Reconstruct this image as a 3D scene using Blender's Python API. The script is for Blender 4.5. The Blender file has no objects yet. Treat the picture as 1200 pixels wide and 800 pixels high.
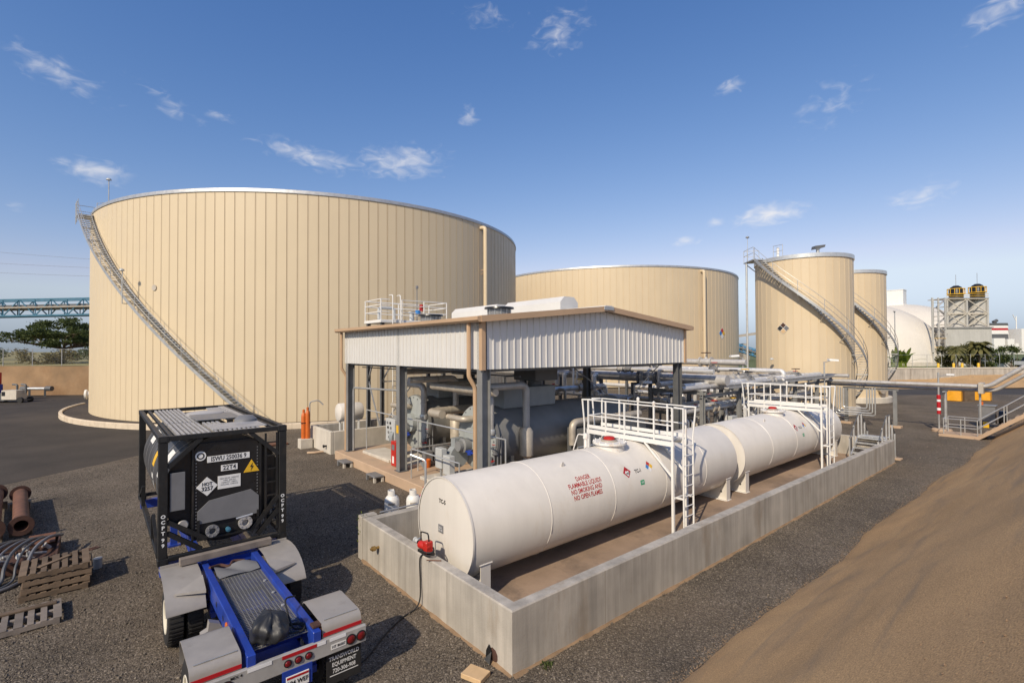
import bpy, bmesh, math, random
import numpy as np
from mathutils import Vector, Matrix
random.seed(7); rng = np.random.default_rng(7)
R_ = math.radians
scene = bpy.context.scene
COL = scene.collection

# ------------------------------------------------------------------ camera
# X runs along the near white tank, Y runs away from it to the left, Z is up.
CAM_H = 5.4775
def camera():
    pitch, roll, ba = R_(.9623), R_(-.2555), R_(50.0)
    fw = Vector((math.cos(ba), math.sin(ba), 0)); rt = Vector((math.sin(ba), -math.cos(ba), 0)); z = Vector((0, 0, 1))
    F = fw * math.cos(pitch) + z * math.sin(pitch); U = z * math.cos(pitch) - fw * math.sin(pitch)
    r2 = rt * math.cos(roll) + U * math.sin(roll); u2 = U * math.cos(roll) - rt * math.sin(roll)
    M = Matrix((r2, u2, -F)).transposed().to_4x4(); M.translation = (0, 0, CAM_H)
    cd = bpy.data.cameras.new('camera'); cd.sensor_width = 36; cd.lens = 579.25 / 1200 * 36
    cd.clip_start = .1; cd.clip_end = 6000
    co = bpy.data.objects.new('camera', cd); COL.objects.link(co); co.matrix_world = M
    scene.camera = co
camera()

# ------------------------------------------------------------------ sun, sky, exposure
SUN_DIR = Vector((-1.25, -.5, 1.0)).normalized()          # towards the sun
SUN_EL = math.asin(SUN_DIR.z); SUN_ROT = math.atan2(SUN_DIR.x, SUN_DIR.y)
sd = bpy.data.lights.new('sun', 'SUN'); sd.energy = 4.35; sd.angle = R_(.55); sd.color = (1, .87, .69)
so = bpy.data.objects.new('sun', sd); COL.objects.link(so)
so.rotation_euler = SUN_DIR.to_track_quat('Z', 'Y').to_euler()

def world():
    w = bpy.data.worlds.new('World'); scene.world = w; w.use_nodes = True
    nt = w.node_tree; N = nt.nodes; L = nt.links; N.clear()
    out = N.new('ShaderNodeOutputWorld'); bg = N.new('ShaderNodeBackground'); L.new(bg.outputs[0], out.inputs[0])
    bg.inputs[1].default_value = .122
    sky = N.new('ShaderNodeTexSky'); sky.sky_type = 'NISHITA'; sky.sun_disc = False
    sky.sun_elevation = SUN_EL; sky.sun_rotation = SUN_ROT; sky.altitude = 0
    sky.air_density = 1.15; sky.dust_density = .7; sky.ozone_density = 5.0
    def m(op, a, b=None, c=None, clamp=False):
        n = N.new('ShaderNodeMath'); n.operation = op; n.use_clamp = clamp
        for i, x in enumerate((a, b, c)):
            if x is None: continue
            if isinstance(x, (int, float)): n.inputs[i].default_value = x
            else: L.new(x, n.inputs[i])
        return n.outputs[0]
    tc = N.new('ShaderNodeTexCoord'); sp = N.new('ShaderNodeSeparateXYZ'); L.new(tc.outputs['Generated'], sp.inputs[0])
    az = m('ARCTAN2', sp.outputs[1], sp.outputs[0]); el = m('ARCSINE', sp.outputs[2])
    # small fair-weather clouds: azimuth, elevation, half widths (degrees), tilt, strength
    clouds = CLOUDS
    tot = None
    for (a, e, sa, se, tilt, st) in clouds:
        dx = m('SUBTRACT', az, R_(a)); dy = m('SUBTRACT', el, R_(e))
        ct, sn = math.cos(R_(tilt)), math.sin(R_(tilt))
        rx = m('ADD', m('MULTIPLY', dx, ct / R_(sa)), m('MULTIPLY', dy, sn / R_(sa)))
        ry = m('ADD', m('MULTIPLY', dx, -sn / R_(se)), m('MULTIPLY', dy, ct / R_(se)))
        r2 = m('ADD', m('MULTIPLY', rx, rx), m('MULTIPLY', ry, ry))
        g = m('MULTIPLY', m('SUBTRACT', 1.0, m('SQRT', r2), clamp=True), st)
        tot = g if tot is None else m('MAXIMUM', tot, g)
    cb = N.new('ShaderNodeCombineXYZ'); L.new(m('MULTIPLY', az, 34), cb.inputs[0]); L.new(m('MULTIPLY', el, 70), cb.inputs[1])
    nz = N.new('ShaderNodeTexNoise'); nz.inputs['Scale'].default_value = 1.0; nz.inputs['Detail'].default_value = 7; nz.inputs['Roughness'].default_value = .5
    nz.inputs['Distortion'].default_value = .8
    L.new(cb.outputs[0], nz.inputs['Vector'])
    # faint wisps everywhere, clouds where the blobs are
    d = m('ADD', tot, m('MULTIPLY', m('SUBTRACT', nz.outputs[0], .5), 1.25))
    mr = N.new('ShaderNodeMapRange'); mr.interpolation_type = 'SMOOTHSTEP'
    mr.inputs[1].default_value = .14; mr.inputs[2].default_value = 1.25; mr.inputs[3].default_value = 0; mr.inputs[4].default_value = .78
    L.new(d, mr.inputs[0])
    mask = m('MULTIPLY', mr.outputs[0], m('GREATER_THAN', tot, .001))
    # the photograph's colour curve for the sky: deep blue above, pale blue haze low down
    ss = N.new('ShaderNodeSeparateColor'); L.new(sky.outputs[0], ss.inputs[0]); sc2 = N.new('ShaderNodeCombineColor'); chan = []
    for i, (k, e_, g_) in enumerate(((.215, 1.5, 8.9), (.2, 1.09, 5.5), (.2, .78, 5.5))):
        chan.append(m('MULTIPLY', m('POWER', m('MULTIPLY', ss.outputs[i], k), e_), g_))
    gg = m('MINIMUM', chan[1], m('MULTIPLY', chan[2], .86)); rr = m('MINIMUM', chan[0], m('MULTIPLY', gg, .86))
    for i, c_ in enumerate((rr, gg, chan[2])): L.new(c_, sc2.inputs[i])
    mx = N.new('ShaderNodeMix'); mx.data_type = 'RGBA'
    L.new(mask, mx.inputs[0]); L.new(sc2.outputs[0], mx.inputs[6]); mx.inputs[7].default_value = (7.6, 7.4, 7.3, 1)
    L.new(mx.outputs[2], bg.inputs[0])
CLOUDS = [(59.6,20.6,7,2.4,0,.8)]
CLOUDS = [(90.11, 15.65, 3.35, 1.39, 0.0, 0.95), (92.87, 22.74, 5.04, 1.75, 14.0, 0.6), (72.13, 20.05, 7.46, 1.49, 8.0, 0.75), (62.64, 20.48, 7.09, 2.4, -4.0, 0.8), (55.05, 25.31, 1.73, 1.37, 0.0, 0.6), (44.36, 32.96, 5.19, 2.58, -15.0, 0.55), (25.94, 25.92, 1.98, 1.04, 0.0, 0.75), (22.31, 13.58, 4.48, 1.63, -4.0, 1.0), (30.49, 11.7, 2.2, 0.88, 0.0, 0.75), (10.17, 13.38, 3.81, 1.62, -14.0, 0.6), (5.15, 26.07, 3.27, 1.93, -28.0, 0.65), (52.33, 34.21, 4.74, 1.55, 0.0, 0.45), (95.14, 11.57, 1.36, 0.76, 0.0, 0.55), (81.11, 22.37, 2.74, 0.62, 0.0, 0.5), (27.7, 13.32, 1.59, 0.73, 0.0, 0.6), (84.77, 22.63, 4.21, 1.38, 25.0, 0.42), (16.78, 22.75, 4.36, 2.59, -25.0, 0.4)]
world()
scene.view_settings.view_transform = 'Standard'; scene.view_settings.look = 'None'
scene.view_settings.exposure = 0; scene.view_settings.gamma = 1; scene.view_settings.use_curve_mapping = False
scene.render.engine = 'CYCLES'

# ------------------------------------------------------------------ mesh helpers
def V(*a): return Vector(a)
class MB:
    def __init__(s): s.v = []; s.f = []
    def add(s, vs, fs):
        n = len(s.v); s.v += [tuple(p) for p in vs]; s.f += [tuple(i + n for i in f) for f in fs]; return s
    def box(s, x0, y0, z0, x1, y1, z1):
        if x0 > x1: x0, x1 = x1, x0
        if y0 > y1: y0, y1 = y1, y0
        if z0 > z1: z0, z1 = z1, z0
        return s.add([(x0,y0,z0),(x1,y0,z0),(x1,y1,z0),(x0,y1,z0),(x0,y0,z1),(x1,y0,z1),(x1,y1,z1),(x0,y1,z1)],
              [(0,3,2,1),(4,5,6,7),(0,1,5,4),(1,2,6,5),(2,3,7,6),(3,0,4,7)])
    def cbox(s, x0, y0, z0, x1, y1, z1, c=.01):
        """box with chamfered edges"""
        lo = (min(x0,x1), min(y0,y1), min(z0,z1)); hi = (max(x0,x1), max(y0,y1), max(z0,z1))
        c = min(c, *(.45 * (hi[i] - lo[i]) for i in range(3)))
        vs = []; idx = {}
        for sx in (0,1):
            for sy in (0,1):
                for sz in (0,1):
                    k = (sx,sy,sz)
                    for ax in range(3):
                        p = []
                        for i in range(3):
                            b = hi[i] if k[i] else lo[i]
                            if i != ax: b += (-c if k[i] else c)
                            p.append(b)
                        idx[k+(ax,)] = len(vs); vs.append(tuple(p))
        fs = []
        def q(*ks): return [idx[k] for k in ks]
        for ax in range(3):
            a, b = [(1,2),(2,0),(0,1)][ax]
            for sgn in (0,1):
                ks = []
                for (i, j) in ((0,0),(1,0),(1,1),(0,1)):
                    k = [0,0,0]; k[ax] = sgn; k[a] = i; k[b] = j; ks.append(tuple(k)+(ax,))
                f = q(*ks); fs.append(f if sgn else f[::-1])
        for ax in range(3):
            a, b = [(1,2),(2,0),(0,1)][ax]
            for i in (0,1):
                for j in (0,1):
                    k0 = [0,0,0]; k0[a] = i; k0[b] = j; k1 = k0[:]; k1[ax] = 1
                    f = q(tuple(k0)+(a,), tuple(k1)+(a,), tuple(k1)+(b,), tuple(k0)+(b,))
                    fs.append(f if (i == j) else f[::-1])
        for sx in (0,1):
            for sy in (0,1):
                for sz in (0,1):
                    f = q((sx,sy,sz,0),(sx,sy,sz,1),(sx,sy,sz,2))
                    fs.append(f if (sx+sy+sz) % 2 else f[::-1])
        return s.add(vs, fs)
    def beam(s, p0, p1, w, h, up=(0,0,1)):
        p0 = Vector(p0); p1 = Vector(p1); d = (p1 - p0).normalized(); up = Vector(up)
        if abs(d.dot(up)) > .98: up = Vector((1,0,0))
        sd = d.cross(up).normalized(); uu = sd.cross(d)
        vs = []
        for p in (p0, p1):
            for a, b in ((-1,-1),(1,-1),(1,1),(-1,1)): vs.append(p + sd*a*w/2 + uu*b*h/2)
        return s.add(vs, [(0,1,2,3),(4,7,6,5),(0,4,5,1),(1,5,6,2),(2,6,7,3),(3,7,4,0)])
    def ibeam(s, p0, p1, w, h, t=.02, up=(0,0,1)):
        p0 = Vector(p0); p1 = Vector(p1); d = (p1 - p0).normalized(); up = Vector(up)
        if abs(d.dot(up)) > .98: up = Vector((1,0,0))
        sd = d.cross(up).normalized(); uu = sd.cross(d)
        for k in (-1, 1): s.beam(p0 + uu*k*(h-t)/2, p1 + uu*k*(h-t)/2, w, t, uu)
        return s.beam(p0, p1, t, h - 2*t - .002, uu)
    def cyl(s, p0, p1, r0, r1=None, n=14, cap=True):
        r1 = r0 if r1 is None else r1
        p0 = Vector(p0); p1 = Vector(p1); d = (p1 - p0).normalized()
        a = d.orthogonal().normalized(); b = d.cross(a)
        vs = []; fs = []
        for p, r in ((p0, r0), (p1, r1)):
            for i in range(n):
                t = 2*math.pi*i/n; vs.append(p + a*math.cos(t)*r + b*math.sin(t)*r)
        for i in range(n):
            j = (i+1) % n; fs.append((i, j, n+j, n+i))
        if cap: fs.append(tuple(range(n-1, -1, -1))); fs.append(tuple(range(n, 2*n)))
        return s.add(vs, fs)
    def lathe(s, prof, base=(0,0,0), axis=(0,0,1), n=32, a0=0., a1=2*math.pi, cap=False):
        base = Vector(base); d = Vector(axis).normalized()
        if abs(d.z) > .99: a = Vector((1,0,0))
        else: a = d.cross(Vector((0,0,1))).normalized()
        b = d.cross(a); full = abs(a1 - a0 - 2*math.pi) < 1e-6
        m = n if full else n + 1; vs = []; fs = []
        for r, h in prof:
            for i in range(m):
                t = a0 + (a1-a0)*i/n; vs.append(base + d*h + a*math.cos(t)*r + b*math.sin(t)*r)
        for k in range(len(prof)-1):
            for i in range(n):
                j = (i+1) % m; fs.append((k*m+i, k*m+j, (k+1)*m+j, (k+1)*m+i))
        return s.add(vs, fs)
    def tube(s, pts, r, n=8, cap=True):
        pts = [Vector(p) for p in pts]; m = len(pts)
        rr = r if isinstance(r, (list, tuple)) else [r]*m
        T = []
        for i in range(m):
            a = pts[max(i-1,0)]; b = pts[min(i+1,m-1)]
            if 0 < i < m-1: t = (pts[i]-pts[i-1]).normalized() + (pts[i+1]-pts[i]).normalized()
            else: t = b - a
            T.append(t.normalized() if t.length > 1e-9 else Vector((0,0,1)))
        u = T[0].orthogonal().normalized(); vs = []; fs = []
        for i in range(m):
            if i: 
                u = u - T[i]*u.dot(T[i])
                u = u.normalized() if u.length > 1e-6 else T[i].orthogonal().normalized()
            w = T[i].cross(u)
            k = 1.0
            if 0 < i < m-1:
                c = (pts[i]-pts[i-1]).normalized().dot(T[i]); k = 1/max(c, .5)
            for j in range(n):
                t = 2*math.pi*j/n; vs.append(pts[i] + (u*math.cos(t) + w*math.sin(t))*rr[i]*(k if k < 1.3 else 1.3))
        for i in range(m-1):
            for j in range(n):
                q = (j+1) % n; fs.append((i*n+j, i*n+q, (i+1)*n+q, (i+1)*n+j))
        if cap: fs.append(tuple(range(n-1,-1,-1))); fs.append(tuple(range((m-1)*n, m*n)))
        return s.add(vs, fs)
    def prism(s, poly, z0, z1, tf=None):
        """extrude 2-D polygon (x,y) from z0 to z1; tf maps (x,y,z) to space"""
        n = len(poly); tf = tf or (lambda x, y, z: (x, y, z))
        vs = [tf(x, y, z0) for x, y in poly] + [tf(x, y, z1) for x, y in poly]
        fs = [tuple(range(n-1,-1,-1)), tuple(range(n, 2*n))] + [(i, (i+1)%n, n+(i+1)%n, n+i) for i in range(n)]
        return s.add(vs, fs)
    def grid(s, fn, nu, nv):
        vs = [fn(i/nu, j/nv) for j in range(nv+1) for i in range(nu+1)]
        return s.add(vs, [(j*(nu+1)+i, j*(nu+1)+i+1, (j+1)*(nu+1)+i+1, (j+1)*(nu+1)+i) for j in range(nv) for i in range(nu)])
    def xf(s, M):
        s.v = [tuple(M @ Vector(p)) for p in s.v]; return s
    def mesh(s, name, mt, ang=35):
        me = bpy.data.meshes.new(name); me.from_pydata(s.v, [], s.f)
        bm = bmesh.new(); bm.from_mesh(me); bmesh.ops.recalc_face_normals(bm, faces=bm.faces); bm.to_mesh(me); bm.free()
        me.polygons.foreach_set('use_smooth', [True]*len(me.polygons)); me.set_sharp_from_angle(angle=R_(ang))
        if mt: me.materials.append(mt)
        return me
def fillet(pts, rad, k=5):
    pts = [Vector(p) for p in pts]; out = [pts[0]]
    for i in range(1, len(pts)-1):
        a, b, c = pts[i-1], pts[i], pts[i+1]; d1 = (a-b); d2 = (c-b)
        r = min(rad, d1.length*.49, d2.length*.49); p = b + d1.normalized()*r; q = b + d2.normalized()*r
        for j in range(k+1):
            t = j/k; out.append(p*(1-t)**2 + b*2*t*(1-t) + q*t*t)
    out.append(pts[-1]); return out

# ------------------------------------------------------------------ object helpers
def props(o, label=None, cat=None, group=None, kind=None):
    if label: o['label'] = label
    if cat: o['category'] = cat
    if group: o['group'] = group
    if kind: o['kind'] = kind
    return o
def thing(name, label, cat, loc=(0,0,0), rz=0., group=None):
    o = bpy.data.objects.new(name, None); COL.objects.link(o); o.location = loc; o.rotation_euler = (0,0,rz)
    o.empty_display_size = .2; o['_l'] = 1
    del o['_l']
    return props(o, label, cat, group)
def wloc(p):
    v = Vector((0,0,0))
    while p is not None: v = v + Vector(p.location); p = p.parent
    return v
def part(name, mb, mt, parent, label=None, world=False, ang=35):
    """mesh child; world=True: mesh given in scene coordinates, parent unrotated"""
    if world and parent is not None:
        off = wloc(parent); mb.v = [(x-off.x, y-off.y, z-off.z) for x, y, z in mb.v]
    o = bpy.data.objects.new(name, mb.mesh(name, mt, ang) if isinstance(mb, MB) else mb); COL.objects.link(o); o.parent = parent
    if label: o['label'] = label
    return o
def inst(name, me, parent, loc=(0,0,0), rot=(0,0,0), label=None, scale=None):
    o = bpy.data.objects.new(name, me); COL.objects.link(o); o.parent = parent; o.location = loc; o.rotation_euler = rot
    if scale: o.scale = scale
    if label: o['label'] = label
    return o
def solo(name, mb, mt, label, cat, base=None, group=None, kind=None, ang=35):
    """thing that is a single mesh"""
    b = Vector(base) if base else Vector((0,0,0))
    mb.v = [(x-b.x, y-b.y, z-b.z) for x, y, z in mb.v]
    o = bpy.data.objects.new(name, mb.mesh(name, mt, ang)); COL.objects.link(o); o.location = b
    return props(o, label, cat, group, kind)
def struct(name, mb, mt, ang=35):
    o = bpy.data.objects.new(name, mb.mesh(name, mt, ang)); COL.objects.link(o); return props(o, kind='structure')
def copy_tree(o, parent=None):
    c = o.copy(); COL.objects.link(c); c.parent = parent
    for ch in list(o.children): copy_tree(ch, c)
    return c
_tc = {}
def text2d(s, size, bold=0., align='CENTER', res=2):
    key = (s, size, bold, align)
    if key not in _tc:
        cu = bpy.data.curves.new('lettering', 'FONT'); cu.body = s; cu.size = size; cu.align_x = align; cu.align_y = 'CENTER'
        cu.offset = bold; cu.resolution_u = res; cu.space_line = 1.0
        o = bpy.data.objects.new('lettering', cu); COL.objects.link(o)
        dg = bpy.context.evaluated_depsgraph_get(); dg.update()
        me = bpy.data.meshes.new_from_object(o.evaluated_get(dg))
        _tc[key] = ([tuple(v.co) for v in me.vertices], [tuple(p.vertices) for p in me.polygons])
        bpy.data.objects.remove(o); bpy.data.curves.remove(cu); bpy.data.meshes.remove(me)
    return _tc[key]
def text_mb(s, size, tf, bold=0., align='CENTER', sx=1.):
    vs, fs = text2d(s, size, bold, align); m = MB()
    return m.add([tf(x*sx, y) for x, y, z in vs], fs)
# ------------------------------------------------------------------ materials
def mat(name, col, rough=.6, metal=0., var=.08, scale=1.5, bump=0., bscale=40., streak=0., sscale=3., dirt=None, rand=0., spec=.5, coat=0.):
    """procedural paint / metal / concrete. dirt = (colour, amount, scale, vertical stretch)"""
    mt = bpy.data.materials.new(name); mt.use_nodes = True; nt = mt.node_tree; N = nt.nodes; L = nt.links
    bs = N['Principled BSDF']; bs.inputs['Metallic'].default_value = metal
    bs.inputs['Specular IOR Level'].default_value = spec
    if coat: bs.inputs['Coat Weight'].default_value = coat; bs.inputs['Coat Roughness'].default_value = .12
    geo = N.new('ShaderNodeNewGeometry'); pos = geo.outputs['Position']
    def noise(sc, det=5, rgh=.6, stretch=None):
        n = N.new('ShaderNodeTexNoise'); n.inputs['Scale'].default_value = sc; n.inputs['Detail'].default_value = det; n.inputs['Roughness'].default_value = rgh
        src = pos
        if stretch:
            mp = N.new('ShaderNodeMapping'); mp.inputs['Scale'].default_value = stretch; L.new(pos, mp.inputs['Vector']); src = mp.outputs[0]
        L.new(src, n.inputs['Vector']); return n.outputs[0]
    def rmap(x, a, b, c, d):
        n = N.new('ShaderNodeMapRange'); L.new(x, n.inputs[0])
        for i, q in enumerate((a, b, c, d)): n.inputs[i+1].default_value = q
        return n.outputs[0]
    def math_(op, a, b):
        n = N.new('ShaderNodeMath'); n.operation = op
        for i, x in enumerate((a, b)):
            if isinstance(x, (int, float)): n.inputs[i].default_value = x
            else: L.new(x, n.inputs[i])
        return n.outputs[0]
    f = rmap(noise(scale), .3, .7, 1-var, 1+var)
    if streak: f = math_('MULTIPLY', f, rmap(noise(sscale, 4, .65, (1, 1, .06)), .32, .68, 1-streak, 1+streak*.5))
    if rand:
        oi = N.new('ShaderNodeObjectInfo'); f = math_('MULTIPLY', f, rmap(oi.outputs['Random'], 0, 1, 1-rand, 1+rand))
    hsv = N.new('ShaderNodeVectorMath'); hsv.operation = 'SCALE'; hsv.inputs[0].default_value = col[:3]; L.new(f, hsv.inputs['Scale'])
    c = hsv.outputs[0]
    if dirt:
        dc, am, dsc, vs = dirt
        mk = rmap(noise(dsc, 6, .7, (1, 1, vs)), .62 - am*.35, .74 - am*.2, 0, min(1, .35+am))
        mx = N.new('ShaderNodeMix'); mx.data_type = 'RGBA'; L.new(mk, mx.inputs[0]); L.new(c, mx.inputs[6]); mx.inputs[7].default_value = (*dc, 1); c = mx.outputs[2]
    L.new(c, bs.inputs['Base Color'])
    L.new(rmap(noise(scale*4, 3), .3, .7, max(.03, rough-.08), min(1, rough+.08)), bs.inputs['Roughness'])
    if bump:
        b = N.new('ShaderNodeBump'); b.inputs['Strength'].default_value = bump; b.inputs['Distance'].default_value = .02
        L.new(noise(bscale, 4, .6), b.inputs['Height']); L.new(b.outputs[0], bs.inputs['Normal'])
    return mt
def stone_mat(name, cols, scale, patch=.25, bump=.6, dist=.02, rough=.9, tint=None):
    """gravel / asphalt: voronoi stones of several colours with relief"""
    mt = bpy.data.materials.new(name); mt.use_nodes = True; nt = mt.node_tree; N = nt.nodes; L = nt.links
    bs = N['Principled BSDF']; bs.inputs['Roughness'].default_value = rough; bs.inputs['Specular IOR Level'].default_value = .3
    geo = N.new('ShaderNodeNewGeometry')
    vo = N.new('ShaderNodeTexVoronoi'); vo.inputs['Scale'].default_value = scale; L.new(geo.outputs['Position'], vo.inputs['Vector'])
    sx = N.new('ShaderNodeSeparateColor'); L.new(vo.outputs['Color'], sx.inputs[0])
    cr = N.new('ShaderNodeValToRGB'); cr.color_ramp.interpolation = 'CONSTANT'
    el = cr.color_ramp.elements
    for i, (p, c) in enumerate(cols):
        e = el[i] if i < 2 else el.new(p); e.position = p; e.color = (*c, 1)
    L.new(sx.outputs[0], cr.inputs[0])
    nz = N.new('ShaderNodeTexNoise'); nz.inputs['Scale'].default_value = .35; nz.inputs['Detail'].default_value = 7; nz.inputs['Roughness'].default_value = .62
    L.new(geo.outputs['Position'], nz.inputs['Vector'])
    mr = N.new('ShaderNodeMapRange'); L.new(nz.outputs[0], mr.inputs[0])
    for i, q in enumerate((.3, .7, 1-patch, 1+patch)): mr.inputs[i+1].default_value = q
    sc = N.new('ShaderNodeVectorMath'); sc.operation = 'SCALE'; L.new(cr.outputs[0], sc.inputs[0]); L.new(mr.outputs[0], sc.inputs['Scale'])
    c = sc.outputs[0]
    if tint:
        n2 = N.new('ShaderNodeTexNoise'); n2.inputs['Scale'].default_value = .12; n2.inputs['Detail'].default_value = 6; L.new(geo.outputs['Position'], n2.inputs['Vector'])
        m2 = N.new('ShaderNodeMapRange'); L.new(n2.outputs[0], m2.inputs[0])
        for i, q in enumerate((.5, .75, 0, tint[1])): m2.inputs[i+1].default_value = q
        mx = N.new('ShaderNodeMix'); mx.data_type = 'RGBA'; L.new(m2.outputs[0], mx.inputs[0]); L.new(c, mx.inputs[6]); mx.inputs[7].default_value = (*tint[0], 1); c = mx.outputs[2]
    L.new(c, bs.inputs['Base Color'])
    b = N.new('ShaderNodeBump'); b.inputs['Strength'].default_value = bump; b.inputs['Distance'].default_value = dist; b.invert = True
    L.new(vo.outputs['Distance'], b.inputs['Height']); L.new(b.outputs[0], bs.inputs['Normal'])
    return mt
M = {}
M['tank'] = mat('beige_cladding_paint', (.63, .515, .345), .5, 0, .018, .25, streak=.018, sscale=1.2, rand=.008)
M['tank_far'] = mat('beige_tank_paint', (.60, .485, .325), .5, 0, .025, .3, streak=.04, sscale=1.2)
M['seam'] = mat('dark_tan_seam', (.33, .235, .145), .7, 0, .1, 1)
M['trim'] = mat('tan_trim_paint', (.47, .315, .19), .45, 0, .06, 1)
M['galv'] = mat('galvanised_steel', (.46, .46, .45), .42, .55, .14, 3, bump=.05)
M['tower'] = mat('shaded_tower_paint', (.47, .455, .42), .6, 0, .08, .5, streak=.1)  # base colour lowered to stand in for shade on the tower faces
M['galv_light'] = mat('bright_galvanised_steel', (.62, .62, .60), .36, .6, .1, 3)
M['alu'] = mat('aluminium_pipe_jacket', (.71, .69, .655), .34, .4, .1, 2, rand=.1)
M['alu_dull'] = mat('weathered_pipe_jacket', (.45, .43, .405), .45, .25, .16, 2.2, rand=.15)
M['alu_tan'] = mat('dusty_pipe_jacket', (.50, .44, .36), .5, .35, .14, 3, rand=.1)
M['white'] = mat('white_tank_paint', (.645, .605, .545), .38, 0, .035, .7, streak=.05, sscale=2.4, dirt=((.52,.44,.34), .07, 1.3, .3))
M['white_clean'] = mat('white_paint', (.74, .725, .69), .45, 0, .04, 2)
M['white_rust'] = mat('white_paint_with_rust', (.74, .715, .67), .45, 0, .05, 2, dirt=((.42,.19,.05), .22, 5.5, .5))
M['clad'] = mat('white_wall_sheet', (.61, .595, .565), .42, 0, .03, .8, streak=.02, sscale=2.5)
M['conc'] = mat('grey_concrete', (.40, .365, .315), .85, 0, .16, .9, bump=.3, bscale=30, streak=.27, sscale=3.6, dirt=((.25,.185,.12), .16, .8, .35))
M['conc_tan'] = mat('tan_stained_concrete', (.46, .325, .215), .85, 0, .14, .8, bump=.2, bscale=25, dirt=((.34,.27,.21), .16, .5, 1))
M['conc_floor'] = mat('stained_bund_floor', (.30, .212, .145), .85, 0, .3, .5, bump=.3, bscale=18, dirt=((.15,.11,.08), .36, .8, 1))
M['conc_pale'] = mat('pale_concrete', (.55, .50, .42), .85, 0, .12, 1.2, bump=.2, bscale=30, streak=.1)
M['kerb'] = mat('pale_kerb_concrete', (.60, .50, .375), .85, 0, .14, 1.2, bump=.2, dirt=((.42,.28,.17), .2, 1.5, 1))
M['black'] = mat('black_frame_paint', (.012, .012, .012), .48, 0, .3, 3, dirt=((.05,.038,.028), .22, 2.5, .6))
M['black_clean'] = mat('black_enamel', (.012, .012, .013), .35, 0, .2, 3)
M['dark_shell'] = mat('dark_grey_tank_jacket', (.065, .065, .068), .4, .1, .18, 1.6, streak=.1)
M['mid_grey'] = mat('grey_plate_paint', (.17, .17, .175), .45, 0, .12, 2)
M['walk'] = mat('grey_walkway_plank', (.42, .41, .40), .42, .3, .18, 4)
M['blue'] = mat('blue_chassis_paint', (.015, .045, .29), .4, 0, .2, 2.5, dirt=((.09,.08,.08), .12, 3, 1))
M['fender'] = mat('dull_grey_fender', (.335, .31, .28), .5, .15, .1, 2, dirt=((.24,.21,.18), .1, 3, 1))
M['bumper'] = mat('grey_white_bumper_paint', (.35, .34, .325), .5, 0, .14, 3, dirt=((.25,.21,.18), .14, 4, .6))
M['red_tape'] = mat('red_reflective_tape', (.42, .012, .018), .35, 0, .08, 3)
M['white_tape'] = mat('white_reflective_tape', (.75, .75, .75), .4, 0, .05, 3)
M['lamp_red'] = mat('red_lamp_lens', (.16, .008, .01), .2, 0, .1, 5)
M['rubber'] = mat('black_rubber', (.018, .017, .017), .75, 0, .2, 6, bump=.2)
M['rim'] = mat('white_wheel_rim', (.62, .58, .48), .5, 0, .1, 4)
M['tarp'] = mat('black_plastic_sheet', (.022, .023, .026), .5, 0, .15, 4)
M['rust'] = mat('rusty_steel', (.135, .06, .035), .85, 0, .35, 3.5, bump=.3, bscale=50, dirt=((.21,.10,.055), .25, 5, 1))
M['rust_dark'] = mat('dark_rusty_steel', (.07, .032, .022), .85, 0, .3, 4, bump=.3, bscale=50)
M['wood'] = mat('weathered_wood', (.155, .108, .07), .85, 0, .25, 3, bump=.3, bscale=60, rand=.3)
M['wood_grey'] = mat('grey_weathered_wood', (.19, .16, .135), .85, 0, .25, 3, bump=.3, bscale=60, rand=.2)
M['wood_new'] = mat('pale_new_lumber', (.58, .40, .22), .75, 0, .12, 4, bump=.15, bscale=60)
M['steel_dark'] = mat('dark_grey_structural_steel', (.105, .108, .112), .5, .1, .15, 2)
M['steel_col'] = mat('grey_column_paint', (.215, .215, .21), .5, .1, .14, 2)
M['vessel'] = mat('blue_grey_vessel_head', (.33, .35, .34), .5, 0, .1, 1.4, streak=.1)
M['vessel_dark'] = mat('dark_vessel_jacket', (.19, .188, .18), .6, 0, .14, 1.4)
M['duct'] = mat('grey_duct_paint', (.26, .275, .275), .5, 0, .1, 2)
M['cab'] = mat('grey_cabinet_paint', (.46, .47, .46), .45, 0, .07, 3)
M['red'] = mat('red_paint', (.45, .022, .015), .4, 0, .12, 5)
M['orange'] = mat('orange_paint', (.56, .125, .018), .45, 0, .07, 5)
M['yellow'] = mat('yellow_paint', (.72, .42, .02), .5, 0, .08, 5)
M['yellow_tarp'] = mat('yellow_orange_tarp', (.72, .33, .015), .55, 0, .15, 3)
M['blue_sign'] = mat('blue_sign_paint', (.03, .19, .50), .45, 0, .05, 5)
M['green_sign'] = mat('green_sign_paint', (.02, .32, .14), .5, 0, .05, 5)
M['text_red'] = mat('red_lettering', (.40, .022, .022), .5, 0, .06, 6)
M['text_black'] = mat('black_lettering', (.02, .02, .02), .5, 0, .06, 6)
M['text_white'] = mat('white_lettering', (.74, .74, .72), .5, 0, .06, 6)
M['decal_white'] = mat('white_decal', (.74, .73, .70), .5, 0, .06, 6)
M['brass'] = mat('brass_fitting', (.38, .25, .09), .4, .7, .15, 8)
M['dirtpile'] = mat('brown_dirt', (.25, .165, .095), .95, 0, .25, 3, bump=.5, bscale=30)
M['wallL'] = mat('tan_shotcrete_wall', (.29, .185, .10), .9, 0, .3, .3, bump=.6, bscale=4, dirt=((.19,.105,.05), .5, .16, 1))
M['dome'] = mat('white_dome_membrane', (.65, .60, .52), .6, 0, .04, .2, streak=.03)
M['teal'] = mat('blue_conveyor_paint', (.045, .15, .23), .5, 0, .2, 1)
M['truss_blue'] = mat('bright_blue_steel', (.06, .23, .42), .5, 0, .12, 1)
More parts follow.
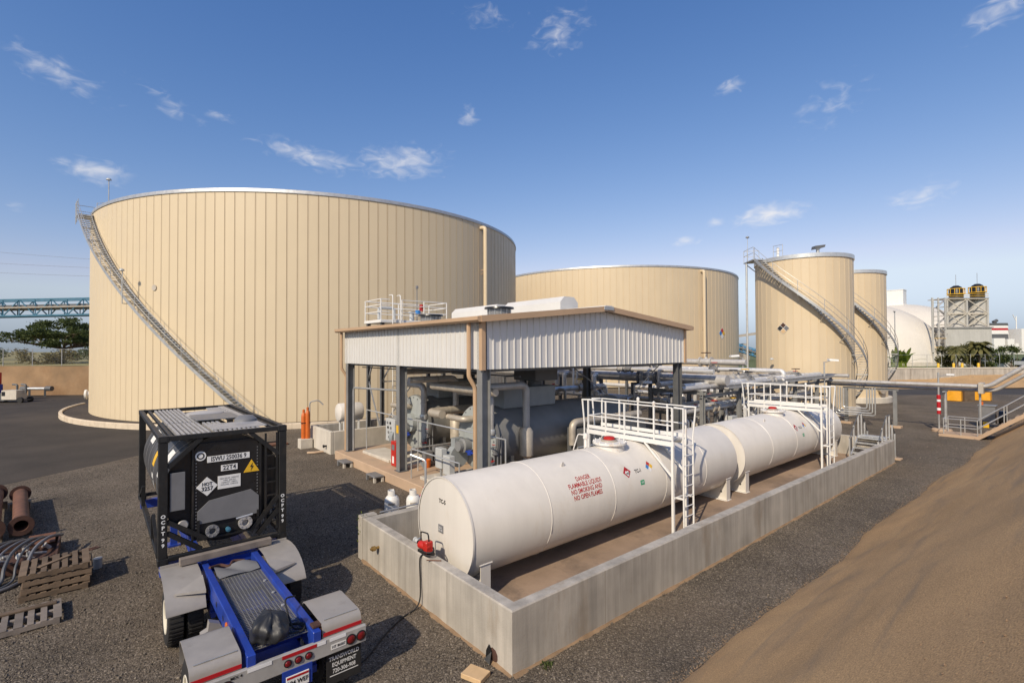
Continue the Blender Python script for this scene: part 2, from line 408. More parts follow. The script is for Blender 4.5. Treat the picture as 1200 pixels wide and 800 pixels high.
M['bark'] = mat('brown_bark', (.13, .09, .06), .9, 0, .25, 4, bump=.5, bscale=20)
M['gravel'] = stone_mat('grey_gravel', [(0,(.08,.064,.047)),(.2,(.108,.087,.065)),(.45,(.145,.118,.088)),(.66,(.18,.149,.113)),(.83,(.056,.046,.037)),(.95,(.28,.236,.184))], 40, .32, .7, .02, tint=((.185,.135,.088), .55))
M['asphalt'] = stone_mat('worn_asphalt', [(0,(.042,.036,.029)),(.3,(.049,.041,.034)),(.6,(.056,.047,.038)),(.85,(.07,.058,.047))], 60, .2, .25, .006, tint=((.115,.092,.072), .4))
M['asphalt_far'] = stone_mat('dark_asphalt', [(0,(.05,.046,.044)),(.3,(.058,.053,.05)),(.6,(.064,.058,.055)),(.85,(.075,.068,.062))], 40, .2, .2, .006)
def leaf_mat(name, c0, c1):
    mt = bpy.data.materials.new(name); mt.use_nodes = True; N = mt.node_tree.nodes; L = mt.node_tree.links
    bs = N['Principled BSDF']; bs.inputs['Roughness'].default_value = .6; bs.inputs['Specular IOR Level'].default_value = .3
    geo = N.new('ShaderNodeNewGeometry'); cr = N.new('ShaderNodeValToRGB')
    cr.color_ramp.elements[0].color = (*c0, 1); cr.color_ramp.elements[1].color = (*c1, 1)
    L.new(geo.outputs['Random Per Island'], cr.inputs[0]); L.new(cr.outputs[0], bs.inputs['Base Color'])
    tr = N.new('ShaderNodeBsdfTranslucent'); L.new(cr.outputs[0], tr.inputs[0]); mx = N.new('ShaderNodeMixShader'); mx.inputs[0].default_value = .3
    L.new(bs.outputs[0], mx.inputs[1]); L.new(tr.outputs[0], mx.inputs[2]); L.new(mx.outputs[0], N['Material Output'].inputs[0])
    return mt
M['leaf_dark'] = leaf_mat('dark_green_leaves', (.035,.055,.014), (.11,.135,.04))
M['leaf_palm'] = leaf_mat('palm_leaves', (.07,.075,.025), (.19,.17,.06))
M['leaf_bright'] = leaf_mat('bright_green_leaves', (.09,.16,.02), (.28,.32,.05))
M['leaf_dry'] = leaf_mat('dry_brush_leaves', (.10,.085,.03), (.22,.18,.07))
M['grass'] = mat('green_verge_grass', (.12, .14, .04), .9, 0, .3, .6, bump=.5, bscale=8)
M['field'] = mat('dry_yellow_field', (.24, .20, .075), .95, 0, .35, .05, bump=.4, bscale=2, dirt=((.09,.10,.035), .3, .06, 1))
def soil_mat():
    """tan sprayed-soil berm with flow marks running along the slope and fine grit"""
    mt = bpy.data.materials.new('tan_berm_soil'); mt.use_nodes = True; nt = mt.node_tree; N = nt.nodes; L = nt.links
    bs = N['Principled BSDF']; bs.inputs['Roughness'].default_value = .92; bs.inputs['Specular IOR Level'].default_value = .2
    geo = N.new('ShaderNodeNewGeometry')
    def noise(sc, stretch, det=6, dis=0.):
        mp = N.new('ShaderNodeMapping'); mp.inputs['Scale'].default_value = stretch; mp.inputs['Rotation'].default_value = (0, 0, R_(9)); L.new(geo.outputs['Position'], mp.inputs[0])
        n = N.new('ShaderNodeTexNoise'); n.inputs['Scale'].default_value = sc; n.inputs['Detail'].default_value = det; n.inputs['Roughness'].default_value = .62; n.inputs['Distortion'].default_value = dis
        L.new(mp.outputs[0], n.inputs['Vector']); return n.outputs[0]
    cr = N.new('ShaderNodeValToRGB'); e = cr.color_ramp.elements
    e[0].position = .25; e[0].color = (.36,.232,.117,1); e[1].position = .75; e[1].color = (.53,.345,.172,1)
    k = e.new(.5); k.color = (.455,.292,.147,1)
    L.new(noise(.55, (.35, 1.0, 1.0), 7, .6), cr.inputs[0])
    g = noise(55, (1,1,1), 3); mr = N.new('ShaderNodeMapRange'); L.new(g, mr.inputs[0])
    for i, q in enumerate((.3,.7,.62,1.38)): mr.inputs[i+1].default_value = q
    sc = N.new('ShaderNodeVectorMath'); sc.operation = 'SCALE'; L.new(cr.outputs[0], sc.inputs[0]); L.new(mr.outputs[0], sc.inputs['Scale'])
    # grey silt streaks
    st = noise(1.2, (.18, 1, 1), 5, .8); m2 = N.new('ShaderNodeMapRange'); L.new(st, m2.inputs[0])
    for i, q in enumerate((.54,.72,0,.5)): m2.inputs[i+1].default_value = q
    mx = N.new('ShaderNodeMix'); mx.data_type = 'RGBA'; L.new(m2.outputs[0], mx.inputs[0]); L.new(sc.outputs[0], mx.inputs[6]); mx.inputs[7].default_value = (.20,.165,.125,1)
    L.new(mx.outputs[2], bs.inputs['Base Color'])
    b = N.new('ShaderNodeBump'); b.inputs['Strength'].default_value = .5; b.inputs['Distance'].default_value = .03
    ad = N.new('ShaderNodeMath'); ad.operation = 'ADD'; L.new(g, ad.inputs[0]); L.new(noise(4, (.4,1,1), 5), ad.inputs[1])
    L.new(ad.outputs[0], b.inputs['Height']); L.new(b.outputs[0], bs.inputs['Normal'])
    return mt
M['soil'] = soil_mat()
# ------------------------------------------------------------------ setting: ground, road, berms, walls' terraces
FW = V(math.cos(R_(50)), math.sin(R_(50)), 0); RT = V(math.sin(R_(50)), -math.cos(R_(50)), 0)
def CW(x, d, z=0.):
    """point x metres to the right of the viewing axis at depth d"""
    p = RT*x + FW*d; return (p.x, p.y, z)
def hsh(x, y, s=1.):
    return math.sin(x*1.7*s + 3.1*math.sin(y*.9*s)) * .5 + math.sin(x*.63*s - y*1.3*s + 1.7) * .5
g = MB(); g.add([(-2500,-2500,0),(3500,-2500,0),(3500,3500,0),(-2500,3500,0)], [(0,1,2,3)]); struct('ground', g, M['gravel'])
# asphalt yard on the left, with an irregular edge
a = MB(); edge = []
for i in range(61):
    x = -60 + i*(80/60); y = 31.35 + .77*x*1.0 if x < 8 else 37.5 + (x-8)*.6
    edge.append((x, y + .12*hsh(x*3, 2) , .004))
n = len(edge); a.add(edge + [(x, 140, .004) for x, _, _ in edge], [(i, i+1, n+i+1, n+i) for i in range(n-1)]); struct('asphalt_road', a, M['asphalt'])
# right-hand berm: slope and crest
def berm_toe(x): return 4.62 - .012*max(0, x-8) + .14*hsh(x*.45, 0) + .035*hsh(x*2.3, 5) + .012*hsh(x*9, 3)
b = MB(); NX, NY = 300, 40
def bf(i, j):
    x = -14 + 88*(i**1.15); t0 = berm_toe(x)
    if j < .75:
        s = j/.75; y = t0 - s*(t0 + .2); z = -.03 + s*3.75 + .055*min(1, s*26)
        z += .03*hsh(x*.4, s*4)*min(1, s*6) + .014*hsh(x*1.7, s*11)*min(1, s*4) - .10*math.sin(math.pi*s)
    else:
        s = (j-.75)/.25; y = -.2 - s*26; z = 3.72 + .05*s + .03*hsh(x, y)
    return (x, y, z)
b.grid(bf, NX, NY); struct('berm_terrain', b, M['soil'], 60)
# far berm in front of the far wall on the right (parallel to the picture)
fb = MB()
def ff(i, j):
    x = 24 + 80*i; d = 66 + 6.2*j + .5*hsh(x*.35, 1); z = -.02 + (.15 + 1.25*max(0, min(1, (x-44)/22)))*j
    if x > 60: z += (x-60)*.02
    return CW(x, d, z + .05*hsh(x, j*3)*j)
fb.grid(ff, 60, 8); struct('far_berm_terrain', fb, M['soil'], 60)
fr = MB(); fr.add([CW(22,58.0,.006), CW(120,57,.006), CW(120,66.6,.006), CW(22,66.6,.006)], [(0,1,2,3)]); struct('far_road', fr, M['asphalt_far'])
ct = MB(); ct.add([CW(20,72.25,2.56), CW(400,72.25,2.56), CW(400,75.5,2.5), CW(20,75.5,2.5), CW(400,82,1.3), CW(20,82,1.3), CW(900,900,1.3), CW(20,900,1.3)], [(0,1,2,3),(3,2,4,5),(5,4,6,7)]); struct('grass_terrace', ct, M['grass'])
lt = MB(); lt.add([CW(-900,63.4,3.55), CW(-30,63.4,3.55), CW(-30,900,5.0), CW(-900,900,5.0)], [(0,1,2,3)]); struct('field_terrain', lt, M['field'])

# left retaining wall and fence on it
w = MB(); w.grid(lambda i, j: CW(-110 + 82*i, 62.8 + .06*hsh(i*40, j*3) + j*.12, 3.7*j + .05*hsh(i*9, 0)*j), 90, 6)
w.grid(lambda i, j: CW(-110 + 82*i, 62.92 + .5*j, 3.70 + .05*hsh(i*9, 0)), 90, 1)
solo('retaining_wall', w, M['wallL'], 'long tan shotcrete retaining wall behind the asphalt yard at left', 'wall', ang=70)
t = thing('chain_link_fence', 'chain link fence on top of the tan retaining wall', 'fence', CW(-60,63.15,3.68))
for i in range(22):
    p = CW(-110 + 3.75*i, 63.15, 0); part('post', MB().cyl((p[0],p[1],3.6), (p[0],p[1],5.85), .045, n=8), M['galv'], t, world=True)
part('top_rail', MB().tube([CW(-110,63.15,5.82), CW(-31,63.15,5.82)], .025, 6), M['galv'], t, world=True)
wm = MB()
for k in range(-9, 316):
    x0 = -110 + k*.25
    for sgn in (1, -1):
        a0, a1 = (x0, x0+2.05) if sgn > 0 else (x0+2.05, x0)
        if min(a0,a1) < -110 or max(a0,a1) > -31: continue
        p, q = CW(a0,63.15,3.75), CW(a1,63.15,5.8); wm.beam(p, q, .004, .004)
o = part('wire_mesh', wm, M['galv'], t, world=True); o['kind'] = 'stuff'
# right far wall
w = MB()
pa, pb = CW(28,72,0), CW(118,72,0)
t = thing('concrete_wall', 'long low concrete wall below the palm trees at far right', 'wall', CW(62,72,0))
for i in range(15):
    x0, x1 = 28 + 6*i, 34 + 6*i - .05
    m = MB(); m.add([CW(x0,72,-.1), CW(x1,72,-.1), CW(x1,72,2.45), CW(x0,72,2.45), CW(x0,72.3,-.1), CW(x1,72.3,-.1), CW(x1,72.3,2.45), CW(x0,72.3,2.45)],
        [(0,1,2,3),(4,7,6,5),(3,2,6,7),(0,4,5,1),(0,3,7,4),(1,5,6,2)])
    part('panel', m, M['conc'], t, world=True)
m = MB(); m.beam(CW(28,72.15,2.54), CW(118,72.15,2.54), .42, .17); part('coping', m, M['conc_pale'], t, world=True)
# ------------------------------------------------------------------ storage tanks
def polar(c, r, a, z): a = R_(a); return (c[0] + r*math.cos(a), c[1] + r*math.sin(a), z)
def spiral_stair(tank, R, a_top, z_top, a_bot, z_bot, width=.8, nt=60, post_every=5, br=True, label=None):
    """stair hugging the shell; local coordinates of the tank (angles in degrees)"""
    r0, r1 = R + .12, R + .12 + width
    nseg = 72; O = (0, 0)
    def zz(f): return z_top + (z_bot - z_top)*f
    def aa(f): return a_top + (a_bot - a_top)*f
    st = MB()
    for r in (r0, r1):
        pts = [polar(O, r, aa(i/nseg), zz(i/nseg)) for i in range(nseg+1)]
        vs = []; fs = []
        for p in pts:
            d = Vector((p[0], p[1], 0)).normalized()*.025; P = Vector(p)
            vs += [P-d+V(0,0,-.15), P+d+V(0,0,-.15), P+d+V(0,0,.12), P-d+V(0,0,.12)]
        for i in range(nseg):
            for k in range(4): fs.append((i*4+k, i*4+(k+1)%4, i*4+4+(k+1)%4, i*4+4+k))
        fs += [(0,1,2,3), (nseg*4+3, nseg*4+2, nseg*4+1, nseg*4)]; st.add(vs, fs)
    S = part('staircase', st, M['galv'], tank, label)
    half = math.degrees(.13/((r0+r1)/2))
    tm = MB(); vs = []
    for a in (-half, half):
        for r in (r0+.03, r1-.03):
            for dz in (-.02, .02): vs.append(polar(O, r, a, dz))
    tm.add(vs, [(0,1,3,2),(4,6,7,5),(0,4,5,1),(2,3,7,6),(1,5,7,3),(0,2,6,4)]); tme = tm.mesh('tread', M['galv_light'])
    for i in range(nt):
        f = (i+.5)/nt; inst('tread', tme, S, (0,0,zz(f)), (0,0,R_(aa(f))))
    pm = MB().cyl((r1,0,-.1), (r1,0,1.05), .022, n=6).mesh('post', M['galv'])
    bm_ = MB().beam((R+.01,0,-.75), (r1-.05,0,-.15), .05, .05).beam((R,0,-.17), (r1,0,-.17), .06, .05).mesh('bracket', M['galv'])
    n = nt//post_every
    for i in range(n+1):
        f = i/n; inst('post', pm, S, (0,0,zz(f)), (0,0,R_(aa(f))))
        if br and 0 < i < n: inst('bracket', bm_, S, (0,0,zz(f)), (0,0,R_(aa(f))))
    for h in (1.03, .55):
        part('handrail', MB().tube([polar(O, r1, aa(i/nseg), zz(i/nseg)+h) for i in range(nseg+1)], .02, 6), M['galv'], S)
    return S
def tank_shell(t, R, Ht, npan, groove=.035, seam_d=.03, mat_=None):
    """cladding as one ribbed shell"""
    m = MB(); vs = []; fs = []; ring = []
    da = 360/npan; gw = math.degrees(groove/R)
    for i in range(npan):
        a = i*da
        for aa, r in ((a, R-seam_d), (a+gw, R-seam_d), (a+gw*1.25, R), (a+da-gw*.25, R)): ring.append((aa, r))
    for z in (0, Ht): vs += [polar((0,0), r, a, z) for a, r in ring]
    n = len(ring); fs = [(i, (i+1)%n, n+(i+1)%n, n+i) for i in range(n)]
    m.add(vs, fs); return part('shell', m, mat_ or M['tank_far'], t, ang=15)
def roof_and_rim(t, R, Ht, over=.07, h=.26):
    part('rim', MB().lathe([(R-.3,Ht-.02),(R+over,Ht-.02),(R+over,Ht+h*.55),(R+over-.05,Ht+h),(R-.35,Ht+h)], n=160), M['galv'], t, ang=40)
    part('roof', MB().lathe([(R-.2,Ht+h*.5),(R*.5,Ht+R*.03),(.05,Ht+R*.055)], n=96), M['galv_light'], t)
def downpipe(t, R, Ht, ang, r=.19, zb=.3):
    p = lambda rr, z: polar((0,0), rr, ang, z)
    part('downpipe', MB().tube(fillet([p(R-.1,Ht-.35), p(R+.55,Ht-.35), p(R+.55,zb)], .35), r, 12), M['tank_far'], t, 'beige pipe running down the tank wall')
    bm_ = MB().beam((R-.05,0,0), (R+.5,0,0), .07, .07).beam((R-.05,0,-.45), (R+.4,0,-.05), .05, .05).mesh('pipe_bracket', M['trim'])
    for k in range(1, 4): inst('pipe_bracket', bm_, t, (0,0,Ht*k/4), (0,0,R_(ang+.35)))
def nfpa(parent, tf, s, name='hazard_diamond'):
    """four-colour hazard diamond; tf(x,y,off) -> point"""
    q = [((0,1),'red'),((1,0),'yellow'),((0,-1),'decal_white'),((-1,0),'blue_sign')]
    b = MB(); b.add([tf(-1.08*s,0,0), tf(0,-1.08*s,0), tf(1.08*s,0,0), tf(0,1.08*s,0)], [(0,1,2,3)]); o = part(name, b, M['decal_white'], parent)
    for (cx, cy), mm in q:
        cx *= s/2; cy *= s/2; h = s/2*.96
        part('colour_field', MB().add([tf(cx-h,cy,.004), tf(cx,cy-h,.004), tf(cx+h,cy,.004), tf(cx,cy+h,.004)], [(0,1,2,3)]), M[mm], o)
    return o
# --- big tank in front
T1C = (20.86, 57.47); T1R = 21.4; T1H = 17.05
t1 = thing('storage_tank', 'largest beige ribbed storage tank behind the black tank container, spiral stair on its left', 'storage tank', (*T1C, .12), group='big beige tanks')
part('shell', MB().lathe([(T1R-.022,0),(T1R-.022,T1H)], n=368), M['seam'], t1, 'darker recesses between the cladding panels')
NP = 184; da = 360/NP; gp = math.degrees(.022/T1R)
pm = MB(); vs = []
prof = [(-da/2+gp, -.03), (-da/2+gp, .012), (-da/2+gp*2.6, .012), (-da/2+gp*3.2, 0), (0, 0), (da/2-gp, 0), (da/2-gp, -.03)]
for z in (0, T1H): vs += [polar((0,0), T1R+r, a, z) for a, r in prof]
k = len(prof); pm.add(vs, [(i, i+1, k+i+1, k+i) for i in range(k-1)]); pme = pm.mesh('cladding_panel', M['tank'], 20)
for i in range(NP): inst('cladding_panel', pme, t1, (0,0,0), (0,0,R_(i*da)))
roof_and_rim(t1, T1R, T1H)
S1 = spiral_stair(t1, T1R+.04, -171.5, 16.75, -122.6, .05, .85, 84, 6)
downpipe(t1, T1R, T1H, -72.4, .19)
# top landing of the stair with its own rails
ld = MB(); vs = []
for a in (-171.5, -176.0):
    for r in (T1R-.3, T1R+1.02):
        for z in (16.72, 16.80): vs.append(polar((0,0), r, a, z))
ld.add(vs, [(0,1,3,2),(4,6,7,5),(0,4,5,1),(2,3,7,6),(1,5,7,3),(0,2,6,4)]); L1 = part('landing', ld, M['galv'], t1)
lr = MB()
for a in (-171.6, -173.8, -176.0): lr.cyl(polar((0,0),T1R+1.0,a,16.2), polar((0,0),T1R+1.0,a,18.0), .03, n=6)
lr.cyl(polar((0,0),T1R-.2,-176,16.8), polar((0,0),T1R-.2,-176,17.9), .03, n=6)
lr.cyl(polar((0,0),T1R-.2,-171.3,16.8), polar((0,0),T1R-.2,-171.3,17.9), .03, n=6)
for h in (17.35, 17.85): lr.tube([polar((0,0),T1R+1.0,-171.6,h), polar((0,0),T1R+1.0,-176,h), polar((0,0),T1R-.2,-176,h)], .022, 6)
lr.tube([polar((0,0),T1R-.2,-171.3,17.85), polar((0,0),T1R-1.3,-165,17.85)], .022, 6); lr.cyl(polar((0,0),T1R-1.3,-165,17.1), polar((0,0),T1R-1.3,-165,17.85), .022, n=6)
part('railing', lr, M['galv'], L1)
lp = MB().cyl(polar((0,0),T1R-.6,-166.5,17.0), polar((0,0),T1R-.6,-166.5,19.6), .04, n=6); lo = part('lamp_post', lp, M['galv'], t1)
p = polar((0,0),T1R-.6,-166.5,19.6); part('lamp_head', MB().lathe([(.02,.12),(.16,.05),(.2,-.06),(.05,-.1)], p, n=10), M['cab'], lo)
p = polar((0,0), T1R, -149.7, 0); w2 = part('wall_light_post', MB().tube([polar((0,0),T1R+.05,-150.2,8.9), polar((0,0),T1R+1.05,-150.2,8.9), polar((0,0),T1R+1.05,-150.2,11.3)], .03, 6), M['galv'], t1)
part('lamp_head', MB().lathe([(.02,.12),(.15,.05),(.18,-.06),(.05,-.1)], polar((0,0),T1R+1.15,-150.0,11.35), n=10), M['cab'], w2)
part('nozzle', MB().lathe([(.3,0),(.3,.7),(.45,.7),(.45,.85),(0,.85)], polar((0,0),T1R-.05,-192,1.3), (math.cos(R_(-192)),math.sin(R_(-192)),0), n=16), M['white_clean'], t1, 'white flanged pipe stub low on the tank')
part('patch_plate', MB().lathe([(0,.03),(.22,.03),(.22,0)], polar((0,0),T1R+.03,-145.4,10.1), (math.cos(R_(-145.4)),math.sin(R_(-145.4)),0), n=14), M['alu_tan'], t1)
# kerb ring and gravel pad round it
kb = MB(); NK = 52
kt = thing('ring_kerb', 'pale concrete kerb curving round the foot of the largest tank', 'kerb', (*T1C, 0))
for i in range(NK):
    a0 = -200 + i*(150/NK); a1 = a0 + 150/NK - .03
    m = MB(); vs = []
    for a in (a0, (a0+a1)/2, a1):
        for r, z in ((T1R+1.95,0),(T1R+1.95,.36),(T1R+1.91,.40),(T1R+1.74,.40),(T1R+1.70,.36),(T1R+1.70,0)): vs.append(polar((0,0), r, a, z))
    fs = [(s*6+k, s*6+(k+1)%6, s*6+6+(k+1)%6, s*6+6+k) for s in (0,1) for k in range(6)] + [(5,4,3,2,1,0), (12,13,14,15,16,17)]
    m.add(vs, fs); part('kerb_stone', m, M['kerb'], kt)
struct('gravel_pad', MB().lathe([(T1R+1.8,.3),(T1R+.9,.24),(T1R-.5,.2)], (*T1C,0), n=140), stone_mat('dark_pad_gravel', [(0,(.05,.042,.037)),(.4,(.07,.058,.05)),(.75,(.095,.078,.065))], 22, .2, .5, .02))
# --- second big tank
T2C = (72.5, 58.0); T2R = 21.4
t2 = thing('storage_tank', 'wide beige tank partly hidden behind the canopy, pipe down its right side', 'storage tank', (*T2C, .12), group='big beige tanks')
tank_shell(t2, T2R, 17.0, 150, .05, .04); roof_and_rim(t2, T2R, 17.0); downpipe(t2, T2R, 17.0, -104.2, .22)
A = R_(-91.6)
nfpa(t2, lambda x, y, o: tuple(V(math.cos(A),math.sin(A),0)*(T2R+.03+o*5) + V(-math.sin(A),math.cos(A),0)*x + V(0,0,7.7+y)), .85)
# --- two smaller tanks on the right
def small_tank(c, label, hd, a_top, z_top, light=True, legpost=True):
    t = thing('storage_tank', label, 'storage tank', (*c, 0), group='small beige tanks')
    R, Ht = 3.8, 13.05
    part('foundation', MB().lathe([(R+.35,0),(R+.35,.5),(R+.3,.55),(R-.4,.55)], n=64), M['conc_pale'], t)
    m = tank_shell(t, R, Ht - .5, 40, .035, .02); m.location = (0,0,.5)
    part('rim', MB().lathe([(R-.2,Ht-.05),(R+.08,Ht-.05),(R+.08,Ht+.28),(R-.3,Ht+.28)], n=72), M['galv_light'], t)
    part('roof', MB().lathe([(R,Ht+.2),(.05,Ht+.55)], n=48), M['galv_light'], t)
    zb = .1; spiral_stair(t, R, a_top, z_top, a_top + (z_top-zb)/.0715, zb, .75, 64, 8)
    # landing
    P = lambda r, a, z: polar((0,0), r, a, z)
    ld = MB(); vs = []
    for a in (a_top, a_top-26):
        for r in (R-.35, R+1.0):
            for z in (z_top-.06, z_top+.02): vs.append(P(r, a, z))
    ld.add(vs, [(0,1,3,2),(4,6,7,5),(0,4,5,1),(2,3,7,6),(1,5,7,3),(0,2,6,4)]); L_ = part('landing', ld, M['galv'], t)
    rr = MB()
    for r, a in ((R+.97,a_top),(R+.97,a_top-13),(R+.97,a_top-25.5),(R-.3,a_top-25.5),(R-.6,a_top+8),(R-.6,a_top+24)): rr.cyl(P(r,a,z_top), P(r,a,z_top+1.1), .022, n=6)
    for h in (.58, 1.08):
        rr.tube([P(R+.97,a_top,z_top+h), P(R+.97,a_top-25.5,z_top+h), P(R-.3,a_top-25.5,z_top+h)], .02, 6)
        rr.tube([P(R-.6,a_top+8,z_top+h), P(R-.6,a_top+24,z_top+h)], .02, 6)
    part('railing', rr, M['galv'], L_)
    br = MB()
    for a in (a_top-3, a_top-23): br.beam(P(R,a,z_top-.9), P(R+.9,a,z_top-.1), .07, .07)
    part('knee_brace', br, M['galv'], L_)
    if legpost:
        part('riser_pipe', MB().tube([P(R+.85,a_top-20,.0), P(R+.85,a_top-20,z_top-.1)], .085, 10), M['galv_light'], t, 'vertical galvanised pipe up to the landing')
        part('gooseneck_vent', MB().tube(fillet([P(R-.9,a_top+12,Ht), P(R-.9,a_top+12,Ht+1.25)], .2), .11, 10), M['white_clean'], t)
    lp = part('lamp_post', MB().cyl(P(R+.95,a_top-12,z_top), P(R+.95,a_top-12,z_top+2.1), .02, n=6), M['galv'], t)
    part('lamp_head', MB().lathe([(.02,.1),(.14,.04),(.16,-.05),(.04,-.08)], P(R+.95,a_top-12,z_top+2.15), n=10), M['mid_grey'], lp)
    return t
t3 = small_tank((48.3,17.1), 'nearer of the two narrow beige tanks, hazard diamond facing the camera', 0, 149, 13.35)
A3 = R_(177.3)
f3 = lambda x, y, o: tuple(V(math.cos(A3),math.sin(A3),0)*(3.8+.03+o) + V(math.sin(A3),-math.cos(A3),0)*x + V(0,0,7.2+y))
q = part('hazard_diamond', MB().add([f3(-.5,0,0), f3(0,-.5,0), f3(.5,0,0), f3(0,.5,0)], [(0,1,2,3)]), M['decal_white'], t3)
for (cx, cy), mm in (((0,.25),'rust_dark'),((.25,0),'text_black'),((0,-.25),'wood_new'),((-.25,0),'mid_grey')):
    part('colour_field', MB().add([f3(cx-.23,cy,.006), f3(cx,cy-.23,.006), f3(cx+.23,cy,.006), f3(cx,cy+.23,.006)], [(0,1,2,3)]), M[mm], q)
vt = part('roof_vent', MB().lathe([(.13,0),(.13,.75),(.2,.8),(.2,.95),(.1,1.0)], (-1.0,-1.6,13.2), n=14), M['galv'], t3)
part('vent_hood', MB().prism([(-.4,-.05),(.45,.12),(.5,.32),(-.35,.22)], -.28, .28, lambda x, y, z: (-1.0+x*.77+z*.64, -1.6-x*.64+z*.77, 14.0+y)), M['steel_dark'], vt)
part('wall_light', MB().lathe([(.02,.1),(.14,.04),(.16,-.05),(.04,-.08)], (-4.4,.9,4.6), n=10), M['cab'], t3)
t4 = small_tank((61.3,17.8), 'farther narrow beige tank, half hidden by its neighbour with the hazard diamond', 0, 161, 13.3, legpost=False)
mn = MB().lathe([(.38,0),(.38,.35),(.5,.35),(.5,.47),(0,.47)], polar((0,0),3.75,-112,1.45), (math.cos(R_(-112)),math.sin(R_(-112)),0), n=18); part('manway', mn, M['alu_tan'], t4)
# ------------------------------------------------------------------ canopy
CU0, CU1, CV0, CV1 = 9.70, 21.85, 13.05, 24.85
ZB, ZE, ZR = 4.83, 6.40, 7.00; UM = (CU0+CU1)/2
sl = MB(); sl.cbox(9.28, 12.85, -.1, 23.2, 25.1, .40, .025); struct('concrete_slab', sl, M['conc_tan'])
cn = thing('canopy', 'open sided canopy with white ribbed fascia and tan gutters over the boilers', 'canopy', (UM, (CV0+CV1)/2, .4))
for u in (9.88, 21.6):
    for v in (13.25, 19.05, 24.6):
        c = part('column', MB().ibeam((u,v,.425), (u,v,ZE+.1), .28, .36, .025, up=(1,0,0)), M['steel_col'] if u < 10 else M['steel_dark'], cn, world=True)  # far row takes darker steel, standing in for shade under the roof
        part('base_plate', MB().cbox(u-.24, v-.24, .40, u+.24, v+.24, .425, .005), M['steel_dark'], c, world=True)
for v in (13.25, 19.05, 24.6):
    part('rafter', MB().ibeam((9.9,v,ZE-.12), (UM,v,ZR-.16), .18, .38, .02), M['steel_dark'], cn, world=True)
    part('rafter', MB().ibeam((UM,v,ZR-.16), (21.6,v,ZE-.12), .18, .38, .02), M['steel_dark'], cn, world=True)
for u in np.linspace(10.6, 21.0, 8):
    z = ZE + (ZR-ZE)*(1-abs(u-UM)/(UM-CU0)) + .02
    part('purlin', MB().beam((u,CV0+.1,z), (u,CV1-.1,z), .07, .16), M['steel_dark'], cn, world=True)
for (p, q) in (((9.88,13.3,ZB-.02),(9.88,24.5,ZB-.02)), ((21.6,13.3,ZB-.02),(21.6,24.5,ZB-.02)), ((9.9,13.25,ZB-.02),(21.6,13.25,ZB-.02)), ((9.9,24.6,ZB-.02),(21.6,24.6,ZB-.02))):
    part('girt', MB().beam(p, q, .12, .14), M['steel_dark'], cn, world=True)
for s, u in ((1,15.0),(-1,20.6)):
    part('brace_rod', MB().tube([(14.2 if s>0 else 20.3, 13.3, ZB), (16.4 if s>0 else 18.2, 13.3, ZB-1.25)], .022, 6), M['steel_dark'], cn, world=True)
def rib_sheet(n0, n1, pitch, fn_top, fn, zb, d=.032):
    """ribbed sheet along s from n0 to n1; fn(s, depth, z) -> point"""
    prof = []; s = n0
    while s < n1 - 1e-6:
        for ds, dd in ((0,0),(.80*pitch,0),(.83*pitch,d),(.96*pitch,d),(1.0*pitch,0)):
            x = min(s+ds, n1)
            if not prof or x > prof[-1][0] + 1e-6: prof.append((x, dd))
        s += pitch
    m = MB(); k = len(prof)
    m.add([fn(s, dd, zb) for s, dd in prof] + [fn(s, dd, fn_top(s)) for s, dd in prof], [(i, i+1, k+i+1, k+i) for i in range(k-1)])
    return m
def ridge_z(u): return ZE + (ZR-ZE)*(1-abs(u-UM)/(UM-CU0)) + .02
P = .2895
for (fn, s0, s1, top) in ((lambda s, d, z: (CU0-d, s, z), CV0+.16, CV1-.04, lambda s: ZE+.04), (lambda s, d, z: (CU1+d, s, z), CV0+.05, CV1-.05, lambda s: ZE+.04),
                     (lambda s, d, z: (s, CV0-d, z), CU0+.16, CU1-.04, ridge_z), (lambda s, d, z: (s, CV1+d, z), CU0+.05, CU1-.05, ridge_z)):
    n = int((s1-s0)/(3*P)); w_ = (s1-s0)/n
    for i in range(n):
        a0 = s0+i*w_; b0 = a0+w_
        if top is ridge_z and a0 < UM < b0:
            part('fascia_sheet', rib_sheet(a0, UM, w_/3, top, fn, ZB), M['clad'], cn, world=True, ang=20); part('fascia_sheet', rib_sheet(UM, b0, w_/3, top, fn, ZB), M['clad'], cn, world=True, ang=20)
        else: part('fascia_sheet', rib_sheet(a0, b0, w_/3, top, fn, ZB), M['clad'], cn, world=True, ang=20)
# roof sheets, gutter / rake trim
for sgn in (-1, 1):
    u_e = UM + sgn*(UM-CU0+.28)
    rf = MB(); ns = 24
    for i in range(ns):
        v0 = CV0-.28 + (CV1-CV0+.56)*i/ns; v1 = CV0-.28 + (CV1-CV0+.56)*(i+1)/ns
        rf.add([(u_e,v0,ZE+.11),(UM,v0,ZR+.14),(UM,v1-.06,ZR+.14),(u_e,v1-.06,ZE+.11),(u_e,v1-.05,ZE+.15),(UM,v1-.05,ZR+.18),(u_e,v1,ZE+.15),(UM,v1,ZR+.18)], [(0,1,2,3),(3,2,5,4),(4,5,7,6)])
    part('roof_sheet', rf, M['clad'], cn, world=True, ang=20)
    part('gutter', MB().prism([(-.02,-.02),(.1,-.02),(.17,.04),(.17,.16),(-.02,.16)], CV0-.3, CV1+.3, lambda x, y, z: (u_e - sgn*.02 + sgn*x, z, ZE+y)), M['trim'], cn, world=True)
    for v in (CV0-.24, CV1+.24):
        part('rake_trim', MB().beam((u_e, v, ZE+.08), (UM, v, ZR+.115), .16, .21), M['trim'], cn, world=True)
part('ridge_cap', MB().beam((UM, CV0-.34, ZR+.21), (UM, CV1+.34, ZR+.21), .42, .05), M['clad'], cn, world=True)
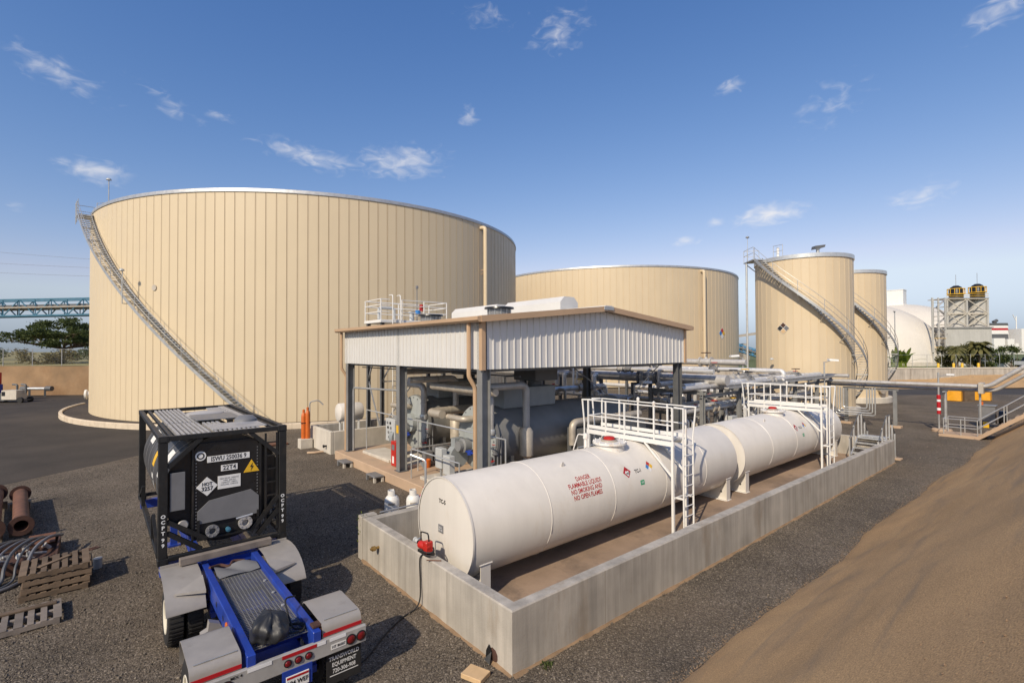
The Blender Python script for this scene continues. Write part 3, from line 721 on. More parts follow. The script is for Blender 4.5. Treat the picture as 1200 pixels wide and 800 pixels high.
part('ridge_end_cap', MB().cbox(UM-.3, CV0-.36, ZR+.05, UM+.3, CV0-.325, ZR+.2, .01), M['galv'], cn, world=True)
for (u, v) in ((CU0-.03, CV0-.02), (CU1+.03, CV0-.02)):
    part('corner_trim', MB().box(u-.07, v-.06, ZB-.02, u+.09, v+.1, ZE+.0), M['trim'], cn, world=True)
for v in (CV0+.52, CV1-.05):
    part('downspout', MB().tube(fillet([(CU0-.2,v,ZE+.02), (CU0-.2,v,ZB-.25), (CU0+.02,v-.05,ZB-.62), (CU0+.02,v-.05,.42)], .1, 3), .075, 8), M['trim'], cn, world=True)
for (v0, v1) in ((14.9,18.75), (19.55,23.4)):
    h = ZR+.2
    part('ridge_ventilator', MB().prism([(-.55,0),(.55,0),(.55,.34),(.3,.58),(-.3,.58),(-.55,.34)], v0, v1, lambda x, y, z: (UM+x, z, h+y)), M['clad'], cn, world=True)
for (u, v) in ((13.5,16.95), (13.4,22.6)):
    z = ridge_z(u)+.1
    k = part('roof_vent', MB().lathe([(.5,0),(.5,.36)], (u,v,z), n=24), M['mid_grey'], cn, world=True)
    part('vent_cap', MB().lathe([(.0,.46),(.64,.44),(.66,.37),(.5,.34)], (u,v,z), n=24), M['black_clean'], k, world=True)
    sm = MB()
    for i in range(12):
        a = i*math.pi/6; sm.box(u+.51*math.cos(a)-.015, v+.51*math.sin(a)-.015, z, u+.51*math.cos(a)+.015, v+.51*math.sin(a)+.015, z+.36)
    part('vent_louvre', sm, M['galv'], k, world=True)

# ------------------------------------------------------------------ boilers and gear under the canopy
def elbow_pipe(name, pts, r, mt, parent=None, rad=.3, n=12, bands=True, label=None, cat=None, group=None):
    path = fillet(pts, rad, 6)
    if parent is None:
        t = thing(name, label, cat or 'pipe', pts[0], group=group); o = part('pipe_run', MB().tube(path, r, n), mt, t, world=True)
    else: t = parent; o = part(name, MB().tube(path, r, n), mt, parent, world=True)
    if bands:
        bd = MB(); acc = 0
        for a, b in zip(path[:-1], path[1:]):
            L_ = (b-a).length
            if L_ < .5: continue
            k = int(L_/.9)
            for i in range(1, k+1):
                c = a.lerp(b, i/(k+1)); d = (b-a).normalized()*.02; bd.cyl(c-d, c+d, r*1.035+.003, n=n)
        if bd.v: part('jacket_band', bd, mt, o, world=True)['kind'] = 'stuff'
    return t
def valve(parent, p, axis, r, mt=None, wheel='red'):
    """flanged valve with handwheel at p"""
    p = Vector(p); a = Vector(axis).normalized(); o = part('valve', MB().lathe([(0,-2.2*r),(1.7*r,-2.2*r),(1.7*r,-1.8*r),(r,-1.7*r),(1.3*r,0),(r,1.7*r),(1.7*r,1.8*r),(1.7*r,2.2*r),(0,2.2*r)], p, a, 12), mt or M['mid_grey'], parent, world=True)
    part('bonnet', MB().lathe([(.7*r,0),(.55*r,1.6*r),(.15*r,1.7*r),(.15*r,3.2*r)], p, (0,0,1), 10), mt or M['mid_grey'], o, world=True)
    c = p + V(0,0,3.1*r); ring = [c + V(math.cos(2*math.pi*i/14), math.sin(2*math.pi*i/14), 0)*1.5*r for i in range(15)]
    part('handwheel', MB().tube(ring, .16*r, 6).beam(c-V(1.5*r,0,0), c+V(1.5*r,0,0), .2*r, .12*r).beam(c-V(0,1.5*r,0), c+V(0,1.5*r,0), .2*r, .12*r), M[wheel], o, world=True)
    return o
def boiler(v, zc, label, u0=11.5, u1=19.4, R=1.16):
    t = thing('boiler', label, 'boiler', (u0, v, .4), group='horizontal boilers under the canopy')
    W = dict(world=True)
    part('shell', MB().lathe([(R,0.0),(R,u1-u0)], (u0,v,zc), (1,0,0), 48), M['vessel_dark'], t, **W)
    part('front_flange', MB().lathe([(R-.02,-.02),(R+.1,-.02),(R+.1,-.14),(R-.02,-.14)], (u0,v,zc), (1,0,0), 48), M['vessel_dark'], t, **W)
    hd = part('front_head', MB().lathe([(R+.06,-.15),(R+.06,-.20),(R*.9,-.24),(.42,-.26),(.42,-.5),(0,-.5)], (u0,v,zc), (1,0,0), 48), M['vessel'], t, **W)
    bl = MB()
    for i in range(20):
        a = 2*math.pi*i/20; c = V(u0-.2, v+math.cos(a)*(R-.02), zc+math.sin(a)*(R-.02)); bl.cyl(c, c-V(.05,0,0), .03, n=6)
    part('bolt_ring', bl, M['mid_grey'], hd, **W)
    part('burner', MB().lathe([(.26,0),(.28,.3),(.2,.34),(.2,.5),(0,.5)], (u0-.5,v+.1,zc-.25), (-1,0,0), 20), M['steel_col'], t, **W)
    part('blue_regulator', MB().lathe([(0,-.1),(.1,-.08),(.1,.08),(0,.1)], (u0-.75,v-.35,zc-.45), (0,0,1), 12).cyl((u0-.75,v-.6,zc-.45),(u0-.75,v-.1,zc-.45), .035, n=8), M['blue'], t, **W)
    part('head_plate', MB().box(u0-.262,v-.75,zc-.85,u0-.235,v+.2,zc-.1), M['vessel'], t, **W)
    part('hinge_arm', MB().beam((u0-.3,v-.9,zc+.3), (u0-.3,v+.2,zc+.3), .08, .1), M['vessel'], hd, **W)
    part('blower_housing', MB().lathe([(0,-.16),(.42,-.16),(.42,.16),(0,.16)], (u0-.75,v+.5,zc-.7), (0,1,0), 20).box(u0-.95,v+.36,zc-.5,u0-.55,v+.64,zc+.0), M['duct'], t, **W)
    for u in (u0+.8, u1-.9):
        part('saddle', MB().box(u-.12,v-.95,.60,u+.12,v+.95,zc-R*.55).box(u-.3,v-1.0,.52,u+.3,v+1.0,.60), M['steel_dark'], t, **W)
    part('pad', MB().cbox(u0-1.3, v-1.35, .40, u1+.2, v+1.35, .55, .02), M['conc_pale'], t, **W)
    part('flue_duct', MB().cbox(u0+.75, v-.55, zc+R*.92, u0+3.6, v+.55, zc+R+.72, .03), M['duct'], t, **W)
    part('stack', MB().cyl((u0+2.9,v,zc+R+.7), (u0+2.9,v,ZE+.3), .3, n=18), M['steel_dark'], t, **W)
    part('flue_hood', MB().cbox(u0+2.3, v-.7, zc+R+.95, u0+3.6, v+.7, ZB+.25, .03), M['steel_dark'], t, **W)
    # insulated piping
    elbow_pipe('steam_pipe', [(u0-.3,v+1.05,zc+R+.58),(u0-.3,v-1.05,zc+R+.58),(u0-.3,v-1.05,zc+.42)], .13, M['alu_dull'], t, .3)
    part('pipe_end_flange', MB().lathe([(0,-.12),(.17,-.1),(.19,0),(.17,.1),(0,.12)], (u0-.3,v-1.05,zc+.36), (0,0,1), 16), M['galv_light'], t, **W)
    elbow_pipe('return_pipe', [(u0-.65,v+1.3,zc+.72),(u0-.65,v+.2,zc+.72),(u0-.2,v+.2,zc+.72)], .12, M['alu_tan'], t, .25)
    elbow_pipe('header_pipe', [(u0-1.2,v-1.35,zc+R+.88),(u0+1.2,v-1.35,zc+R+.88),(u0+1.2,v-1.35,1.0)], .14, M['alu_dull'], t, .3)
    part('economiser', MB().lathe([(.1,0),(.26,.12),(.27,1.05),(.17,1.2)], (u0+1.2,v-1.35,1.3), (0,0,1), 18), M['alu_tan'], t, **W)
    tr = MB()
    for i in range(4):
        tr.tube(fillet([(u0-.3+.12*i, v-1.05-.05*i, .6), (u0-.3+.12*i, v-1.05-.05*i, 1.5+.25*i), (u0+.1+.1*i, v-.85, 1.5+.25*i)], .08, 3), .03, 6)
    part('gas_train', tr, M['mid_grey'], t, **W)
    for i, z in enumerate((1.15, 1.75)): valve(t, (u0-.3+.15*i, v-1.1, z), (0,0,1), .07)
    bx = MB().cbox(u0+.0, v-1.75, .55, u0+.7, v-1.25, 1.2, .02).cbox(u0-.5, v-1.5, .55, u0-.1, v-1.2, 1.05, .02); part('pump_skid', bx, M['mid_grey'], t, **W)
    return t
boiler(20.55, 2.15, 'rear grey boiler under the canopy, beyond the control cabinet')
boiler(15.65, 2.08, 'front grey boiler under the canopy, just behind the white tank')
# grey enclosure right of the boilers
t = thing('pump_enclosure', 'long dark grey equipment enclosure with an insulated pipe on top, behind the white tank', 'enclosure', (16.6, 13.9, .4))
part('body', MB().cbox(15.0, 13.45, .40, 19.2, 14.35, 2.25, .02), M['steel_dark'], t, world=True)
for u in (15.6, 16.65, 17.7, 18.75): part('door', MB().cbox(u-.48, 13.425, .5, u+.48, 13.455, 2.15, .01), M['steel_dark'], t, world=True)
elbow_pipe('insulated_pipe', [(14.85,13.9,1.6),(14.85,13.9,2.5),(19.4,13.9,2.5)], .15, M['alu_tan'], t, .3)
# control cabinet, red extinguisher cabinet
t = thing('control_cabinet', 'grey electrical control cabinet on legs at the left canopy bay', 'cabinet', (10.62, 21.0, .55))
part('pad', MB().cbox(10.1, 20.75, .40, 11.3, 23.6, .54, .02), M['conc_pale'], t, world=True)
part('cabinet_body', MB().cbox(10.45, 20.85, 1.25, 10.95, 21.75, 2.3, .02), M['cab'], t, world=True)
for v in (20.95, 21.65): part('leg', MB().box(10.68, v-.03, .54, 10.74, v+.03, 1.25), M['galv'], t, world=True)
part('brace', MB().beam((10.7,21.6,.56), (10.5,20.95,1.25), .04, .04), M['galv'], t, world=True)
for i in range(2):
    for j in range(4): part('gauge', MB().lathe([(0,.03),(.06,.03),(.06,0)], (10.448, 21.1+.28*i+.05*j, 1.45+.22*j), (-1,0,0), 10), M['black_clean'] if (i+j) % 2 else M['mid_grey'], t, world=True)
part('side_box', MB().cbox(10.97, 20.9, 1.35, 11.25, 21.6, 2.2, .02), M['steel_col'], t, world=True)
t = thing('extinguisher_cabinet', 'red fire extinguisher cabinet standing beside the middle canopy column', 'cabinet', (10.1, 20.15, .4))
part('cabinet_body', MB().cbox(9.95, 19.75, .42, 10.25, 20.2, 1.5, .02), M['red'], t, world=True); part('dark_side', MB().cbox(9.97, 19.6, .45, 10.22, 19.745, 1.45, .01), M['black_clean'], t, world=True)
part('window', MB().cbox(9.935, 19.85, 1.12, 9.952, 20.1, 1.35, .004), M['mid_grey'], t, world=True); part('label_plate', MB().cbox(9.935, 19.9, .55, 9.952, 20.05, .85, .004), M['decal_white'], t, world=True)
solo('warning_tag', MB().cbox(9.68, 18.98, 2.0, 9.70, 19.16, 2.32, .004), M['yellow'], 'small yellow tag fixed to the middle canopy column', 'sign')
solo('orange_bucket', MB().lathe([(0,0),(.15,0),(.19,.34),(.17,.34),(.13,.02)], (11.0,18.9,.40), n=18), M['orange'], 'small orange bucket on the slab between the two boilers', 'bucket')
# guard rails on the slab
def guard(name, pts, label, posts, z0=.4, h=(1.0,), mt='galv_light', r=.028):
    t = thing(name, label, 'railing', (pts[0][0], pts[0][1], z0))
    for k in h: part('rail', MB().tube(fillet([(x, y, z0+k) for x, y in pts], .08, 3), r, 8), M[mt], t, world=True)
    for (x, y) in posts: part('post', MB().cyl((x,y,z0), (x,y,z0+max(h)), r, n=8), M[mt], t, world=True)
    return t
guard('guard_rail', [(10.4,23.8),(10.4,12.75)], 'long galvanised rail along the open left side of the canopy slab', [(10.4,23.8),(10.4,18.6),(10.4,12.75)], h=(2.1,))
guard('guard_rail', [(9.6,14.3),(9.6,17.7),(15.8,17.7)], 'bent galvanised rail in front of the front boiler', [(9.6,14.3),(9.6,17.7),(12.8,17.7)], h=(1.17,))
guard('guard_rail', [(14.4,13.2),(16.0,13.2),(19.0,13.2)], 'low galvanised pipe rail before the dark grey enclosure', [(14.4,13.2),(16.0,13.2),(19.0,13.2)], h=(1.25,.75))
t = elbow_pipe('pipe', [(9.95,24.35,.45),(9.95,24.35,3.6),(10.9,20.8,3.6),(11.1,20.6,3.0)], .05, M['galv'], None, .15, 8, False, 'thin grey pipe rising beside the far left canopy column', 'pipe')
elbow_pipe('pipe', [(12.4,23.6,4.35),(20.8,23.6,4.35)], .16, M['alu_dull'], None, .2, 12, True, 'insulated pipe running high along the back of the canopy', 'pipe')
elbow_pipe('pipe', [(10.9,13.9,3.95),(10.9,18.4,3.95),(13.2,18.4,3.95)], .14, M['alu_tan'], None, .3, 12, True, 'insulated pipe bending round under the near canopy corner', 'pipe')
elbow_pipe('pipe', [(12.9,18.0,2.9),(10.6,18.0,2.9),(10.6,17.0,2.9)], .17, M['alu_tan'], None, .3, 12, True, 'tan insulated pipe bending between the two boilers', 'pipe')
for i in range(8):
    u, v = 11.0+i*.18, 18.6+.4*(i % 3)
cv = thing('conduit_rack', 'bundle of thin conduits hung under the canopy roof at left', 'conduit', (11, 22, 4.6))
for i in range(5): part('conduit', MB().tube([(10.4+.35*i,13.6,4.62-.03*i),(10.4+.35*i,24.3,4.62-.03*i)], .025, 6), M['steel_dark'], cv, world=True)
# steel access tower behind the canopy
t = thing('access_tower', 'galvanised steel access tower rising above the canopy, against the largest tank', 'tower', (14.9, 28.0, 0))
for u in (12.8, 17.0):
    for v in (27.1, 29.0): part('column', MB().ibeam((u,v,0), (u,v,7.1), .2, .2, .02), M['steel_dark'], t, world=True)
for (p, q) in (((12.8,27.1,.5),(12.8,29.0,3.6)), ((12.8,29.0,3.7),(12.8,27.1,6.9)), ((12.8,27.1,3.65),(17.0,27.1,3.65)), ((12.8,27.1,1.0),(14.9,27.1,3.6)), ((17.0,27.1,1.0),(14.9,27.1,3.6)), ((12.8,27.1,3.7),(14.9,27.1,7.0)), ((17,27.1,3.7),(14.9,27.1,7.0))):
    part('brace', MB().beam(p, q, .07, .07), M['galv'], t, world=True)
part('deck', MB().cbox(12.6, 26.9, 7.1, 17.2, 29.2, 7.28, .02), M['white_clean'], t, world=True)
for (u, v) in [(12.65,26.95),(14.0,26.95),(15.5,26.95),(17.15,26.95),(12.65,29.15),(14.9,29.15),(17.15,29.15)]:
    part('rail_post', MB().cyl((u,v,7.28), (u,v,8.5), .03, n=6), M['white_clean'], t, world=True)
for h in (7.75, 8.15, 8.48):
    part('rail', MB().tube([(14.0,26.95,h),(17.15,26.95,h),(17.15,29.15,h),(12.65,29.15,h),(12.65,26.95,h),(13.2,26.95,h)], .022, 6), M['white_clean'], t, world=True)
la = part('ladder', MB().tube(fillet([(13.3,26.75,.1),(13.3,26.75,8.75),(13.3,27.2,8.75)],.15), .03, 6).tube(fillet([(13.8,26.75,.1),(13.8,26.75,8.75),(13.8,27.2,8.75)],.15), .03, 6), M['white_clean'], t, world=True)
rm = MB().cyl((0,0,0),(.5,0,0), .018, n=6).mesh('rung', M['white_clean'])
for i in range(27): inst('rung', rm, la, Vector((13.3,26.75,.4+.3*i)) - wloc(t))
part('vent_valve', MB().lathe([(.0,0),(.14,0),(.14,.5),(.2,.5),(.2,.6),(0,.6)], (15.0,27.6,7.28), (0,0,1), 12), M['cab'], t, world=True)
part('pipe_loop', MB().tube(fillet([(13.2,28.4,7.3),(13.2,28.4,8.1),(14.2,28.4,8.1),(14.2,28.4,7.3)],.2), .1, 8), M['cab'], t, world=True)
part('red_valve', MB().lathe([(0,0),(.12,0),(.12,.4),(0,.4)], (15.4,27.1,7.9), (0,0,1), 10), M['red'], t, world=True); part('blue_valve', MB().lathe([(0,0),(.16,0),(.16,.22),(0,.22)], (15.1,27.0,7.7), (0,0,1), 10), M['blue_sign'], t, world=True)
part('mast', MB().cyl((15.6,28.0,7.28),(15.6,28.0,9.4), .03, n=6).lathe([(0,0),(.09,0),(.09,.16),(0,.2)], (15.6,28.0,9.4), n=8), M['mid_grey'], t, world=True)

t = thing('junction_box', 'pair of grey junction boxes on posts before the front boiler', 'junction box', (10.1,16.0,.4))
for (v, z0, z1) in ((16.25,1.0,1.75),(15.7,.85,1.55)):
    part('box', MB().cbox(9.95,v-.22,z0,10.2,v+.22,z1,.015), M['cab'], t, world=True); part('post', MB().box(10.05,v-.04,.4,10.12,v+.04,z0), M['galv'], t, world=True)
part('pad', MB().cbox(9.75,14.9,.402,11.2,17.3,.53,.02), M['conc_pale'], t, world=True)
solo('red_can', MB().lathe([(0,0),(.13,0),(.13,.3),(.06,.36),(0,.37)], (10.0,13.75,.402), n=14), M['red'], 'small red can at the foot of the near canopy corner column', 'can')
# ------------------------------------------------------------------ containment bund and white tanks
BU0, BU1, BV0, BV1, BH, BT = 5.37, 29.27, 6.43, 12.53, 1.087, .25
bd = thing('containment_wall', 'low concrete containment wall and floor round the two white tanks', 'wall', ((BU0+BU1)/2, (BV0+BV1)/2, 0))
W = dict(world=True)
wr = MB(); pf_ = [(0,-.15),(0,BH-.022),(.022,BH),(BT-.022,BH),(BT,BH-.022),(BT,-.15)]; vs = []
for (cx, cy, sx, sy) in ((BU0,BV0,1,1),(BU1,BV0,-1,1),(BU1,BV1,-1,-1),(BU0,BV1,1,-1)): vs += [(cx+sx*o_, cy+sy*o_, z_) for o_, z_ in pf_]
wr.add(vs, [(c_*6+k_, ((c_+1) % 4)*6+k_, ((c_+1) % 4)*6+k_+1, c_*6+k_+1) for c_ in range(4) for k_ in range(5)])
part('wall', wr, M['conc'], bd, ang=30, **W)
# form joints and tie holes left by the shuttering
fj = mat('form_joint_shadow', (.25, .22, .18), .9)
for v in (8.45, 10.5): part('form_joint', MB().box(BU0-.0015, v-.006, 0, BU0+.004, v+.006, BH-.02), fj, bd, **W)
for k in range(1, 10): part('form_joint', MB().box(BU0+2.42*k-.006, BV0-.0015, 0, BU0+2.42*k+.006, BV0+.004, BH-.02), fj, bd, **W)
part('buttress', MB().cbox(BU0-.03, BV1+.005, -.15, BU0+.42, BV1+.24, BH+.03, .02), M['conc'], bd, **W)
part('floor', MB().box(BU0+.1, BV0+.1, -.05, BU1-.1, BV1-.1, .15), M['conc_floor'], bd, **W)
part('conduit', MB().tube([(BU0+.5,BV1+.04,BH+.03),(8.6,BV1+.04,BH+.03),(14.5,BV1+.04,BH+.03)], .025, 6), M['galv'], bd, **W)
part('pipe_stub', MB().lathe([(.035,0),(.035,.12),(.06,.12),(.06,.2),(.03,.2),(.03,.24),(0,.24)], (BU0+.02,11.55,.62), (-1,0,0), 12), M['brass'], bd, **W)
part('drain_hole_patch', MB().lathe([(0,.012),(.09,.012),(.13,0)], (BU0,6.95,.12), (-1,0,0), 9), M['rust_dark'], bd, **W)
# dirt fillet swept against the foot of the walls
dm = MB()
def fil(p0, p1, nrm, n=90):
    p0 = Vector(p0); p1 = Vector(p1); nv = Vector(nrm); L_ = (p1-p0).length; vs = []
    for i in range(n+1):
        p = p0.lerp(p1, i/n); k = .5 + .5*hsh(i*.37, L_); w_ = .03 + .05*k + .03*random.random(); h = .012 + .022*k + .008*random.random()
        vs += [p + V(0,0,h), p + nv*w_*.5 + V(0,0,h*.35), p + nv*w_ + V(0,0,-.004)]
    dm.add(vs, [(i*3+k, i*3+3+k, i*3+4+k, i*3+1+k) for i in range(n) for k in (0,1)])
fil((BU0,BV0,0), (BU0,BV1,0), (-1,0,0)); fil((BU0,BV0,0), (BU1,BV0,0), (0,-1,0), 260)
o = solo('dirt', dm, M['dirtpile'], 'brown dirt swept along the foot of the containment wall', 'dirt', kind='stuff', ang=80)

TV, TZ, TR = 9.48, 1.50, 1.13
def on_tank(u, th, off=0.):
    """point on the shell: th degrees above horizontal on the side facing the camera"""
    a = R_(th); return (u, TV - (TR+off)*math.cos(a), TZ + (TR+off)*math.sin(a))
def wrap(u0, th0, off=.006):
    return lambda x, y: on_tank(u0 + x, th0 + math.degrees(y/TR), off)
def white_tank(u0, u1, label, welds, dome=False):
    t = thing('white_tank', label, 'storage tank', (u0, TV, .15), group='white horizontal tanks')
    prof = [(.0,.0),(TR-.05,.0),(TR-.012,.012),(TR,.045),(TR,u1-u0-.05),(TR-.03,u1-u0-.01)]
    prof += [(TR*.8,u1-u0+.14),(TR*.5,u1-u0+.27),(.02,u1-u0+.32)] if dome else [(0,u1-u0)]
    part('shell', MB().lathe(prof, (u0,TV,TZ), (1,0,0), 96), M['white'], t, ang=28, **W)
    part('rim', MB().lathe([(TR-.02,-.012),(TR+.012,-.012),(TR+.012,.035),(TR-.02,.035)], (u0,TV,TZ), (1,0,0), 96), M['white'], t, **W)
    for u in welds: part('weld_seam', MB().lathe([(TR-.01,-.02),(TR+.010,-.008),(TR+.010,.008),(TR-.01,.02)], (u,TV,TZ), (1,0,0), 96), M['white'], t, **W)
    return t
def saddle(t, u, lab=None):
    s = part('saddle', MB().box(u-.012, TV-.93, .17, u+.012, TV+.93, .72), M['white'], t, lab, **W)
    # web cut to the shell, end plates, base, cap pads
    poly = [(-.95,.17),(-.95,.86)]
    for k in range(13):
        a = R_(215 + k*110/12); poly.append(((TR+.01)*math.cos(a), TZ + (TR+.01)*math.sin(a)))
    poly += [(.95,.86),(.95,.17)]
    part('web', MB().prism(poly, u-.02, u+.02, lambda x, y, z: (z, TV+x, y)), M['white'], s, **W)
    for sg in (-1, 1):
        part('end_plate', MB().box(u-.13, TV+sg*.95, .17, u+.13, TV+sg*.972, .92), M['white'], s, **W)
        part('cap_pad', MB().beam((u, TV+sg*.99, .93), (u, TV+sg*.80, .80), .34, .025), M['white'], s, **W)
        part('hole', MB().lathe([(0,0),(.035,0)], (u-.024, TV+sg*.72, .42), (-1,0,0), 10), M['text_black'], s, **W)
    part('base_plate', MB().box(u-.16, TV-1.0, .152, u+.16, TV+1.0, .172), M['white_rust'], s, **W)
def manway(t, u):
    m = part('manway', MB().lathe([(.42,-.12),(.42,.10),(.5,.10),(.5,.16),(.0,.17)], (u,TV-.1,TZ+TR-.02), (0,0,1), 28), M['white_rust'], t, **W)
    part('red_cap', MB().lathe([(.17,0),(.17,.10),(.13,.13),(0,.14)], (u-.02,TV-.1,TZ+TR+.15), (0,0,1), 18), M['red'], m, **W)
    part('cap_base', MB().lathe([(.24,0),(.24,.05),(.2,.06)], (u-.02,TV-.1,TZ+TR+.145), (0,0,1), 18), M['alu_tan'], m, **W)
    bl = MB()
    for i in range(14):
        a = 2*math.pi*i/14; bl.cyl((u+.46*math.cos(a), TV-.1+.46*math.sin(a), TZ+TR+.13), (u+.46*math.cos(a), TV-.1+.46*math.sin(a), TZ+TR+.18), .018, n=6)
    part('bolt_ring', bl, M['white_rust'], m, **W)
def decals(t, u, du=1.0):
    f = lambda x, y, o=0.: on_tank(u+x, 30.6+math.degrees(y/TR), .004+o)
    d = part('placard', MB().grid(lambda i, j: f((i-j)*.165, (i+j-1)*.165), 3, 3), M['red_tape'], t, 'red diamond flammable placard', **W)
    part('placard_inner', MB().grid(lambda i, j: f((i-j)*.10, -.02+(i+j-1)*.10, .004), 3, 3), M['decal_white'], d, **W)
    part('placard_flame', MB().prism([(-.05,.02),(.0,.09),(.05,.02),(.025,-.02),(-.025,-.02)], 0, .001, lambda x, y, z: f(x, y+.045, .009)), M['text_red'], d, **W)
    part('placard_number', text_mb('1987', .085, lambda x, y: f(x, y-.045, .009), .002), M['text_black'], d, **W)
    part('tank_code', text_mb('TC-1' if u < 15 else 'TC-2', .14, wrap(u+.48*du, 28.4), .004), M['text_black'], t, **W)
    h = .17; q = lambda x, y, o=0.: on_tank(u+1.03*du+x, 30.6+math.degrees(y/TR), .005+o)
    n = part('hazard_diamond', MB().grid(lambda i, j: q((i-j)*h, (i+j-1)*h), 2, 2), M['decal_white'], t, **W)
    for (cx, cy), mm in (((0,1),'red'),((1,0),'yellow'),((0,-1),'decal_white'),((-1,0),'blue_sign')):
        part('colour_field', MB().grid(lambda i, j: q(cx*h/2+(i-j)*h*.47, cy*h/2+(i+j-1)*h*.47, .004), 1, 1), M[mm], n, **W)
    g = part('green_sticker', MB().grid(lambda i, j: on_tank(u+.45*du+.18*i, 8.5+6.5*j, .005), 2, 2), M['green_sign'], t, **W)
    part('sticker_text', text_mb('E10', .07, wrap(u+.54*du, 11.7, .011), .002), M['text_white'], g, **W)
wt = white_tank(5.95, 17.45, 'nearer white horizontal tank with red danger lettering', (8.22,10.6,13.0,15.3))
for u in (6.38, 17.05): saddle(wt, u)
manway(wt, 11.62); decals(wt, 11.27)
for k, s in enumerate(('DANGER', 'FLAMMABLE LIQUIDS', 'NO SMOKING AND', 'NO OPEN FLAMES')):
    part('danger_text', text_mb(s, .16, wrap(9.55, 38.0 - 7.5*k), .0025, sx=.82), M['text_red'], wt, 'red lettering reading ' + s, **W)
def endp(x, y, o=.004): return (5.95-o, 9.54-x, y)
part('tank_code', text_mb('TC-5', .13, lambda x, y: endp(x, 2.085+y, .008), .004), M['text_black'], wt, **W)
npl = part('name_plate', MB().cbox(5.935, 9.50, 1.38, 5.948, 9.70, 1.56, .004), M['mid_grey'], wt, **W)
part('plate_text', text_mb('NO 3\nUL 142', .055, lambda x, y: (5.93, 9.6-x, 1.47+y), .001), M['text_white'], npl, **W)
for u in (9.17, 14.6): part('lifting_lug', MB().prism([(-.06,-.03),(.06,-.03),(.06,.06),(.03,.11),(-.03,.11),(-.06,.06)], -.012, .012, lambda x, y, z: (u+x, TV-.55+z, TZ+.98+y)), M['white'], wt, **W)
part('level_gauge', MB().lathe([(.05,0),(.05,.25),(.08,.25),(.08,.4),(0,.42)], (11.15,9.9,TZ+TR-.05), (0,0,1), 12).tube(fillet([(11.15,9.9,TZ+TR+.3),(11.15,10.2,TZ+TR+.3),(11.15,10.4,TZ+TR-.2)],.08), .02, 6), M['white_rust'], wt, **W)
wt2 = white_tank(18.0, 28.45, 'farther white horizontal tank with rounded far end, beside the metal steps', (20.4,22.8,25.2), True)
for u in (18.5, 28.1): saddle(wt2, u)
manway(wt2, 22.9); decals(wt2, 23.05, .9)
part('lifting_lug', MB().prism([(-.06,-.03),(.06,-.03),(.06,.06),(.03,.11),(-.03,.11),(-.06,.06)], -.012, .012, lambda x, y, z: (21+x, TV-.55+z, TZ+.98+y)), M['white'], wt2, **W)

def tank_platform(label):
    """crossover platform with ladder; local origin at floor below its camera-side end"""
    t = thing('tank_platform', label, 'platform', (0,0,0), group='white crossover platforms on the tanks')
    w, L_, dz = .72, 3.25, 2.50
    mt, mr = M['white_clean'], M['white_rust']
    for x in (0, w): part('leg', MB().box(x-.035, -.035, 0, x+.035, .035, dz), mt, t)
    part('leg', MB().box(-.035, L_-.1, 0, .035, L_-.03, dz), mt, t); part('leg', MB().box(w-.035, L_-.1, 0, w+.035, L_-.03, dz), mt, t)
    for x in (0, w): part('deck_beam', MB().box(x-.035, -.05, dz, x+.035, L_, dz+.13), mt, t)
    for y in np.linspace(.1, L_-.2, 9): part('deck_plank', MB().box(.045, y, dz+.11, w-.045, y+.32, dz+.14), M['galv'], t)
    for x in (0, w): part('knee_brace', MB().beam((x, .04, dz-.85), (x, .95, dz-.0), .05, .05), mt, t)
    for x in (0, w):
        for y in (0, .62, 1.7, 2.45, L_-.05):
            part('rail_post', MB().box(x-.022, y-.022, dz+.13, x+.022, y+.022, dz+1.12), mr if random.random() < .45 else mt, t)
        for h in (1.12, .60): part('rail', MB().tube([(x,0,dz+h),(x,L_-.05,dz+h)], .02, 6), mt, t)
        part('toe_board', MB().box(x-.008, .02, dz+.18, x+.008, L_, dz+.29), mt, t)
    for h in (1.12, .60): part('rail', MB().tube([(0,L_-.05,dz+h),(w,L_-.05,dz+h)], .02, 6), mt, t)
    la = MB()
    for x in (.1, w-.1):
        la.tube([(x,-.28,.0),(x,-.28,dz+.25),(x-.0+(.07 if x > w/2 else -.07),-.34,dz+1.12),(x,-.0,dz+1.12)], .028, 6)
    ld = part('ladder', la, mt, t)
    rm = MB().cyl((.1,-.28,0), (w-.1,-.28,0), .016, n=6).mesh('rung', mt)
    for i in range(9): inst('rung', rm, ld, (0,0,.22+.29*i))
    part('ladder_stay', MB().box(.09,-.28,1.0,.13,-.03,1.05).box(w-.13,-.28,1.0,w-.09,-.03,1.05).box(.02,-.05,1.0,w-.02,-.03,1.05), mt, ld)
    la2 = MB()
    for x in (.1, w-.1): la2.tube([(x,L_+.22,.0),(x,L_+.22,dz+.3),(x,L_+.3,dz+1.1),(x,L_-.05,dz+1.12)], .028, 6)
    part('rear_ladder', la2, mt, t)
    for i, y in enumerate((.62, 1.7)): part('rail_lamp', MB().lathe([(.03,0),(.05,.05),(.05,.12),(0,.16)], (w*i, y, dz+1.12), n=10), mr, t)
    return t
pf = tank_platform('white access platform and ladder over the nearer white tank, beside its danger lettering'); pf.location = (12.78, 8.02, .15)
pf2 = copy_tree(pf); pf2.location = (24.62, 8.02, .15); pf2['label'] = 'white access platform and ladder over the farther white tank'
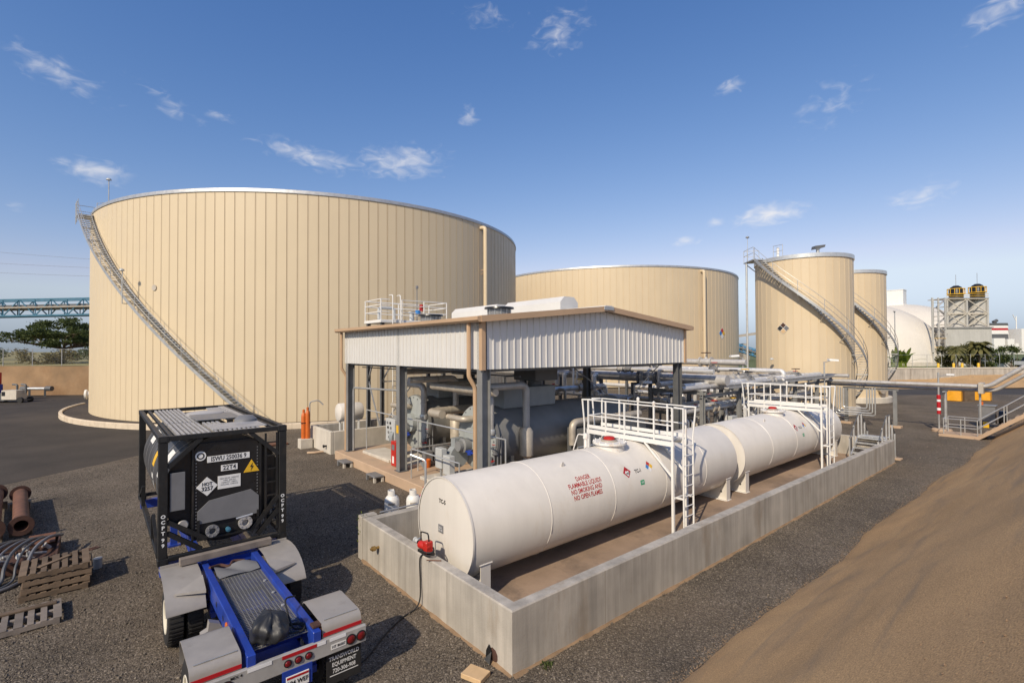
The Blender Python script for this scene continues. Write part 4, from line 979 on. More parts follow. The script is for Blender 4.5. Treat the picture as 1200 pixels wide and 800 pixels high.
# steps over the far end wall
def steps(name, label, u0, v0, v1):
    t = thing(name, label, 'steps', (u0, (v0+v1)/2, 0)); g_ = M['galv_light']
    n = 5
    for i in range(n):
        z = .3 + .21*i; u = u0 - 1.35 + .27*i
        part('tread', MB().box(u, v0, z-.04, u+.27, v1, z), g_, t, **W)
    part('landing', MB().box(u0, v0, 1.16, u0+.55, v1, 1.2), g_, t, **W)
    for i in range(4):
        z = .96 - .24*i; u = u0 + .55 + .26*i; part('tread', MB().box(u, v0, z-.04, u+.26, v1, z), g_, t, **W)
    for v in (v0, v1):
        part('stringer', MB().beam((u0-1.45,v,.17),(u0,v,1.12), .04, .18), g_, t, **W); part('stringer', MB().beam((u0+.5,v,1.12),(u0+1.55,v,.05), .04, .18), g_, t, **W)
        for u, za, zb in ((u0-1.35,.15,1.2),(u0-.7,.6,1.75),(u0,1.1,2.25),(u0+.5,1.1,2.25),(u0+1.0,.7,1.75),(u0+1.45,0,1.25)): part('post', MB().box(u-.03,v-.03,za,u+.03,v+.03,zb), g_, t, **W)
        part('handrail', MB().tube([(u0-1.35,v,1.2),(u0,v,2.25),(u0+.5,v,2.25),(u0+1.45,v,1.25)], .022, 6), M['steel_dark'], t, **W)
    part('footing', MB().cbox(u0+1.25, v0-.25, -.05, u0+1.75, v1+.2, .06, .02), M['conc_tan'], t, **W)
steps('metal_steps', 'galvanised metal steps climbing over the far end of the containment wall', 28.75, 6.62, 7.75)
# hand pump on the wall, hose, post, propane, lumber, weeds
t = thing('transfer_pump', 'red portable transfer pump sitting on the containment wall at the tank end', 'pump', (5.5, 9.5, BH))
part('motor', MB().lathe([(0,0),(.075,0),(.085,.03),(.085,.2),(.06,.24),(0,.24)], (5.42,9.62,BH+.17), (.25,-1,0), 16), M['red'], t, **W)
part('pump_head', MB().cbox(5.38, 9.28, BH+.05, 5.56, 9.44, BH+.30, .02).lathe([(0,0),(.09,0),(.09,.07),(0,.07)], (5.47,9.36,BH+.18), (-1,0,0), 14), M['red'], t, **W)
part('base', MB().box(5.40, 9.25, BH+.002, 5.58, 9.68, BH+.05), M['black_clean'], t, **W)
part('handle', MB().tube(fillet([(5.47,9.64,BH+.1),(5.47,9.66,BH+.42),(5.47,9.34,BH+.46),(5.47,9.30,BH+.2)],.06,3), .016, 6), M['black_clean'], t, **W)
part('outlet', MB().lathe([(.045,0),(.045,.1),(.06,.1),(.06,.14),(0,.14)], (5.42,9.68,BH+.2), (0,1,.1), 12), M['cab'], t, **W)
def hose(pts, r, label, name='hose', mt='rubber', cat='hose'):
    pts = [Vector(p) for p in pts]; out = []
    for i in range(len(pts)-1):
        p0 = pts[max(i-1,0)]; p1 = pts[i]; p2 = pts[i+1]; p3 = pts[min(i+2,len(pts)-1)]
        for k in range(7):
            s = k/7; out.append(.5*((2*p1)+(p2-p0)*s+(2*p0-5*p1+4*p2-p3)*s*s+(3*p1-p0-3*p2+p3)*s**3))
    out.append(pts[-1]); return solo(name, MB().tube(out, r, 7), M[mt], label, cat, base=(pts[0].x, pts[0].y, 0))
coil = [(5.44+.10*math.cos(a), 9.30+.17*math.sin(a), BH+.025+.006*k) for k, a in enumerate(np.linspace(0, 4*math.pi, 22))]
hose(coil + [(5.36,9.42,BH+.01),(5.33,9.46,.95),(5.33,9.44,.55),(5.30,9.40,.2),(5.18,9.38,.035),(4.85,9.28,.022),(4.3,8.95,.022),(3.8,8.55,.022),(3.45,8.35,.022),(3.1,8.3,.05)], .016, 'black hose coiled on the wall and trailing over the gravel to the trailer')
solo('rebar_tie', MB().tube([(5.30,9.12,BH+.012),(5.52,8.9,BH+.012)], .012, 5), M['rust'], 'short rusty bar lying on the containment wall by the pump', 'bar')
t = thing('pipe_post', 'galvanised pipe post with bracket standing inside the near corner of the containment wall', 'post', (7.25,12.1,.15))
part('pole', MB().tube(fillet([(7.0,12.1,.15),(7.0,12.1,2.42),(6.75,12.5,2.55)],.08,3), .032, 8), M['galv_light'], t, **W); part('foot', MB().cbox(6.85,11.95,.152,7.15,12.25,.19,.005), M['galv'], t, **W)
part('gusset', MB().prism([(0,0),(.2,.26),(0,.3)], -.006, .006, lambda x, y, z: (7.0-x*.5, 12.1+x*.8, 2.1+y)), M['galv'], t, **W)
part('ground_pipe', MB().tube([(5.75,11.3,.55),(6.4,11.55,.55),(9.6,11.7,.55)], .03, 6), M['galv_light'], t, **W)
def propane(x, y, label, tilt=0):
    t = thing('propane_cylinder', label, 'gas cylinder', (x,y,0), group='white propane cylinders')
    part('body', MB().lathe([(.0,.03),(.18,.03),(.225,.09),(.24,.16),(.24,.52),(.225,.60),(.17,.67),(.06,.70),(0,.70)], n=28), M['white_clean'], t)
    part('foot_ring', MB().lathe([(.19,.0),(.20,.0),(.20,.08),(.18,.08)], n=24), M['white_clean'], t)
    part('collar', MB().lathe([(.135,.66),(.135,.86),(.12,.86),(.12,.66)], n=20, a0=.5, a1=5.0), M['white_clean'], t); part('valve', MB().lathe([(.04,.69),(.04,.76),(.06,.76),(.06,.82),(0,.83)], n=10), M['blue_sign'] if tilt else M['brass'], t)
    part('label_plate', MB().lathe([(.243,.42),(.243,.50)], n=4, a0=R_(215), a1=R_(265)), M['alu_tan'], t)
propane(7.5, 15.15, 'white propane cylinder outside the wall corner, nearer the black container', 1)
propane(8.08, 14.75, 'white propane cylinder outside the wall corner, nearer the canopy slab')
hose([(9.25,16.2,.42),(9.2,16.0,.45),(9.15,15.9,.25),(9.0,15.7,.12)], .015, 'short purple hose hanging off the edge of the canopy slab', mt='text_red')
solo('flower', MB().lathe([(0,0),(.1,.05),(.12,.14),(.05,.2),(0,.2)], (9.05,15.85,.1), n=9), mat('magenta_plastic', (.36,.02,.12), .5), 'magenta plastic fitting hanging at the slab edge', 'fitting')
for (x, y, s, lb) in ((9.02,23.1,1.,'small low metal step at the far end of the canopy slab'),(9.0,19.75,1.,'small low metal step at the middle of the canopy slab')):
    t = thing('step_stool', lb, 'step', (x,y,0), group='low metal steps')
    part('top', MB().cbox(-.22,-.42,.2,.22,.42,.27,.015), M['mid_grey'], t)
    for a in (-.17,.17):
        for b_ in (-.35,.35): part('leg', MB().cbox(a-.05,b_-.05,0,a+.05,b_+.05,.2,.008), M['mid_grey'] if b_ > 0 else M['conc_pale'], t)
solo('lumber_block', MB().cbox(4.72,6.62,.005,5.02,7.02,.09,.008).xf(Matrix.Translation((4.87,6.9,0)) @ Matrix.Rotation(.35,4,'Z') @ Matrix.Translation((-4.87,-6.9,0))), M['wood_new'], 'short pale plank lying by the wall corner on the gravel', 'plank')
def tuft(cx, cy, cz, n, rad, h, mt, label, droop=0., name='weed'):
    m = MB()
    for i in range(n):
        a = random.random()*6.28; r = rad*math.sqrt(random.random()); x = cx+r*math.cos(a); y = cy+r*math.sin(a); z = cz - droop*random.random()
        d = V(random.uniform(-1,1), random.uniform(-1,1), random.uniform(.3,1.2)).normalized()*h*random.uniform(.5,1); s = d.cross(V(0,0,1)).normalized()*h*.16
        p = V(x,y,z); m.add([p-s*.3, p+d*.5-s, p+d, p+d*.5+s], [(0,1,2,3)])
    return solo(name, m, M[mt], label, 'plant', base=(cx,cy,0))
tuft(5.42, 12.66, 1.16, 110, .13, .11, 'leaf_bright', 'green weed growing down the back corner of the containment wall', .75)
tuft(6.0, 6.27, .0, 60, .12, .09, 'leaf_dark', 'small green weed at the foot of the long wall near its corner')
tuft(3.55, 7.05, .0, 40, .16, .07, 'leaf_dark', 'small green weed on the gravel behind the trailer bumper')
solo('drain_weed', MB().add([(5.25,6.9,.02),(5.33,6.95,.2),(5.35,7.05,.28),(5.34,7.12,.15),(5.27,7.05,.03),(5.2,7.0,.1)], [(0,1,5),(1,2,3),(1,3,4),(1,4,5),(0,5,4)]), M['black_clean'], 'crumpled black plastic stuffed in the drain hole at the wall corner', 'plastic')

# ------------------------------------------------------------------ small bund with little white tank, orange bottles
t = thing('containment_wall', 'small square concrete containment wall beyond the canopy slab', 'wall', (11.4,27.75,0))
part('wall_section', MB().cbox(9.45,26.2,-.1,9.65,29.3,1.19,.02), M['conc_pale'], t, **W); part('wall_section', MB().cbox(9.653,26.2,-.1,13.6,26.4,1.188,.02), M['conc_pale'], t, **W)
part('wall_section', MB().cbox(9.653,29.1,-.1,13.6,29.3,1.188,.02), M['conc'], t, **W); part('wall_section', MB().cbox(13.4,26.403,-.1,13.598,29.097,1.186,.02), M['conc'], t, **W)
part('floor', MB().box(9.5,26.3,-.05,13.5,29.2,.62), M['steel_dark'], t, **W); part('drain_valve', MB().lathe([(.05,0),(.05,.14),(.08,.14),(.08,.2),(0,.2)], (9.46,26.75,.38), (-1,0,0), 10), M['black_clean'], t, **W)
part('drain_pipe', MB().tube(fillet([(9.3,26.8,.1),(8.9,26.9,.08),(8.6,27.2,.06)],.1), .06, 8), M['conc_tan'], t, **W)
t = thing('fuel_tank', 'little white fuel tank on legs inside the small containment wall', 'fuel tank', (11.4,27.9,.62))
part('shell', MB().lathe([(0,-.06),(.3,-.04),(.48,.02),(.52,.08),(.52,1.25),(.48,1.35),(0,1.4)], (10.4,27.7,1.98), (1,0,0), 32), M['white'], t, **W)
for u in (10.65,11.5):
    for v in (27.4,28.0): part('leg', MB().box(u-.04,v-.04,.62,u+.04,v+.04,1.7), M['white_clean'], t, **W)
part('vent_pipe', MB().tube(fillet([(11.0,27.7,2.45),(11.0,27.7,3.75)],.1), .06, 8).lathe([(.06,0),(.1,.02),(.1,.1),(0,.12)], (11.0,27.7,3.75), n=10), M['white_clean'], t, **W)
nfpa(t, lambda x, y, o: (10.345-o, 27.72-x, 1.98+y), .19)
t = thing('gas_cylinder_stand', 'pair of tall orange gas cylinders standing together on a concrete block', 'gas cylinder', (9.05,29.0,0))
part('block', MB().cbox(8.72,28.75,-.05,9.38,29.28,.52,.02), M['conc_pale'], t, **W)
for (x, y, h) in ((8.98,29.08,1.5),(9.17,28.98,1.62)):
    c = part('cylinder', MB().lathe([(0,0),(.12,0),(.13,.04),(.13,h-.25),(.10,h-.1),(.05,h-.03),(.05,h+.02)], (x,y,.52), n=20), M['orange'], t, **W)
    part('valve_cap', MB().lathe([(.07,0),(.07,.14),(0,.17)], (x,y,.52+h-.02), n=12), M['orange'], c, **W)
part('strap', MB().beam((8.8,29.0,1.4),(9.3,28.88,1.4), .02, .05), M['black_clean'], t, **W)
solo('rusty_plate', MB().cbox(7.3,30.6,.01,8.6,31.6,.12,.02), M['rust'], 'rusty flat plate lying on the gravel beyond the black container', 'plate')
solo('sample_tap', MB().tube(fillet([(9.8,30.6,0),(9.8,30.6,2.4),(10.25,30.4,2.5),(10.5,30.3,2.2)],.15), .035, 6), M['galv'], 'thin bent sample pipe before the largest tank by the small wall', 'pipe')
# ------------------------------------------------------------------ black tank container
CW_, CL, CHH = 2.438, 6.058, 2.591
tc = thing('tank_container', 'black framed tank container on the blue trailer, white number plates on its end', 'tank container', (.96, 12.24, 1.15))
K = M['black']
for x in (0, CW_-.16):
    for y in (0, CL-.16): part('corner_post', MB().cbox(x, y, .12, x+.16, y+.16, CHH-.12, .012), K, tc)
ccm = MB().cbox(-.006,-.006,-.006,.184,.168,.126,.01).mesh('corner_casting', M['black'])
hole = MB().prism([(.045*math.cos(a)*1.3+.09, .045*math.sin(a)+.06) for a in np.linspace(0,6.28,13)[:-1]], -.0085, -.0075, lambda x, y, z: (x, z, y)).mesh('hole', M['text_black'])
for x in (0, CW_-.178):
    for y in (0, CL-.162):
        for z in (0, CHH-.118):
            c = inst('corner_casting', ccm, tc, (x,y,z))
            if y == 0: inst('hole', hole, c)
for z in (.05, CHH-.1):
    for x in (0, CW_-.1): part('side_rail', MB().cbox(x, .17, z, x+.1, CL-.17, z+.1, .01), K, tc)
    for y in (.0, CL-.1): part('end_rail', MB().cbox(.17, y, z, CW_-.17, y+.1, z+.1, .01), K, tc)
part('inner_rail', MB().cbox(.2,.17,CHH-.09,.27,CL-.17,CHH-.02,.008), K, tc); part('inner_rail', MB().cbox(CW_-.27,.17,CHH-.09,CW_-.2,CL-.17,CHH-.02,.008), K, tc)
for (p, q) in (((.16,.06,1.95),(.75,.06,2.5)), ((CW_-.16,.06,1.95),(CW_-.75,.06,2.5)), ((.16,.06,.85),(.85,.06,.35)), ((.16,.06,.62),(.75,.06,.16)), ((CW_-.16,.06,1.0),(CW_-.75,.06,.3)), ((CW_-.16,.06,.7),(CW_-.6,.06,.2))):
    part('corner_brace', MB().beam(p, q, .09, .09), K, tc)
for sx in (.03, CW_-.03):
    for (p, q) in (((sx,.2,.1),(sx,1.5,.65)), ((sx,CL-.2,.1),(sx,CL-1.5,.65)), ((sx,1.5,.65),(sx,1.5,.1)), ((sx,CL-1.5,.65),(sx,CL-1.5,.1))): part('side_brace', MB().beam(p, q, .06, .08), K, tc)
TCX, TCZ, TCR = CW_/2, 1.36, 1.13
sh = part('tank_shell', MB().lathe([(.0,.16),(.7,.2),(1.0,.28),(TCR-.04,.36),(TCR,.45),(TCR,CL-.45),(TCR-.04,CL-.36),(.9,CL-.24),(0,CL-.18)], (TCX,0,TCZ), (0,1,0), 64), M['dark_shell'], tc)
for y in (.75, 1.5, 2.3, 3.05, 3.8, 4.6, 5.3): part('jacket_band', MB().lathe([(TCR+.001,-.03),(TCR+.012,-.03),(TCR+.012,.03),(TCR+.001,.03)], (TCX,y,TCZ), (0,1,0), 64), M['mid_grey'], sh)
# placards on the side
for (y, z, w_, h_, mm) in ((1.0,1.98,.5,.34,'decal_white'),(4.4,2.0,.7,.34,'decal_white'),(2.6,1.72,.4,.32,'yellow'),(1.35,1.62,.3,.2,'decal_white'),(1.75,1.22,.15,.18,'brass'),(2.35,1.1,.14,.34,'decal_white'),(1.45,.85,.18,.34,'decal_white'),(2.5,1.35,.3,.12,'decal_white')):
    a0 = math.asin(max(-.95, min(.95, (z-TCZ)/TCR)))
    part('side_placard', MB().grid(lambda i, j: (TCX-(TCR+.014)*math.cos(a0+(j-.5)*h_/TCR), y+(i-.5)*w_, TCZ+(TCR+.014)*math.sin(a0+(j-.5)*h_/TCR)), 1, 3), M[mm], sh)
# end panel facing the camera
ep = part('end_panel', MB().prism([(.6,.34),(1.9,.34),(1.9,2.2),(1.78,2.36),(.72,2.36),(.6,2.2)], .10, .16, lambda x, y, z: (x, z, y)), M['black_clean'], tc)
part('end_skin', MB().lathe([(0,.17),(1.14,.17),(1.14,.42)], (TCX,0,TCZ), (0,1,0), 64), M['black_clean'], tc)
for x in (.6, 1.9): part('panel_flange', MB().box(x-.018,.075,.34,x+.018,.12,2.3), K, ep)
rv = MB()
for i in range(26):
    for x in (.66, 1.84): rv.box(x-.012,.090,.45+.068*i,x+.012,.101,.47+.068*i)
part('rivet_row', rv, M['mid_grey'], ep)
def plate(x0, z0, x1, z1, mm, y=.092, name='number_plate', label=None): return part(name, MB().cbox(x0, y-.006, z0, x1, y+.007, z1, .002), M[mm], ep, label)
def etext(s, x, z, size, mm='text_black', y=.084, bold=.003, sx=.9): return text_mb(s, size, lambda a, b: (x+a, y, z+b), bold, sx=sx)
p = plate(.86, 1.94, 1.68, 2.07, 'decal_white', label='white plate with container number'); part('plate_text', etext('ISWU 250036 9', 1.27, 2.005, .135, sx=.78), M['text_black'], p)
p = plate(1.12, 1.72, 1.44, 1.85, 'decal_white', label='white plate reading 22T4'); part('plate_text', etext('22T4', 1.28, 1.785, .135), M['text_black'], p)
p = part('round_badge', MB().lathe([(0,.014),(.1,.014),(.1,0)], (.74,.1,2.1), (0,-1,0), 24), M['decal_white'], ep); part('badge_ring', MB().lathe([(.045,.017),(.07,.017)], (.74,.1,2.1), (0,-1,0), 20), M['text_black'], p)
p = part('warning_triangle', MB().prism([(-.16,-.12),(.16,-.12),(0,.15)], .084, .098, lambda x, y, z: (1.72+x, z, 1.74+y)), M['yellow'], ep, 'yellow electric shock warning triangle')
part('lightning_bolt', MB().prism([(.02,.09),(-.035,.0),(.0,.0),(-.02,-.09),(.04,.02),(.005,.02)], .080, .083, lambda x, y, z: (1.72+x, z, 1.73+y)), M['text_black'], p)
p = plate(1.06, 1.34, 1.50, 1.62, 'decal_white', name='data_plate'); part('plate_text', etext('MAX GROSS  36000 KG\nTARE  4600 KG\nCAPACITY  24000 L\nPAYLOAD  31400 KG', 1.28, 1.49, .045, sx=.8, bold=0), M['text_black'], p)
p = part('hazard_placard', MB().prism([(-.2,0),(0,-.2),(.2,0),(0,.2)], .084, .098, lambda x, y, z: (.86+x, z, 1.44+y)), M['decal_white'], ep, 'white diamond reading HOT 3257'); part('plate_text', etext('HOT', .86, 1.49, .1, y=.080), M['text_black'], p); part('plate_text', etext('3257', .86, 1.39, .12, y=.080), M['text_black'], p)
part('heat_shield', MB().prism([(.68,.68),(1.86,.68),(1.86,1.08),(1.70,1.24),(.90,1.14),(.68,.94)], .05, .075, lambda x, y, z: (x, z, y)), M['mid_grey'], tc, 'grey bent shield plate over the valves')
bx = part('valve_box', MB().box(.68,.03,.33,1.86,.09,.37).box(.68,.03,.37,.72,.09,.76).box(1.82,.03,.37,1.86,.09,.76), K, tc)
for (x, z, r, mm) in ((.95,.50,.13,'mid_grey'),(1.58,.54,.14,'alu_dull')):
    part('flange', MB().lathe([(0,.02),(r*.45,.02),(r*.5,.12),(r,.12),(r,.07),(r*.8,.0)], (x,.1,z), (0,-1,0), 20), M[mm], bx)
    bl = MB()
    for i in range(8):
        a = i*math.pi/4; bl.cyl((x+r*.8*math.cos(a),-.03,z+r*.8*math.sin(a)), (x+r*.8*math.cos(a),.0,z+r*.8*math.sin(a)), .014, n=6)
    part('bolt_ring', bl, M['galv'], bx)
part('blue_valve', MB().lathe([(0,0),(.045,0),(.05,.08),(0,.09)], (1.25,.08,.46), (0,-1,0), 12), M['teal'], bx); part('silver_handle', MB().tube([(1.4,.0,.66),(1.72,-.02,.7)], .022, 6), M['galv_light'], bx)
part('document_panel', MB().cbox(.2,.03,1.05,.46,.05,1.83,.006), M['mid_grey'], tc, 'plain grey panel beside the left corner post')
part('round_gauge', MB().lathe([(0,.02),(.085,.02),(.1,.0)], (.43,.08,.72), (0,-1,0), 18), M['alu_dull'], tc)
ld = part('ladder', MB().box(1.98,.03,.25,2.02,.06,2.45).box(2.22,.03,.25,2.26,.06,2.45), K, tc)
for i in range(7): part('rung', MB().box(2.02,.035,.42+.3*i,2.22,.055,.45+.3*i), M['black'], ld)
for x, ss in ((.085, 'OCPT99'), (CW_-.085, 'OCPT99')):
    for i, ch in enumerate(ss): part('post_letter', text_mb(ch, .10, lambda a, b: (x+a, -.004, .98-.112*i-(.02 if i > 3 else 0)+b), .004), M['text_white'], tc)
# walkway planks on the roof
for (x0, x1, y0, y1) in ((.34,.98,.16,2.2),(.34,.98,2.34,CL-.3),(1.02,1.95,.16,1.35),(1.02,1.4,1.4,2.0)):
    m = MB(); n = int((x1-x0)/.09)
    for i in range(n): a0 = x0+i*(x1-x0)/n; m.cbox(a0+.004, y0, CHH-.06, a0+(x1-x0)/n-.036, y1, CHH-.005, .006)
    m.box(x0, y0, CHH-.075, x1, y1, CHH-.062); part('walkway', m, M['walk'], tc)
for k in range(9):
    y0 = .3 + k*.13
    if k < 8: part('walkway_plank', MB().cbox(1.0, y0+.05, CHH-.004, 2.1, y0+.16, CHH+.012, .004), M['walk'], tc)
part('walkway', MB().cbox(1.98,1.5,CHH-.06,2.14,CL-.3,CHH-.01,.006), M['walk'], tc)
for k in range(16): part('walkway_plank', MB().cbox(1.62, 2.35+k*.2, CHH-.05, 1.95, 2.35+k*.2+.16, CHH-.012, .004), M['walk'], tc)
part('spill_box', MB().box(1.02,2.1,CHH-.3,1.6,4.4,CHH-.28), M['black_clean'], tc)
part('manlid_cover', MB().cbox(.92,2.05,CHH+.02,1.9,3.35,CHH+.045,.006), M['mid_grey'], tc, 'flat grey cover over the roof hatch')
part('manlid_ring', MB().lathe([(.42,0),(.45,0),(.45,.16),(.4,.18),(0,.2)], (1.35,3.75,CHH-.12), (0,0,1), 24), M['alu_dull'], tc)
part('airline_cap', MB().lathe([(.0,.16),(.16,.14),(.25,.06),(.26,.0)], (1.88,1.45,CHH+.0), (0,0,1), 20), M['mid_grey'], tc)

# ------------------------------------------------------------------ blue trailer chassis
tr = thing('trailer_chassis', 'blue trailer chassis with grey mudguards carrying the black tank container', 'trailer', (2.17, 8.4, 0))
def tp(name, mb, mt, par=None, label=None, ang=35): return part(name, mb, M[mt], par or tr, label, world=True, ang=ang)
for x in (1.66, 2.58):
    r_ = tp('chassis_rail', MB().cbox(x, 7.86, .80, x+.12, 18.2, 1.14, .01), 'blue')
    for y in (9.6, 10.2, 13.0, 15.0): tp('rail_hole', MB().lathe([(0,0),(.05,0)], (x-.003 if x < 2 else x+.123, y, .97), (-1 if x < 2 else 1,0,0), 12), 'black_clean', r_)
tp('cross_member', MB().cbox(1.78,12.02,.86,2.58,12.14,1.14,.01), 'blue'); tp('cross_member', MB().cbox(1.0,11.9,.98,3.36,12.02,1.13,.01), 'blue')
for y in (8.4, 9.6, 10.8, 14.5, 16.5): tp('cross_member', MB().cbox(1.78,y,.84,2.58,y+.1,.98,.01), 'blue')
tp('bolster', MB().cbox(1.0,18.0,.9,3.38,18.22,1.14,.01), 'blue'); tp('bolster', MB().cbox(1.0,12.3,.9,3.38,12.5,1.14,.01), 'blue')
# open mesh deck between the rails
ms = MB()
for i in range(14): x = 1.80+.0585*i; ms.box(x,8.12,1.045,x+.009,11.55,1.057)
for i in range(60): y = 8.12+.0578*i; ms.box(1.78,y,1.048,2.58,y+.010,1.061)
o = tp('deck_mesh', ms, 'steel_col', label='grey open mesh between the chassis rails'); o['kind'] = 'stuff'
for i in range(4): tp('mesh_clip', MB().lathe([(0,.02),(.03,.02),(.03,0)], (2.5,8.6+.6*i,1.065), (0,0,1), 8), 'galv_light')
tp('belly_plate', MB().box(1.8,8.2,.70,2.56,11.8,.72), 'blue')
def wheel(x0, x1, y, out):
    R0 = .51; cx = (x0+x1)/2; hw = abs(x1-x0)/2
    w_ = part('wheel', MB().lathe([(.3,-hw*.9),(R0-.06,-hw),(R0-.01,-hw*.85),(R0,-hw*.5),(R0,hw*.5),(R0-.01,hw*.85),(R0-.06,hw),(.3,hw*.9)], (cx,y,R0), (1,0,0), 40), M['rubber'], tr, world=True)
    tg = MB()
    for i in range(40):
        a = 2*math.pi*i/40; c = V(cx, y+math.cos(a)*(R0+.004), R0+math.sin(a)*(R0+.004)); d = V(0,-math.sin(a),math.cos(a)); n_ = V(0,math.cos(a),math.sin(a))
        tg.beam(c-V(hw*.8,0,0), c+V(hw*.8,0,0), .035, .02, n_)
    part('tread_lugs', tg, M['rubber'], w_, world=True)
    s = -1 if out < 0 else 1
    part('rim', MB().lathe([(.31,hw*.86),(.30,hw*.98),(.27,hw*.9),(.25,hw*.2),(.12,hw*.15),(.1,hw*.5),(0,hw*.5)], (cx,y,R0), (s,0,0), 32), M['rim'], w_, world=True)
for y in (8.50, 11.35):
    wheel(1.0,1.27,y,-1); wheel(1.30,1.57,y,0); wheel(2.77,3.04,y,0); wheel(3.07,3.34,y,1)
    tp('axle', MB().cyl((1.1,y,.51),(3.2,y,.51), .07, n=10), 'black_clean')
    for x in (1.72, 2.64): tp('spring_hanger', MB().box(x-.04,y-.5,.45,x+.04,y+.5,.56).box(x-.05,y-.45,.5,x+.05,y-.35,.8).box(x-.05,y+.35,.5,x+.05,y+.45,.8), 'blue')
# front mudguards: rolled quarter shells
for (x0, x1) in ((.96,1.58),(2.72,3.36)):
    prof = [(12.05,1.17),(11.75,1.205),(11.45,1.20),(11.2,1.15),(10.98,1.06),(10.80,.93),(10.68,.78)]
    m = MB(); k = len(prof)
    vs = [(x0,y,z) for y, z in prof] + [(x1,y,z) for y, z in prof] + [(x0,y+.0,z-.016) for y, z in prof] + [(x1,y,z-.016) for y, z in prof]
    fs = [(i,i+1,k+i+1,k+i) for i in range(k-1)] + [(2*k+i,3*k+i,3*k+i+1,2*k+i+1) for i in range(k-1)] + [(i,2*k+i,2*k+i+1,i+1) for i in range(k-1)] + [(k+i,k+i+1,3*k+i+1,3*k+i) for i in range(k-1)] + [(0,k,3*k,2*k),(k-1,3*k-1,4*k-1,2*k-1)]
    m.add(vs, fs); fd = tp('mudguard', m, 'fender', ang=50)
    xi = x1 if x0 < 2 else x0; xo = x0+.15 if x0 < 2 else x1-.15
    tp('mudguard_stay', MB().add([(xi,11.0,1.10),(xi,10.75,1.0),(xo,10.90,1.03),(xi,11.15,1.20),(xi,10.75,1.06),(xo,10.92,1.055)], [(0,1,2),(3,5,4),(0,3,4,1),(1,4,5,2),(2,5,3,0)]), 'fender', fd)
    tp('mudguard_lip', MB().box(x0+.02,12.02,1.175,x1-.02,12.06,1.215), 'fender', fd)
# rear mudguards: boxes open to the inside
for (x0, x1) in ((.97,1.60),(2.73,3.36)):
    prof = [(8.92,.82),(8.90,1.12),(8.84,1.19),(8.75,1.21),(8.0,1.20),(7.93,1.17),(7.90,1.10),(7.89,.98)]
    m = MB(); k = len(prof); m.add([(x0,y,z) for y, z in prof] + [(x1,y,z) for y, z in prof] + [(x0,y*.997+.025,z-.016) for y, z in prof] + [(x1,y*.997+.025,z-.016) for y, z in prof],
        [(i,i+1,k+i+1,k+i) for i in range(k-1)] + [(2*k+i,3*k+i,3*k+i+1,2*k+i+1) for i in range(k-1)] + [(i,2*k+i,2*k+i+1,i+1) for i in range(k-1)] + [(k+i,k+i+1,3*k+i+1,3*k+i) for i in range(k-1)])
    fd = tp('mudguard', m, 'fender', ang=50); tp('rivet_strip', MB().box(x0+.06,7.99,1.203,x1-.04,8.01,1.212), 'galv', fd)
    tp('red_stripe', MB().box(x0+.01,7.878,1.005,x1-.005,7.888,1.06), 'red_tape', fd)
# bumper bar with lamps and plates
bp = tp('bumper', MB().cbox(.94,7.83,.72,3.42,7.90,.985,.012), 'bumper')
for x0, x1, mm in ((1.66,1.98,'white_tape'),(2.12,2.62,'red_tape'),(2.63,2.76,'white_tape'),(2.82,3.08,'white_tape')): tp('tape_strip', MB().box(x0,7.824,.925,x1,7.8285,.975), mm, bp)
for x, r in ((1.06,.065),(1.40,.065),(2.20,.045),(2.35,.045),(2.50,.045),(3.16,.065),(3.33,.065)):
    l = tp('tail_lamp', MB().lathe([(0,.03),(r*.7,.026),(r,.012),(r,0)], (x,7.829,.845), (0,-1,0), 20), 'lamp_red', bp); tp('lamp_grommet', MB().lathe([(r*1.25,0),(r*1.25,.012),(r*1.02,.016)], (x,7.829,.845), (0,-1,0), 20), 'black_clean', l)
p = tp('reflective_label', MB().box(2.84,7.824,.79,3.08,7.8285,.87), 'decal_white', bp); tp('label_text', text_mb('HT 86007', .06, lambda a, b: (2.96+a, 7.821, .83+b), .001, sx=.85), 'text_black', p)
tp('label_text', text_mb('MIX 4', .06, lambda a, b: (1.52+a, 7.824, .93+b), .001), 'text_black', bp)
p = tp('licence_plate', MB().cbox(2.17,7.80,.46,2.50,7.812,.66,.004), 'decal_white'); tp('plate_text', text_mb('194 WEF', .095, lambda a, b: (2.335+a, 7.796, .545+b), .002, sx=.85), 'text_black', p); tp('plate_band', MB().box(2.18,7.7965,.615,2.49,7.799,.645), 'red_tape', p)
tp('plate_bracket', MB().box(2.12,7.815,.44,2.55,7.83,.74), 'blue')
for (x0, x1) in ((.99,1.58),(2.80,3.36)):
    f_ = tp('mud_flap', MB().cbox(x0,7.905,.2,x1,7.918,.72,.004), 'rubber')
    for i, s in enumerate(('TRANSWORLD','EQUIPMENT','720-306-908')): tp('flap_text', text_mb(s, .088, lambda a, b: ((x0+x1)/2+a, 7.902, .60-.10*i+b), .002, sx=.82), 'text_white', f_)
    tp('flap_line', MB().box(x0+.05,7.9,.33,x1-.05,7.903,.342), 'text_white', f_)
tp('side_bracket', MB().prism([(0,0),(.28,0),(.34,.1),(.28,.22),(.12,.3),(.1,.16),(0,.12)], 9.72, 9.86, lambda x, y, z: (1.36+x, z, .62+y)), 'fender'); tp('marker_lamp', MB().lathe([(0,.03),(.05,.02),(.055,0)], (1.655,9.25,1.0), (-1,0,0), 14), 'orange')
tp('toggle_lock', MB().cbox(2.60,7.95,1.145,2.74,8.1,1.19,.01).cbox(2.64,7.92,1.05,2.82,8.0,1.12,.01), 'rust_dark')
